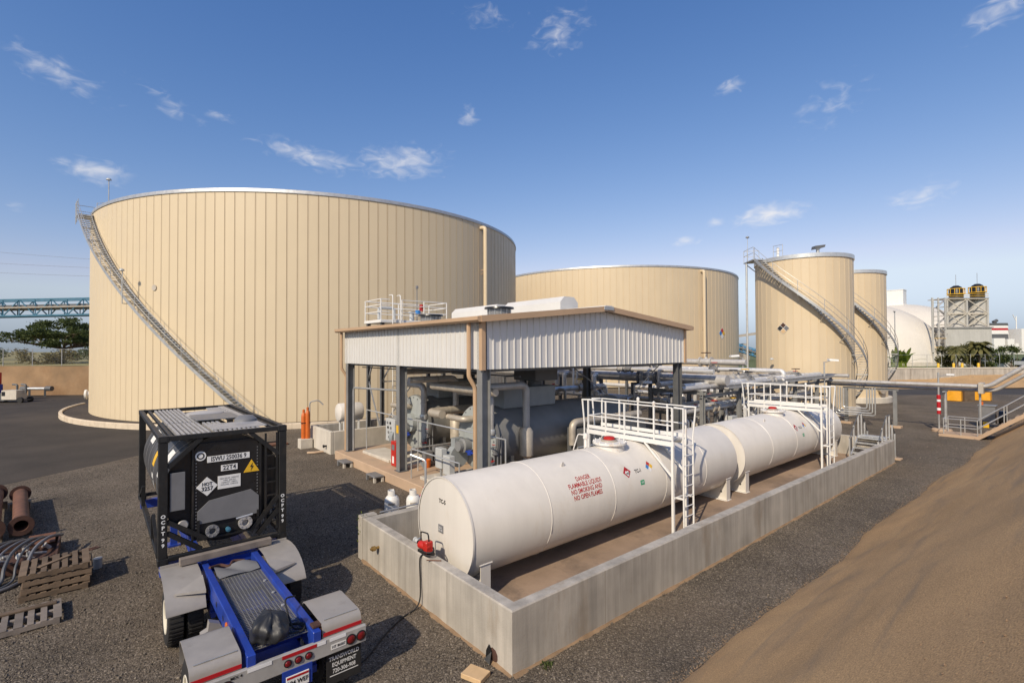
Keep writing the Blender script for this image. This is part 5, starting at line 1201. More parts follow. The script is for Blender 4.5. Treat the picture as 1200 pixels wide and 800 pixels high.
tp('landing_leg', MB().box(1.62,16.9,.05,1.78,17.05,.85).box(1.55,16.8,.0,1.85,17.15,.05), 'blue'); tp('landing_leg', MB().box(2.58,16.9,.05,2.74,17.05,.85).box(2.5,16.8,.0,2.8,17.15,.05), 'blue')
solo('wood_beam', MB().cbox(1.28,11.80,1.22,2.98,11.93,1.36,.01).xf(Matrix.Translation((2.1,11.9,0)) @ Matrix.Rotation(.03,4,'Z') @ Matrix.Translation((-2.1,-11.9,0))), M['wood_grey'], 'long weathered timber lying across the front of the mudguards', 'timber', base=(2.1,11.9,1.2))
# crumpled plastic bundle on the deck and its cable
def crumple(cx, cy, cz, sx, sy, sz, seed, n=18):
    r = random.Random(seed); ph = [r.uniform(0,6.28) for _ in range(12)]; m = MB()
    def f(i, j):
        a = 2*math.pi*i; t = math.pi*j; d = V(math.sin(t)*math.cos(a), math.sin(t)*math.sin(a), math.cos(t)); e = math.sin(t)
        k = 1 + e*(.13*math.sin(3*a+ph[0]+2*t) + .09*math.sin(5*t+ph[1]-2*a) + .12*abs(math.sin(4*a+ph[2]+t)) + .05*math.sin(9*a+ph[3])*math.sin(4*t) + .03*math.sin(17*a+5*t+ph[4]))
        return (cx+d.x*sx*k, cy+d.y*sy*k, max(cz-sz*.55, cz+d.z*sz*k))
    return m.grid(f, n*2, n)
solo('plastic_bundle', crumple(2.06,8.25,1.24,.24,.27,.24,3,30), M['tarp'], 'crumpled black plastic bundle on the trailer mesh by the bumper', 'plastic bundle', base=(2.06,8.25,1.06), ang=50)
hose([(2.62,8.9,1.3),(2.42,8.75,1.36),(2.40,8.5,1.2),(2.42,8.3,1.09),(2.55,8.2,1.09),(2.50,8.35,1.1),(2.3,8.4,1.1),(2.28,8.2,1.1),(2.5,8.12,1.1),(2.56,8.3,1.11),(2.36,8.42,1.12)], .014, 'thin black cable coiled on the trailer mesh beside the plastic bundle', 'cable', cat='cable')
hose([(1.75,11.5,1.16),(1.95,11.62,1.12),(2.1,11.5,1.1),(2.2,11.66,1.12),(2.4,11.6,1.1)], .03, 'rusty chain lying on the trailer mesh under the timber', 'chain', 'rust_dark', 'chain')
solo('canvas_sheet', MB().grid(lambda i, j: (1.82+.74*i, 11.02+.48*j, 1.075+.06*abs(math.sin(4.2*i+2*j))*(.4+j)), 16, 10), M['mid_grey'], 'folded grey sheet at the far end of the trailer mesh', 'sheet', ang=60)
# ------------------------------------------------------------------ clutter on the left
def pallet(x, y, z, rz, label, mt, sx=1.16, sy=1.08, diag=False):
    t = thing('wooden_pallet', label, 'pallet', (x,y,z), rz, group='wooden pallets')
    pieces = []
    for k in range(3): yy = -sy/2 + k*(sy-.09)/2; pieces.append(('stringer', MB().cbox(-sx/2, yy, .022, sx/2, yy+.09, .118, .004)))
    n = 7
    for k in range(n): xx = -sx/2 + k*(sx-.10)/(n-1); pieces.append(('top_slat', MB().cbox(xx, -sy/2, .118, xx+(.10 if k % 3 else .13), sy/2, .14, .003)))
    for k in range(3): xx = -sx/2 + k*(sx-.11)/2; pieces.append(('bottom_slat', MB().cbox(xx, -sy/2, 0, xx+.11, sy/2, .022, .003)))
    for nm, m in pieces: part(nm, m, M[mt], t)
    if diag: part('loose_slat', MB().cbox(-.35,-.05,.142,.35,.05,.162,.003).xf(Matrix.Rotation(.7,4,'Z')), M[mt], t)
    return t
for i, lb in enumerate(('bottom','second','third')): pallet(-.70+.02*i, 15.76+.015*i, .002+.15*i, .02*i, lb + ' pallet of the brown stack on the left gravel', 'wood')
pallet(-.72, 15.78, .452, .03, 'topmost pallet of the brown stack, with a loose slat', 'wood', diag=True)
pallet(-1.18, 14.08, .002, .05, 'single grey weathered pallet lying nearest the left edge', 'wood_grey', 1.24, 1.0)
solo('wood_plank', MB().cbox(-1.9,14.32,.145,-.62,14.45,.18,.004), M['wood'], 'brown plank resting on the grey weathered pallet', 'plank')
solo('paint_can', MB().lathe([(0,0),(.09,0),(.09,.24),(.095,.24),(.095,.25),(0,.25)], (.05,16.45,0), n=16), M['cab'], 'small pale can beside the pallet stack', 'can')
solo('rusty_angle', MB().beam((-.9,16.55,.45),(.0,16.5,.5), .05, .05).beam((-.1,16.45,.5),(.06,16.55,.5), .16, .02), M['rust_dark'], 'rusty angle iron lying behind the pallet stack', 'bar')
def spool(x, y0, y1, r, z, label, s=-.088):
    t = thing('flanged_pipe', label, 'pipe', (x,(y0+y1)/2,0), group='rusty pipe spools')
    part('barrel', MB().lathe([(r,0),(r,y1-y0),(r-.03,y1-y0),(r-.03,0)], (x,y0,z), (s,1,0), 28), M['rust'], t, world=True)
    for k, yy in enumerate((y0, y1-.05)):
        f_ = part('flange', MB().lathe([(r-.03,0),(r*1.5,0),(r*1.5,.05),(r-.03,.05)], (x+s*(yy-y0),yy,z), (s,1,0), 28), M['rust_dark'], t, world=True)
    part('support_block', MB().cbox(x-.3, y0+.5, 0, x+.2, y0+.65, z-r, .01), M['wood'], t, world=True); part('support_block', MB().cbox(x-.6, y1-.7, 0, x-.1, y1-.55, z-r, .01), M['wood'], t, world=True)
spool(-1.66, 20.3, 24.9, .19, .42, 'rusty flanged pipe lying beside the hose pile, nearer the trailer')
spool(-2.28, 20.2, 25.4, .21, .45, 'rusty flanged pipe lying at the very left edge of the yard')
# hose pile in a rusty tray
t = thing('scrap_tray', 'rusty tray heaped with scrap fittings between the pipes and pallets', 'tray', (-1.5,18.0,0))
part('tray', MB().box(-2.6,17.2,.02,-.75,19.2,.06).box(-2.6,17.2,.06,-2.56,19.2,.3).box(-.79,17.2,.06,-.75,19.2,.3).box(-2.6,19.16,.06,-.75,19.2,.3).box(-2.6,17.2,.06,-.75,17.24,.3), M['rust_dark'], t, world=True)
part('rust_sheet', MB().cbox(-1.4,18.6,.3,-.85,19.1,.33,.005).xf(Matrix.Translation((-1.1,18.8,.3)) @ Matrix.Rotation(.25,4,'X') @ Matrix.Translation((1.1,-18.8,-.3))), M['rust'], t, world=True)
rr = random.Random(5)
for i in range(16):
    c = V(rr.uniform(-2.3,-.95), rr.uniform(17.5,19.0), rr.uniform(.12,.36)); d = V(rr.uniform(-1,1), rr.uniform(-1,1), rr.uniform(-.25,.5)).normalized()*rr.uniform(.15,.4)
    part('fitting', MB().cyl(c-d*.5, c+d*.5, rr.uniform(.025,.05), n=10).cyl(c+d*.42, c+d*.5, .075, n=10), M[rr.choice(['galv','alu_dull','rust_dark','galv_light'])], t, world=True)
HL = ('leftmost','second','third','fourth','fifth','sixth')
for i in range(6):
    x0 = -1.05-.2*i
    hose([(x0+.35,18.5+.05*i,.45),(x0+.12,18.1,.55),(x0-.12,17.5,.5),(x0-.22,17.0,.3),(x0-.25,16.7,.06),(x0-.45,16.3,.05),(x0-.9,16.0,.05)], .028 if i % 2 else .04, f'ribbed grey hose draped over the scrap tray, {["nearest the pallets","second from the pallets","third from the pallets","fourth from the pallets","fifth from the pallets","farthest from the pallets"][i]}', mt='steel_dark' if i % 3 else 'mid_grey')
# far yard: pipe stand and small generator cart by the retaining wall
t = thing('pipe_stand', 'short flanged pipe on a low stand before the tan retaining wall', 'pipe stand', CW(-57.5,60.5,0))
p, q = CW(-59.6,60.5,1.0), CW(-56.6,60.5,1.0)
part('pipe', MB().cyl(p, q, .17, n=14), M['galv_light'], t, world=True)
for a in (p, q): d = (Vector(q)-Vector(p)).normalized(); part('flange', MB().cyl(Vector(a)-d*.35, Vector(a)+d*.35, .3, n=14), M['steel_dark'], t, world=True)
for x in (-59.0,-57.1): part('leg', MB().box(*(np.array(CW(x,60.5,0))-.1*np.array((1,1,0))), *(np.array(CW(x,60.5,.85))+.1*np.array((1,1,0)))), M['steel_dark'], t, world=True)
t = thing('generator_cart', 'cream generator box on a wheeled cart at the left edge of the yard', 'generator', CW(-54.5,54,0))
def cbx(x0, d0, z0, x1, d1, z1):
    m = MB(); m.add([CW(x0,d0,z0),CW(x1,d0,z0),CW(x1,d1,z0),CW(x0,d1,z0),CW(x0,d0,z1),CW(x1,d0,z1),CW(x1,d1,z1),CW(x0,d1,z1)], [(0,3,2,1),(4,5,6,7),(0,1,5,4),(1,2,6,5),(2,3,7,6),(3,0,4,7)]); return m
part('cabinet', cbx(-55.0,53.3,.35,-53.4,54.5,1.35), M['conc_pale'], t, world=True); part('grille', cbx(-54.95,53.28,.75,-54.6,53.3,1.2), M['black_clean'], t, world=True)
part('engine', cbx(-56.4,53.6,.3,-55.05,54.4,1.0), M['steel_dark'], t, world=True); part('frame', cbx(-56.6,53.5,.2,-52.9,54.5,.33), M['steel_dark'], t, world=True)
for x in (-55.8,-53.1):
    for d in (53.45,54.55): part('wheel', MB().cyl(CW(x,d-.1,.3), CW(x,d+.1,.3), .3, n=18), M['rubber'], t, world=True)
for x in (-54.0,-53.05): part('exhaust', MB().tube(fillet([CW(x,54.0,1.0),CW(x,54.0,1.9),CW(x-.5,54.0,1.95)],.15), .1, 8), M['steel_dark'], t, world=True)
t = thing('machine', 'dark red compressor cut off by the left picture edge beside the generator cart', 'compressor', CW(-57.6,54.5,0))
part('body', cbx(-59.5,54.0,.3,-57.0,55.4,1.9), M['blue'], t, world=True); part('upper_body', cbx(-58.6,54.1,1.91,-57.05,55.3,3.2), M['red'], t, world=True)
for x in (-59.0,-57.5): part('wheel', MB().cyl(CW(x,53.75,.35), CW(x,53.95,.35), .35, n=18), M['rubber'], t, world=True)
# ------------------------------------------------------------------ pipe rack and piping between canopy and small tanks
pr = thing('pipe_rack', 'grey steel pipe rack standing behind the white tanks', 'pipe rack', (32,15,0))
for u in (24,28,32,36,40,42.5):
    for v in (13.3,16.4):
        c = part('column', MB().ibeam((u,v,.02),(u,v,3.3), .2, .22, .02, up=(1,0,0)), M['steel_col'], pr, world=True); part('footing', MB().cbox(u-.3,v-.3,-.05,u+.3,v+.3,.12,.02), M['conc_tan'], c, world=True)
    part('beam', MB().ibeam((u,13.1,3.2),(u,16.6,3.2), .16, .2, .015), M['steel_col'], pr, world=True); part('beam', MB().ibeam((u,13.3,2.0),(u,16.4,2.0), .14, .16, .015), M['steel_col'], pr, world=True)
for v in (13.3,16.4): part('long_beam', MB().ibeam((23.8,v,3.02),(42.7,v,3.02), .14, .16, .015), M['steel_col'], pr, world=True)
pr2 = thing('pipe_rack', 'grey steel rack carrying the big pipes that run back towards the wide tank', 'pipe rack', (31,24,0))
for u in (25.2,27.0,35.2,37.0):
    for v in (18.5,22.5,26.5,31.0): part('column', MB().ibeam((u,v,.02),(u,v,3.45), .18, .2, .02), M['steel_dark'], pr2, world=True)
for u0, u1 in ((25.1,27.1),(35.1,37.1)):
    for v in (18.5,22.5,26.5,31.0):
        part('beam', MB().ibeam((u0,v,3.35),(u1,v,3.35), .15, .18, .015), M['steel_dark'], pr2, world=True); part('beam', MB().ibeam((u0,v,2.1),(u1,v,2.1), .12, .14, .015), M['steel_dark'], pr2, world=True)
PIPES = [
 ([(26.1,13.0,3.76),(26.1,33.0,3.76)], .30, 'alu_dull', 'thickest dark pipe running back from the rack below the canopy eave'),
 ([(25.4,13.4,4.25),(25.4,33.0,4.25)], .13, 'alu', 'slim bright pipe lying above the thickest dark pipe'),
 ([(36.0,14.0,1.0),(36.0,14.0,3.95),(36.0,33.0,3.95)], .15, 'alu', 'bright pipe that bends down at the rack before the small tanks'),
 ([(37.0,17.0,4.45),(37.0,36.0,4.45)], .22, 'alu_dull', 'dull grey pipe highest at the back of the rack'),
 ([(22.5,13.6,3.45),(42.5,13.6,3.45),(42.5,12.0,3.45)], .13, 'alu_dull', 'dull pipe along the near edge of the rack top'),
 ([(23.5,14.1,3.50),(43.0,14.1,3.50)], .16, 'alu', 'bright pipe second from the near edge of the rack top'),
 ([(22.8,14.6,3.44),(43.3,14.6,3.44),(43.3,18.0,3.44)], .11, 'alu_tan', 'tan pipe third from the near edge of the rack top'),
 ([(24.0,15.9,3.50),(41.5,15.9,3.50),(44.8,16.6,3.50)], .17, 'alu_dull', 'grey pipe along the far edge of the rack top, leading to the narrow tank'),
 ([(22.9,13.7,2.25),(40.0,13.7,2.25),(40.0,13.7,.9)], .12, 'alu_dull', 'grey pipe on the lower shelf of the rack, near side'),
 ([(23.2,14.5,2.27),(41.0,14.5,2.27),(41.0,14.5,.6)], .15, 'alu', 'bright pipe on the lower shelf of the rack, middle'),
 ([(23.6,15.6,2.25),(38.5,15.6,2.25),(38.5,19.5,2.25)], .13, 'alu_tan', 'tan pipe on the lower shelf of the rack, far side'),
 ([(22.6,13.0,.7),(33.0,13.0,.7),(33.0,13.0,1.9),(33.0,15.0,1.9)], .16, 'alu_dull', 'fat low pipe running just behind the containment wall'),
 ([(35.6,18.0,2.3),(35.6,30.0,2.3)], .16, 'alu', 'bright pipe on the lower shelf of the back rack, right side'),
 ([(26.6,17.0,2.32),(26.6,30.5,2.32)], .17, 'alu', 'bright pipe on the lower shelf of the back rack, left side'),
 ([(21.0,24.0,4.2),(36.6,24.0,4.2)], .14, 'alu_dull', 'pipe crossing behind the canopy between the two back racks'),
 ([(20.5,21.0,3.1),(25.6,21.0,3.1),(25.6,21.0,2.4)], .16, 'alu', 'bright pipe leaving the back of the canopy'),
 ([(20.5,18.2,2.6),(24.4,18.2,2.6),(24.4,16.0,2.6)], .13, 'alu_tan', 'tan pipe leaving the canopy towards the rack'),
 ([(29.5,18.0,.5),(29.5,18.0,2.9),(31.5,18.0,2.9),(31.5,18.0,.5)], .13, 'alu', 'bright pipe loop standing in the middle of the yard behind the rack'),
 ([(32.5,20.5,.5),(32.5,20.5,3.2),(34.8,20.5,3.2),(34.8,20.5,.5)], .15, 'alu_dull', 'dull pipe loop standing left of the back rack'),
 ([(28.2,16.9,.5),(28.2,16.9,2.6),(28.2,20.5,2.6),(28.2,20.5,.5)], .12, 'alu', 'bright pipe loop behind the near rack column'),
]
for k, (pts, r, mm, lb) in enumerate(PIPES):
    t = elbow_pipe('pipe', pts, r, M[mm], None, max(.25, r*2), 14, True, lb, 'pipe', 'piping in the rack')
    rr = random.Random(k*7+1); a, b = Vector(pts[0]), Vector(pts[1])
    if (b-a).length < 5: a, b = Vector(pts[1]), Vector(pts[2])
    nv = 2 if (b-a).length > 5 else 1
    for j in range(nv):
        p = a.lerp(b, rr.uniform(.15,.85)); d = (b-a).normalized()
        if abs(d.z) > .9: continue
        valve(t, p, d, r*1.05, M[rr.choice(['mid_grey','alu_dull','alu_tan'])], rr.choice(['red','rust_dark','black_clean','yellow']))
    # drop legs
    if abs((b-a).normalized().z) < .1 and a.z > 1.5:
        for j in range(3 if (b-a).length > 12 else 1):
            p = a.lerp(b, rr.uniform(.08,.92)); s = rr.choice([-1,1])*rr.uniform(.35,.7); n_ = (b-a).normalized().cross(V(0,0,1))*s; q = r*.55
            part('drop_leg', MB().tube(fillet([p, p+n_+V(0,0,.0), p+n_+V(0,0,-rr.uniform(.8,1.9))], .2), q, 9), M[rr.choice(['alu','alu_dull','alu_tan'])], t, world=True)
tr_ = thing('cable_tray', 'flat grey covered cable tray on top of the rack, leading right', 'cable tray', (36.5,15.2,3.4))
part('tray', MB().cbox(30,14.85,3.42,43.4,15.62,3.52,.01), M['galv'], tr_, world=True)
for i in range(11): part('cover_joint', MB().box(30.6+1.2*i,14.83,3.5,30.66+1.2*i,15.64,3.53), M['alu_dull'], tr_, world=True)
tr2 = thing('cable_tray', 'narrow grey cable tray along the near rack edge', 'cable tray', (34,13.05,3.3)); part('tray', MB().cbox(26,12.9,3.32,42.6,13.15,3.40,.008), M['alu_dull'], tr2, world=True); part('tray_lip', MB().box(26,12.88,3.32,42.6,12.9,3.46), M['galv'], tr2, world=True)
# pumps
def pump(x, y, label):
    t = thing('process_pump', label, 'pump', (x,y,0), group='pumps behind the containment wall')
    part('plinth', MB().cbox(-.8,-.35,0,.8,.35,.3,.02), M['conc_tan'], t); part('motor', MB().lathe([(0,0),(.2,0),(.22,.05),(.22,.6),(.15,.68),(0,.68)], (.05,0,.6), (1,0,0), 16), M['steel_col'], t)
    fn = MB()
    for i in range(10): a = i*math.pi/5; fn.beam((.1,.22*math.cos(a),.6+.22*math.sin(a)), (.62,.22*math.cos(a),.6+.22*math.sin(a)), .015, .05, (0,math.cos(a),math.sin(a)))
    part('cooling_fins', fn, M['steel_col'], t); part('casing', MB().lathe([(0,-.15),(.28,-.12),(.28,.12),(0,.15)], (-.4,0,.6), (1,0,0), 18).cyl((-.4,0,.75),(-.4,0,1.25), .1, n=10).cyl((-.4,0,1.2),(-.4,0,1.27), .18, n=12), M['rust_dark'], t); part('guard', MB().box(-.25,-.12,.5,.05,.12,.74), M['yellow'], t)
for k, (x, y) in enumerate(((24.8,14.9),(27.6,15.0),(30.4,15.0),(34.0,15.1))): pump(x, y, 'small motor pump on a concrete plinth under the pipe rack, %s the canopy' % ('closest to','second from','third from','farthest from')[k])
# valve manifolds: rows of short bright risers with flanges and handwheels
def manifold(x, y, n, dx, label, seed, hz=2.2):
    rr = random.Random(seed); t = thing('valve_manifold', label, 'manifold', (x,y,0), group='valve manifolds under the rack'); L_ = n*dx
    part('header', MB().tube([(-.3,0,hz*.42),(L_,0,hz*.42)], .1, 12), M['alu'], t); part('header', MB().tube([(-.3,.55,hz*.8),(L_,.55,hz*.8)], .08, 12), M['alu_dull'], t)
    for i in range(n):
        h = hz*rr.uniform(.75,1.1); r = rr.uniform(.045,.085); q = i*dx
        part('riser', MB().tube(fillet([(q,0,.05),(q,0,h),(q,.55,h),(q,.55,hz*.8)], .18), r, 9), M[rr.choice(['alu','alu','alu_dull','alu_tan','white_clean'])], t)
        part('flange', MB().cyl((q,0,h*.55),(q,0,h*.55+.09), r*2.1, n=12), M[rr.choice(['galv','alu_tan','rust'])], t)
        if i % 2 == 0: valve(t, Vector((q, .28, h)) + wloc(t), (0,1,0), r*1.1, M['mid_grey'], rr.choice(['red','rust_dark','rust','black_clean']))
    for q in (-.1, L_-.1): part('stand', MB().box(q-.05,.5,0,q+.05,.6,hz*.8), M['steel_col'], t); 
    part('base', MB().cbox(-.4,-.3,-.02,L_+.1,.8,.1,.02), M['conc_tan'], t)
manifold(23.2, 13.9, 7, .42, 'row of bright valve risers under the rack, nearest the canopy', 11)
manifold(26.6, 16.9, 8, .45, 'row of bright valve risers behind the rack, left of the pipe loops', 12, 2.5)
manifold(28.6, 13.2, 8, .40, 'row of bright valve risers just behind the gap between the white tanks', 13, 2.0)
manifold(32.8, 13.9, 8, .42, 'row of bright valve risers under the rack, behind the farther white tank', 14, 2.3)
manifold(33.0, 17.2, 7, .5, 'row of bright valve risers behind the rack, right of the pipe loops', 15, 2.6)
manifold(23.0, 20.5, 6, .45, 'row of bright valve risers behind the canopy', 16, 2.6)
# control boxes / instrument panels in the rack
for k, (x, y, z, lb) in enumerate(((26.5,12.95,1.0,'small grey instrument box on the rack, left of the farther platform'),(31.2,12.95,1.0,'small grey instrument box on the rack, behind the farther white tank'))):
    t = thing('instrument_box', lb, 'box', (x,y,0)); part('box', MB().cbox(x-.3,y-.12,z,x+.3,y+.12,z+.85,.02), M['cab'], t, world=True); part('stand', MB().box(x-.03,y-.03,0,x+.03,y+.03,z), M['galv'], t, world=True)
    part('dial', MB().lathe([(0,.02),(.09,.02),(.09,0)], (x,y-.12,z+.6), (0,-1,0), 14), M['text_black'], t, world=True)
# yard lamp posts
def yard_lamp(x, y, h, label, arm=(.6,-.5)):
    t = thing('yard_lamp', label, 'lamp post', (x,y,0), group='yard lamps')
    part('pole', MB().cyl((0,0,0),(0,0,h), .05, n=8), M['galv'], t); part('arm', MB().tube([(0,0,h-.05),(arm[0],arm[1],h+.12)], .03, 6), M['galv'], t)
    d = V(arm[0],arm[1],0).normalized(); c = V(arm[0],arm[1],h+.12)
    part('lamp_head', MB().add([c-d*.3+V(0,0,.1)+V(-d.y,d.x,0)*.14, c-d*.3+V(0,0,.1)-V(-d.y,d.x,0)*.14, c+d*.35+V(0,0,.05)-V(-d.y,d.x,0)*.16, c+d*.35+V(0,0,.05)+V(-d.y,d.x,0)*.16,
        c-d*.3+V(0,0,-.05)+V(-d.y,d.x,0)*.16, c-d*.3+V(0,0,-.05)-V(-d.y,d.x,0)*.16, c+d*.35+V(0,0,-.08)-V(-d.y,d.x,0)*.18, c+d*.35+V(0,0,-.08)+V(-d.y,d.x,0)*.18], [(0,1,2,3),(7,6,5,4),(0,4,5,1),(1,5,6,2),(2,6,7,3),(3,7,4,0)]), M['decal_white'], t)
yard_lamp(23.0, 16.8, 3.5, 'yard lamp with a white head just right of the canopy', (.75,-.2)); yard_lamp(40.6, 13.0, 4.5, 'yard lamp at the right end of the rack, before the narrow tank', (.45,-.4)); yard_lamp(38.2, 17.8, 4.8, 'yard lamp before the left edge of the narrow tank', (-.5,.4))
yard_lamp(41.0, 33.5, 5.1, 'yard lamp left of the downpipe on the wide tank', (-.3,.3)); yard_lamp(38.0, 29.5, 5.0, 'yard lamp at the back of the rack before the wide tank', (.4,-.3))
# ------------------------------------------------------------------ pipe bridge to the right and its posts
def bridge(pts, r, mm, label):
    return elbow_pipe('pipe', pts, r, M[mm], None, .35, 14, True, label, 'pipe', 'pipe bridge to the berm')
bridge([(42.45,13.5,3.05),(42.45,4.55,3.05),(42.45,1.6,5.45),(42.45,-2.0,5.45)], .13, 'alu_dull', 'upper thicker pipe crossing right and climbing over the berm')
bridge([(42.85,13.5,2.78),(42.85,4.3,2.78),(42.85,1.3,5.15),(42.85,-2.0,5.15)], .10, 'alu_dull', 'lower thinner pipe crossing right and climbing over the berm')
solo('pipe_clamp', MB().cbox(42.2,4.75,2.6,43.05,5.0,3.28,.02), M['alu_tan'], 'tan clamp block where the crossing pipes begin to climb', 'clamp')
t = thing('pipe_support', 'twin grey posts holding the crossing pipes beside the red and white marker', 'pipe support', (42.6,6.75,0))
part('post', MB().cyl((42.62,6.62,.1),(42.62,6.62,2.6), .09, n=12), M['galv'], t, world=True); part('crosshead', MB().box(42.2,6.55,2.6,43.1,6.7,2.66), M['galv'], t, world=True); part('footing', MB().lathe([(.55,0),(.55,.12),(.5,.18),(0,.18)], (42.5,6.8,0), n=14), M['conc_tan'], t, world=True)
t = thing('marker_pole', 'grey lamp pole banded red and white beside the pipe crossing', 'pole', (42.5,6.95,0))
part('pole', MB().cyl((42.45,6.93,.18),(42.45,6.93,3.85), .055, n=10), M['galv'], t, world=True)
for i, (z0, z1, mm) in enumerate(((1.15,1.38,'red_tape'),(1.38,1.55,'white_tape'),(1.55,1.95,'red_tape'),(1.95,2.1,'white_tape'),(2.1,2.4,'red_tape'))): part('band', MB().cyl((42.45,6.93,z0),(42.45,6.93,z1-.005), .11, n=12), M[mm], t, world=True)
part('lamp_arm', MB().tube([(42.45,6.93,3.6),(42.6,6.5,3.72)], .025, 6), M['galv'], t, world=True); part('lamp_head', MB().cbox(42.5,6.15,3.66,42.75,6.55,3.78,.03), M['decal_white'], t, world=True)
t = thing('pipe_support', 'grey frame of nested pipe loops under the right end of the rack', 'pipe support', (41.8,11,0))
for i in range(4):
    k = .16*i; part('pipe_loop', MB().tube(fillet([(41.6,10.2+k,2.75-.05*i),(41.6,10.2+k,.75+k),(41.6,12.6-k,.75+k),(41.6,12.6-k,2.75-.05*i)],.15), .045, 8), M['galv_light' if i % 2 else 'galv'], t, world=True)
for v in (9.2,12.1): part('post', MB().ibeam((42.2,v,.05),(42.2,v,2.6), .2, .2, .02), M['steel_col'], t, world=True); part('footing', MB().cbox(41.9,v-.35,-.05,42.5,v+.35,.14,.02), M['conc_tan'], t, world=True)
part('crosshead', MB().ibeam((42.2,9.0,2.6),(42.2,12.3,2.6), .16, .14, .015), M['steel_col'], t, world=True)
t = thing('pipe_support', 'slim post under the crossing pipes beside the grey cart', 'pipe support', (42.6,5.0,0)); part('post', MB().cyl((42.6,4.95,0),(42.6,4.95,2.62), .06, n=10), M['galv'], t, world=True); part('crosshead', MB().box(42.25,4.9,2.58,43.05,5.0,2.63), M['galv'], t, world=True)
# walkway with rails up the berm
t = thing('berm_stair', 'galvanised railed stair on a concrete pad climbing the berm at right', 'stair', (41.3,5.4,0))
part('pad', MB().cbox(40.4,4.75,-.05,42.0,6.55,.14,.02), M['conc_tan'], t, world=True)
for i in range(12): part('tread', MB().box(40.5,4.55-.33*i,.08+.27*i,41.9,4.9-.33*i,.12+.27*i), M['conc_tan'], t, world=True)
for u in (40.5,41.9):
    for h in (.45,.95): part('rail', MB().tube([(u,6.4,.14+h),(u,4.85,.14+h),(u,.8,3.45+h)], .024, 6), M['galv_light'], t, world=True)
    for v, z in ((6.4,.14),(5.6,.14),(4.85,.14),(3.7,1.1),(2.5,2.05),(1.3,3.05)): part('post', MB().cyl((u,v,z-.1),(u,v,z+.95), .028, n=8), M['galv_light'], t, world=True)
for h in (.45,.95): part('rail', MB().tube([(40.5,6.4,.14+h),(41.0,6.4,.14+h)], .024, 6), M['galv_light'], t, world=True)
part('kerb', MB().beam((40.25,4.9,.0),(40.25,.6,3.4), .14, .2).beam((40.3,4.85,.08),(40.3,6.6,.08), .16, .16), M['conc_tan'], t, world=True)
t = thing('tool_cart', 'dark grey wheeled cabinet cart beyond the berm stair', 'cart', (47.2,5.0,0))
part('cabinet', MB().cbox(46.8,4.7,.25,47.7,5.55,1.45,.02), M['mid_grey'], t, world=True); part('top', MB().cbox(46.75,4.65,1.452,47.75,5.6,1.52,.01), M['steel_col'], t, world=True)
for (x, y) in ((47.0,4.55),(47.6,4.55),(47.0,5.6),(47.6,5.6)): part('wheel', MB().cyl((x,y-.06,.16),(x,y+.06,.16), .16, n=14), M['rubber'], t, world=True)
part('hose_reel', MB().lathe([(0,-.2),(.42,-.2),(.42,.2),(0,.2)], (47.2,4.35,.75), (0,1,0), 18), M['black_clean'], t, world=True); part('beacon', MB().lathe([(.1,0),(.1,.22),(0,.26)], (47.0,5.4,1.52), n=12), M['orange'], t, world=True); part('yellow_can', MB().cbox(46.55,5.0,.0,46.78,5.3,.4,.02), M['yellow'], t, world=True)
# ------------------------------------------------------------------ background at right
def px(p, d): return (p-600)/579.25*d
def zz(y, d, yh=407.): return CAM_H - (y-yh)*d/579.25
def cbk(x0, d0, z0, x1, d1, z1): return cbx(x0, d0, z0, x1, d1, z1)
for (p0, d, w_, lb) in ((1110.5,51.5,2.0,'yellow orange tarp covering a stack, left of the wooden crate'),(1143,51.5,1.2,'yellow orange tarp covering a stack, right of the wooden crate')):
    x = px(p0,d)
    m = MB().grid(lambda i, j: (w_*.55*(max(-1,min(1,2.6*(i-.5)))) + .03*math.sin(9*j+i*5), .6*max(-1,min(1,2.6*(j-.5))), (1.02+.05*math.sin(11*i+3*j)) if .12 < i < .88 and .12 < j < .88 else .05), 24, 24); o = solo('tarp_stack', m, M['yellow_tarp'], lb, 'tarp', group='tarped stacks', ang=40); c = CW(px(p0+8,d),d,0); o.location = c
solo('wooden_crate', cbk(px(1125,51),50.6,0,px(1137,51),51.8,1.15), M['wood'], 'brown wooden crate between the two yellow tarps', 'crate')
def dome(pc, d, rx, h, label):
    c = CW(px(pc,d), d, 1.2); t = thing('storage_dome', label, 'dome', c, group='white storage domes'); k = 14
    part('shell', MB().lathe([(rx*math.cos(i/k*math.pi/2), h*math.sin(i/k*math.pi/2)) for i in range(k)] + [(.05,h)], n=64), M['dome'], t); part('ring_wall', MB().lathe([(rx+.15,0),(rx+.15,1.0),(rx-.2,1.05)], n=64), M['conc_pale'], t); return t, c
dome(1012, 130, 17.0, 15.6, 'white storage dome nearest the narrow tanks, without a box on top')
d2, c2 = dome(1055, 152, 20.5, 17.6, 'white storage dome behind, with a white box on its crown')
part('head_house', MB().box(-3.4,-1.6,16.3,.6,2.4,21.8), M['white_clean'], d2); part('head_house_roof', MB().box(-3.5,-1.7,21.8,.7,2.5,22.0), M['white_clean'], d2)
part('conveyor_shed', cbk(px(1082,138),136,1.2,px(1092,138),142,9.0), M['alu_tan'], d2, world=True)
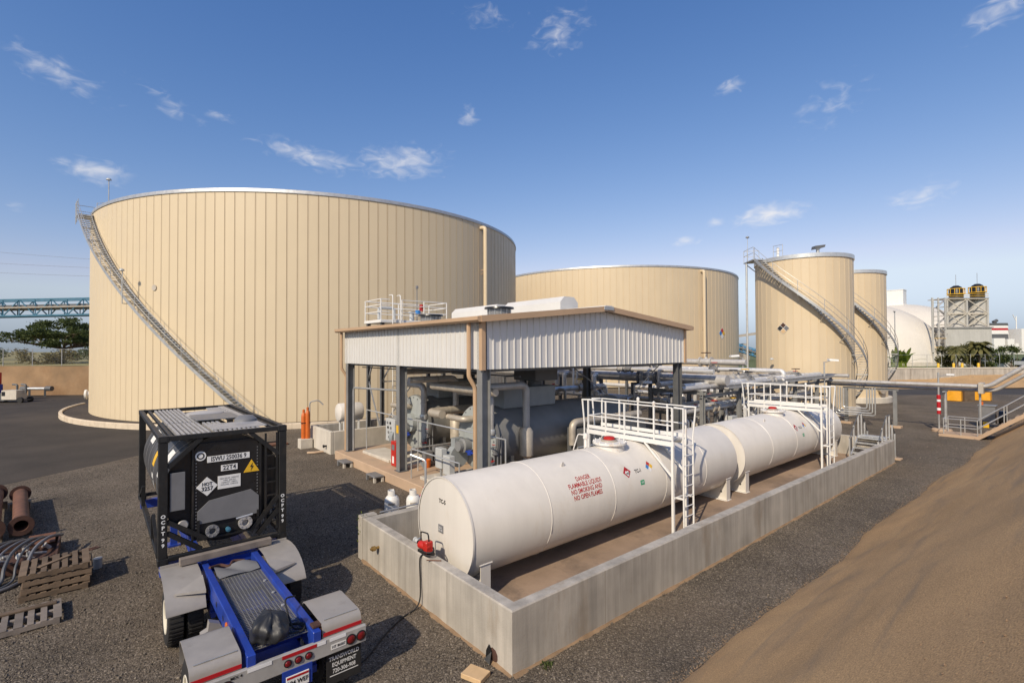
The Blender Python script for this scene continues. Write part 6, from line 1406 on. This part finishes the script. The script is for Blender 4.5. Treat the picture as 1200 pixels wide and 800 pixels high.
# silo tower
D = 115
t = thing('silo_tower', 'grey twin silo loading tower with yellow railed tops at far right', 'silo tower', CW(px(1130,D),D,2.5))
def tk(name, m, mm, par=None): return part(name, m, M[mm], par or t, world=True)
tk('loading_building', cbk(px(1107.5,D),D-.2,1.2,px(1161.5,D),D+8,10.05), 'tower'); tk('building_roof', cbk(px(1106.5,D),D-.5,10.05,px(1162.5,D),D+8.2,10.35), 'alu_dull')
for (p0, p1, zc) in ((1112,1131,17.2),(1137,1156,17.6)):
    xc = px((p0+p1)/2,D); r = px(p1,D)-xc; c = CW(xc*(D+2.2)/D,D+2.2,0)
    tk('silo', MB().lathe([(r,10.3),(r,16.6),(r*.9,16.8),(0,16.9)], (c[0],c[1],0), n=32), 'tower'); tk('silo_band', MB().lathe([(r+.03,13.2),(r+.12,13.3),(r+.03,13.4)], (c[0],c[1],0), n=32), 'alu_tan')
    tk('filter_drum', MB().lathe([(r*.72,zc-.6),(r*.72,zc+1.9),(r*.55,zc+2.6),(r*.25,zc+3.0),(0,zc+3.0)], (c[0],c[1],0), n=20), 'black_clean')
    rl = MB()
    for i in range(12):
        a = i*math.pi/6; q = (c[0]+(r*.86)*math.cos(a), c[1]+(r*.86)*math.sin(a)); rl.beam((q[0],q[1],zc+.9),(q[0],q[1],zc+2.3), .09, .09)
    ring = [(c[0]+r*.86*math.cos(a), c[1]+r*.86*math.sin(a), 0) for a in np.linspace(0,2*math.pi,17)]
    for h in (.95,2.2): rl.tube([(q[0],q[1],zc+h) for q in ring], .08, 5)
    tk('yellow_railing', rl, 'yellow'); tk('mast', MB().cyl((c[0],c[1],zc+3.0),(c[0],c[1],zc+5.6), .05, n=5), 'galv')
for p0 in (1110.5,1133.5,1158):
    for dd in (.1,5.0): tk('column', cbk(px(p0,D+dd)-.18,D+dd-.18,10.3,px(p0,D+dd)+.18,D+dd+.18,17.0), 'tower')
for (a_, b_) in ((1110.5,1133.5),(1133.5,1158)):
    for (z0, z1) in ((10.4,13.4),(13.5,16.8)):
        tk('x_brace', MB().beam(CW(px(a_,D),D+.0,z0), CW(px(b_,D),D+.0,z1), .16, .16), 'conc_pale'); tk('x_brace', MB().beam(CW(px(a_,D),D-.1,z1), CW(px(b_,D),D-.1,z0), .16, .16), 'conc_pale')
    for z in (13.45,16.9): tk('beam', MB().beam(CW(px(a_,D),D+.05,z), CW(px(b_,D),D+.05,z), .25, .3), 'conc_pale')
tk('top_deck', cbk(px(1109,D),D-.2,16.95,px(1159.5,D),D+5,17.1), 'alu_tan')
for z in (17.5,18.0): tk('deck_rail', MB().tube([CW(px(1109.5,D),D-.1,z),CW(px(1159,D),D-.1,z)], .06, 5), 'yellow')
st = tk('stair_tower', cbk(px(1093.5,D-1.5)-.15,D-1.6,1.2,px(1093.5,D-1.5)+.15,D-1.3,17.0), 'tower')
for p0, dd in ((1109,-1.5),(1094.5,2.4),(1109,2.4),(1101,-1.5)): tk('post', cbk(px(p0,D+dd)-.12,D+dd,1.2,px(p0,D+dd)+.12,D+dd+.3,17.0), 'tower', st)
for i in range(6):
    z = 4.6+2.05*i; tk('landing', cbk(px(1095,D+2.4),D-1.45,z,px(1109,D-1.5),D+2.4,z+.12), 'alu_tan', st)
    tk('flight', MB().beam(CW(px(1096,D),D-.5,z) if i % 2 else CW(px(1107.5,D),D-.5,z), CW(px(1107.5,D),D-.5,z+2.05) if i % 2 else CW(px(1096,D),D-.5,z+2.05), .5, .16), 'alu_dull', st)
    tk('landing_rail', MB().tube([CW(px(1093.5,D-1.5),D-1.5,z+1.0),CW(px(1109,D-1.5),D-1.5,z+1.0)], .05, 5), 'yellow' if i < 2 else 'galv_light', st)
for (a_, b_) in (((1094,1.2),(1101,6.0)),((1109,1.2),(1101,6.0))): tk('leg_brace', MB().beam(CW(px(a_[0],D),D-1.7,a_[1]), CW(px(b_[0],D),D-1.7,b_[1]), .28, .28), 'tower', st)
# ship beyond
D = 320
t = thing('ship', 'white ship with a dark funnel banded white and red behind the palms', 'ship', CW(px(1185,D),D,0))
def zs(y): return zz(y, D)
tk('superstructure', cbk(px(1160,D),D,0,px(1225,D),D+20,zs(412)), 'white_clean'); tk('bridge_deck', cbk(px(1163,D),D-1,zs(412),px(1176,D),D+15,zs(396)), 'white_clean'); tk('bridge_deck', cbk(px(1179,D),D-1,zs(412),px(1187,D),D+15,zs(397)), 'white_clean'); tk('deck_house', cbk(px(1188,D),D-1,zs(412),px(1192,D),D+10,zs(402)), 'white_clean'); tk('deck_house', cbk(px(1195.5,D),D-1,zs(412),px(1215,D),D+14,zs(385)), 'white_clean')
def fun(y0, y1, mm, name='funnel_band'):
    a, b = zs(y0), zs(y1); tk(name, MB().add([CW(px(1163.5,D),D+2,a),CW(px(1186,D),D+2,a),CW(px(1186,D),D+12,a),CW(px(1163.5,D),D+12,a),CW(px(1163.5,D)+.2,D+2,b),CW(px(1185,D),D+2,b),CW(px(1185,D),D+12,b),CW(px(1163.5,D)+.2,D+12,b)], [(0,3,2,1),(4,5,6,7),(0,1,5,4),(1,2,6,5),(2,3,7,6),(3,0,4,7)]), mm)
fun(401,391,'steel_dark','funnel'); fun(391,386.5,'white_clean'); fun(386.5,384,'red_tape'); fun(384,381,'white_clean'); fun(381,378,'steel_dark','funnel')
for p0 in (1166,1177): tk('exhaust_pipe', MB().tube([CW(px(p0,D),D+6,zs(378)),CW(px(p0-1,D),D+6,zs(376)),CW(px(p0+2.5,D),D+6,zs(374.5))], 1.0, 8), 'steel_dark')
tk('mast', MB().cyl(CW(px(1197,D),D+3,zs(385)), CW(px(1197,D),D+3,zs(370)), .3, n=6).beam(CW(px(1197,D),D+3,zs(376)), CW(px(1193,D),D+3,zs(368)), .3, .3), 'white_clean')
# vegetation builders
def leaf_cloud(m, c, r, n, size, flat=.6, seed=None):
    rd = random
    for _ in range(n):
        while True:
            q = V(rd.uniform(-1,1), rd.uniform(-1,1), rd.uniform(-1,1))
            if q.length < 1: break
        q = q * (.55 + .45*rd.random()); p = V(*c) + V(q.x*r, q.y*r, q.z*r*flat)
        a = V(rd.uniform(-1,1), rd.uniform(-1,1), rd.uniform(-.6,.6)).normalized(); b = a.orthogonal().normalized(); b = (b*math.cos(rd.uniform(0,3.1)) + a.cross(b)*math.sin(rd.uniform(0,3.1)))
        s = size*rd.uniform(.6,1.3); m.add([p, p+a*s*.5+b*s*.25, p+a*s, p+a*s*.5-b*s*.25], [(0,1,2,3)])
def limb(m, p, q, r0, r1, bend=.12, n=5):
    p = Vector(p); q = Vector(q); d = q-p; o = V(random.uniform(-1,1),random.uniform(-1,1),random.uniform(-.3,.6))*d.length*bend
    pts = [p.lerp(q, i/n) + o*math.sin(math.pi*i/n) for i in range(n+1)]; m.tube(pts, [r0+(r1-r0)*i/n for i in range(n+1)], 7)
random.seed(21)
t = thing('spreading_tree', 'wide dark green spreading tree behind the fence at left', 'tree', CW(-78,85,3.6))
b0 = Vector(CW(-77.5,85,3.4)); tm = MB(); cm = MB(); limb(tm, b0, b0+V(.3,.2,2.6), .4, .28)
fork = b0+V(.3,.2,2.6)
for i in range(13):
    a = i*2*math.pi/13 + random.uniform(-.2,.2); L_ = random.uniform(5.0,11.5); hgt = random.uniform(.2,4.6)*(1.15-.045*L_)
    tip = fork + V(math.cos(a)*L_, math.sin(a)*L_, hgt); limb(tm, fork, tip, .16, .03, .12)
    for j in range(9):
        f = random.uniform(.35,1.05); c = fork.lerp(tip, f) + V(random.uniform(-1.3,1.3), random.uniform(-1.3,1.3), random.uniform(.0,1.1)+1.4*(1-f)); leaf_cloud(cm, c, random.uniform(1.0,1.9), 120, .38, .36)
        limb(tm, fork.lerp(tip, f*.9), c, .04, .012, .1, 3)
for j in range(26):
    a = random.uniform(0,6.28); r = random.uniform(0,6.5); c = fork + V(math.cos(a)*r, math.sin(a)*r, 3.9+random.uniform(0,1.3)-.045*r*r*.8); leaf_cloud(cm, c, random.uniform(1.0,1.9), 130, .38, .4)
part('trunk', tm, M['bark'], t, world=True); part('crown', cm, M['leaf_dark'], t, world=True)
SH = ((-99,76,2.2,'leaf_dry','low dry bush behind the fence at the left edge'),(-87,80,2.3,'leaf_dark','dark low bush under the left side of the spreading tree'),(-74,78,2.0,'leaf_dry','low dry bush under the middle of the spreading tree'),(-66,80,2.4,'leaf_dark','dark low bush under the right side of the spreading tree'))
for (x, d, h, mm, lb) in SH:
    t = thing('shrub', lb, 'shrub', CW(x,d,3.6), group='bushes behind the fence'); m = MB(); sm = MB(); c0 = Vector(CW(x,d,3.5))
    for j in range(16): c = c0+V(random.uniform(-4.5,4.5)*.77+random.uniform(-1,1), -random.uniform(-4.5,4.5)*.0+random.uniform(-3.5,3.5), random.uniform(.3,h)); leaf_cloud(m, c, 1.3, 120, .4, .7); limb(sm, c0, c, .05, .015)
    part('foliage', m, M[mm], t, world=True); part('stem', sm, M['bark'], t, world=True)
def palm(p0, d, ztop, lb, mm='leaf_palm', n=34, fl=1.9):
    b = Vector(CW(px(p0,d),d,1.25)); t = thing('palm_tree', lb, 'palm', b, group='palms above the far wall'); top = V(b.x,b.y,ztop)
    part('trunk', MB().tube([b, b.lerp(top,.5)+V(.1,0,0), top], [.24,.2,.18], 9), M['bark'], t, world=True); m = MB()
    for i in range(n):
        a = i*2.4; el = random.uniform(-.7,1.2); L_ = fl*random.uniform(.75,1.1); dh = V(math.cos(a),math.sin(a),0); s = V(-math.sin(a),math.cos(a),0); P0 = top; prev = None
        for k in range(6):
            f = k/5; c = P0 + dh*L_*f*math.cos(el*.7) + V(0,0,L_*(f*math.sin(el)-.75*f*f)); w_ = .34*(math.sin(math.pi*(.12+.83*f)))*L_/1.9
            cur = (c-s*w_-V(0,0,w_*.5), c, c+s*w_-V(0,0,w_*.5))
            if prev: m.add([*prev, *cur], [(0,1,4,3),(1,2,5,4)])
            prev = cur
    part('frond', m, M[mm], t, world=True)
palm(1121, 92, 5.4, 'smaller fan palm left in front of the silo building', n=44); palm(1147, 92, 6.0, 'taller fan palm right in front of the silo building', n=54, fl=2.5)
for (p0, d, w_, h, mm, lb) in ((1116,94,2.0,3.0,'leaf_palm','bush at the foot of the smaller palm'),(1136,94,2.6,3.3,'leaf_palm','bush between the two palms'),(1153,94,2.4,3.2,'leaf_dark','bush at the foot of the taller palm'),(1185,96,3.4,3.2,'leaf_dark','dark bush right of the palms at the picture edge')):
    t = thing('shrub', lb, 'shrub', CW(px(p0,d),d,1.3), group='bushes above the far wall'); m = MB(); sm = MB(); c0 = Vector(CW(px(p0,d),d,1.3))
    for j in range(14): c = c0 + RT*random.uniform(-w_,w_) + FW*random.uniform(-1.5,1.5) + V(0,0,random.uniform(.6,h+1.1)); leaf_cloud(m, c, 1.0, 130, .42, .8); limb(sm, c0, c, .05, .015)
    part('foliage', m, M[mm], t, world=True); part('stem', sm, M['bark'], t, world=True)
t = thing('banana_plant', 'bright green banana plant growing beside the farther narrow tank', 'plant', CW(px(1055,76),76,2.5)); m = MB(); b = Vector(CW(px(1055,76),76,2.6)); sm = MB()
for i in range(30):
    a = random.uniform(0,6.28); L_ = random.uniform(1.7,3.3); el = random.uniform(.5,1.45); dh = V(math.cos(a),math.sin(a),0); s = V(-math.sin(a),math.cos(a),0); base = b + RT*random.uniform(-1.4,.9) + V(0,0,random.uniform(.1,.9)); prev = None
    for k in range(6):
        f = k/5; c = base + dh*L_*f*math.cos(el) + V(0,0,L_*(f*math.sin(el)*1.15-.35*f*f)); w_ = .3*math.sin(math.pi*(.1+.86*f)); cur = (c-s*w_, c-V(0,0,.03), c+s*w_)
        if prev: m.add([*prev,*cur], [(0,1,4,3),(1,2,5,4)])
        prev = cur
    limb(sm, V(base.x,base.y,2.4), base+V(0,0,.15), .09, .05, .05, 3)
part('leaves', m, M['leaf_bright'], t, world=True); part('stem', sm, M['leaf_bright'], t, world=True)
for k, p0 in enumerate((1099,1117,1127,1146)):
    c = CW(px(p0,90),90,1.3); solo('bollard', MB().lathe([(.2,0),(.2,1.3),(.14,1.4),(0,1.42)], c, n=12), M['yellow'], 'yellow bollard above the far wall, %s from the left' % ('first','second','third','fourth')[k], 'bollard', base=c, group='yellow bollards')
t = thing('chain_link_fence', 'thin grey fence posts along the grass above the far right wall', 'fence', CW(px(1110,74),74,2.56))
for p0 in range(1052,1215,17): part('post', MB().cyl(CW(px(p0,74),74,2.5), CW(px(p0,74),74,4.5), .025, n=6), M['galv'], t, world=True)
part('top_rail', MB().tube([CW(px(1045,74),74,4.45), CW(px(1225,74),74,4.45)], .015, 5), M['galv'], t, world=True)
c = CW(px(1049,77),77,2.2); t = thing('yard_lamp', 'tall thin lamp pole before the white dome', 'lamp post', c, group='yard lamps'); part('pole', MB().cyl((0,0,0),(0,0,9.0), .07, n=8), M['galv'], t); part('lamp_head', MB().box(-.5,-.1,8.9,.1,.1,9.02), M['mid_grey'], t)
t = thing('shed', 'low grey roofed shed among the bushes at far right', 'shed', CW(px(1168,98),98,2.5)); part('wall', cbk(px(1156,98),97,1.2,px(1180,98),101,3.3), M['decal_white'], t, world=True)
part('roof', MB().add([CW(px(1154.5,98),96.6,3.25),CW(px(1181.5,98),96.6,3.25),CW(px(1181.5,98),99,4.1),CW(px(1154.5,98),99,4.1),CW(px(1154.5,98),101.4,3.25),CW(px(1181.5,98),101.4,3.25)], [(0,1,2,3),(3,2,5,4),(0,3,4),(1,5,2),(0,4,5,1)]), M['alu_dull'], t, world=True)
t = thing('parked_car', 'dark car parked on the terrace at the right picture edge', 'car', CW(px(1197,70),70.2,1.5)); c = Vector(CW(px(1211,73.6),73.6,2.6))
def carbox(x0, z0, x1, z1, w_, tp_=0.): 
    m = MB(); vs = []
    for s in (-1,1):
        for (x, z) in ((x0,z0),(x1,z0),(x1-tp_,z1),(x0+tp_,z1)): vs.append(c + RT*x + FW*s*w_ + V(0,0,z))
    return m.add(vs, [(0,1,2,3),(7,6,5,4),(0,4,5,1),(1,5,6,2),(2,6,7,3),(3,7,4,0)])
part('body', carbox(-2.1,.3,2.1,.85,.85,.1), M['cab'], t, world=True); part('cabin', carbox(-1.2,.86,1.3,1.45,.75,.4), M['black_clean'], t, world=True)
for x in (-1.35,1.35):
    for s in (-.9,.7): part('wheel', MB().cyl(c+RT*x+FW*s+V(0,0,.32), c+RT*x+FW*(s+.2)+V(0,0,.32), .32, n=16), M['rubber'], t, world=True)
# ------------------------------------------------------------------ gap between the wide and the narrow tank
def truss(name, label, p, q, h, w_, mm, nb, cat='conveyor'):
    p = Vector(p); q = Vector(q); d = (q-p); n_ = V(-d.y,d.x,0).normalized()*w_/2; t = thing(name, label, cat, p)
    for s in (-1,1):
        for z in (0,h): part('chord', MB().beam(p+n_*s+V(0,0,z), q+n_*s+V(0,0,z), h*.09, h*.09), M[mm], t, world=True)
        for i in range(nb):
            a = p.lerp(q,i/nb)+n_*s; b = p.lerp(q,(i+1)/nb)+n_*s
            part('web_bar', MB().beam(a, a+V(0,0,h), h*.05, h*.05).beam(a+V(0,0,h if i % 2 else 0), b+V(0,0,0 if i % 2 else h), h*.05, h*.05), M[mm], t, world=True)
    part('belt', MB().beam(p+V(0,0,h*.45), q+V(0,0,h*.45), w_*.8, h*.12), M['steel_dark'], t, world=True); part('cover', MB().beam(p+V(0,0,h*.6), q+V(0,0,h*.6), w_*.85, h*.16), M['steel_dark'], t, world=True)
    part('side_pipe', MB().tube([p-n_*1.1+V(0,0,h*.5), q-n_*1.1+V(0,0,h*.5)], h*.05, 6), M['alu_tan'], t, world=True)
    return t
t = truss('conveyor_bridge', 'long blue conveyor truss high behind the trees at left', CW(-140,110,12.9), CW(-34,110,14.6), 3.55, 3.2, 'teal', 30)
for x in (-136,-40): 
    for s in (-3,3): part('trestle_leg', MB().beam(CW(x+s,110,4), CW(x+s*.3,110,13.3), .4, .4), M['teal'], t, world=True)
D = 170
t = truss('conveyor_bridge', 'bright blue conveyor slanting down between the wide and narrow tanks', CW(px(850,D),D,zz(405,D)), CW(px(900,D),D,zz(421,D)), 2.4, 2.2, 'truss_blue', 10)
solo('pipe_bridge', MB().beam(CW(px(845,D),D+10,zz(396,D)), CW(px(905,D),D+10,zz(388,D)), 1.2, .9), M['alu_tan'], 'thin tan overhead bridge in the gap between the wide and narrow tanks', 'bridge')
t = thing('process_plant', 'jumble of pale plant buildings seen in the gap left of the narrow tank', 'building', CW(px(875,D),D+15,0))
rr = random.Random(3)
for i in range(12):
    x = px(855+4*i,D); h = rr.uniform(3,8); part('block', cbk(x,D+12+rr.uniform(0,5),0,x+rr.uniform(1,2.4),D+20,h), M[rr.choice(['conc_pale','conc','alu_tan','rust','steel_col'])], t, world=True)
# overhead lines at left
PL = [(295,303),(308,313),(319,323)]
for k, (ya, yb) in enumerate(PL):
    d = 150; za = zz(ya,d,412); zb_ = zz(yb,d,411.6); x0, x1 = px(0,d), px(104,d); sl_ = (zb_-za)/(x1-x0)
    pts = [CW(x, d, za + sl_*(x-x0) + .0012*(x-x0)*(x-x1)*.3) for x in np.linspace(-215,-60,16)]
    solo('power_line', MB().tube(pts, .035, 4), M['steel_dark'], '%s overhead wire in the sky left of the largest tank' % ('uppermost','middle','lowest')[k], 'wire', group='overhead wires')
for x in (-216,-59): solo('utility_pole', MB().cyl(CW(x,150,0), CW(x,150,37), .3, .2, n=10).beam(CW(x-1.5,150,36), CW(x+1.5,150,36), .2, .2), M['bark'], 'wooden pole carrying the overhead wires, %s' % ('beyond the left picture edge' if x < -100 else 'behind the largest tank'), 'utility pole', group='wire poles')

# ------------------------------------------------------------------ loose gravel stones in the near yard (too many to count)
def stones(n):
    P = []
    while len(P) < n:
        k = n; d = 5.5 + 26*rng.random(k)**1.5; a = rng.uniform(-1.02, 1.02, k); x = d*np.sin(a)*1.2; y = d
        u = x*RT.x + y*FW.x; v = x*RT.y + y*FW.y
        ok = ~((u > BU0-.04) & (u < BU1+.04) & (v > BV0-.04) & (v < BV1+.3)) & ~((u > 9.2) & (u < 23.3) & (v > 12.8) & (v < 25.2)) & (v > 4.75 + .3*np.sin(u)) & (v < 31.0 + .77*u)
        P += list(zip(u[ok], v[ok]))
    P = np.array(P[:n]); s = np.clip(rng.lognormal(-4.4,.38,n), .006, .045)
    base = np.array([(1,0,0),(0,1,0),(-1,0,0),(0,-1,0),(0,0,1),(0,0,-1)], float); F = np.array([(0,1,4),(1,2,4),(2,3,4),(3,0,4),(1,0,5),(2,1,5),(3,2,5),(0,3,5)])
    ang = rng.uniform(0,6.28,n); jit = rng.uniform(.55,1.25,(n,6,1)); Vv = base[None]*jit; ca, sa = np.cos(ang)[:,None], np.sin(ang)[:,None]
    X = Vv[:,:,0]*ca - Vv[:,:,1]*sa; Y = Vv[:,:,0]*sa + Vv[:,:,1]*ca; Z = Vv[:,:,2]*.7 + rng.uniform(-.25,.25,(n,1))*X
    co = np.stack([X*s[:,None]+P[:,0:1], Y*s[:,None]+P[:,1:2], Z*s[:,None]+s[:,None]*.3], 2).reshape(-1,3)
    fa = (F[None] + (np.arange(n)*6)[:,None,None]).reshape(-1,3)
    me = bpy.data.meshes.new('gravel_stones'); me.vertices.add(len(co)); me.vertices.foreach_set('co', co.ravel()); me.loops.add(fa.size); me.loops.foreach_set('vertex_index', fa.ravel())
    me.polygons.add(len(fa)); me.polygons.foreach_set('loop_start', np.arange(len(fa))*3); me.polygons.foreach_set('loop_total', np.full(len(fa),3)); me.update(); me.validate()
    return me
def stone_mt():
    mt = bpy.data.materials.new('loose_gravel'); mt.use_nodes = True; N = mt.node_tree.nodes; L = mt.node_tree.links; g = N.new('ShaderNodeNewGeometry'); cr = N.new('ShaderNodeValToRGB'); e = cr.color_ramp.elements
    e[0].color = (.05,.042,.034,1); e[1].color = (.28,.235,.18,1); q = e.new(.5); q.color = (.115,.095,.073,1); q = e.new(.85); q.color = (.17,.143,.11,1)
    L.new(g.outputs['Random Per Island'], cr.inputs[0]); L.new(cr.outputs[0], N['Principled BSDF'].inputs['Base Color']); N['Principled BSDF'].inputs['Roughness'].default_value = .85; return mt
me = stones(70000); me.materials.append(stone_mt()); o = bpy.data.objects.new('gravel', me); COL.objects.link(o); props(o, 'loose grey gravel stones covering the yard', 'gravel', kind='stuff')

# clods and pebbles lying on the berm and spilling onto the gravel at its toe
def clods(n):
    x = 4 + 40*rng.random(n)**1.6; off = rng.normal(0, .13, n); far = rng.random(n) < .25; V_ = []; F_ = []
    for i in range(n):
        t0 = berm_toe(float(x[i])); y = t0 + off[i]*(.8 if off[i] > 0 else 1) if not far[i] else t0*(1 - rng.random()*.95)
        z = 0. if y > t0 else -.03 + (t0-y)/(t0+.2)*3.75 + .04 - .10*math.sin(math.pi*(t0-y)/(t0+.2)); r = float(np.clip(rng.lognormal(-4.75,.35), .005, .02)); b = len(V_); a = rng.uniform(0,6.28)
        for k, (dx, dy, dz) in enumerate(((1,0,0),(0,1,0),(-1,0,0),(0,-1,0),(0,0,.8),(0,0,-.8))):
            q = r*rng.uniform(.6,1.2); V_.append((x[i]+q*(dx*math.cos(a)-dy*math.sin(a)), y+q*(dx*math.sin(a)+dy*math.cos(a)), z+r*.25+q*dz))
        F_ += [(b,b+1,b+4),(b+1,b+2,b+4),(b+2,b+3,b+4),(b+3,b,b+4),(b+1,b,b+5),(b+2,b+1,b+5),(b+3,b+2,b+5),(b,b+3,b+5)]
    me = bpy.data.meshes.new('clods'); me.from_pydata(V_, [], F_); me.materials.append(M['dirtpile']); return me
o = bpy.data.objects.new('soil_clods', clods(5000)); COL.objects.link(o); props(o, 'small brown soil clods scattered on the berm and along its toe', 'soil', kind='stuff')
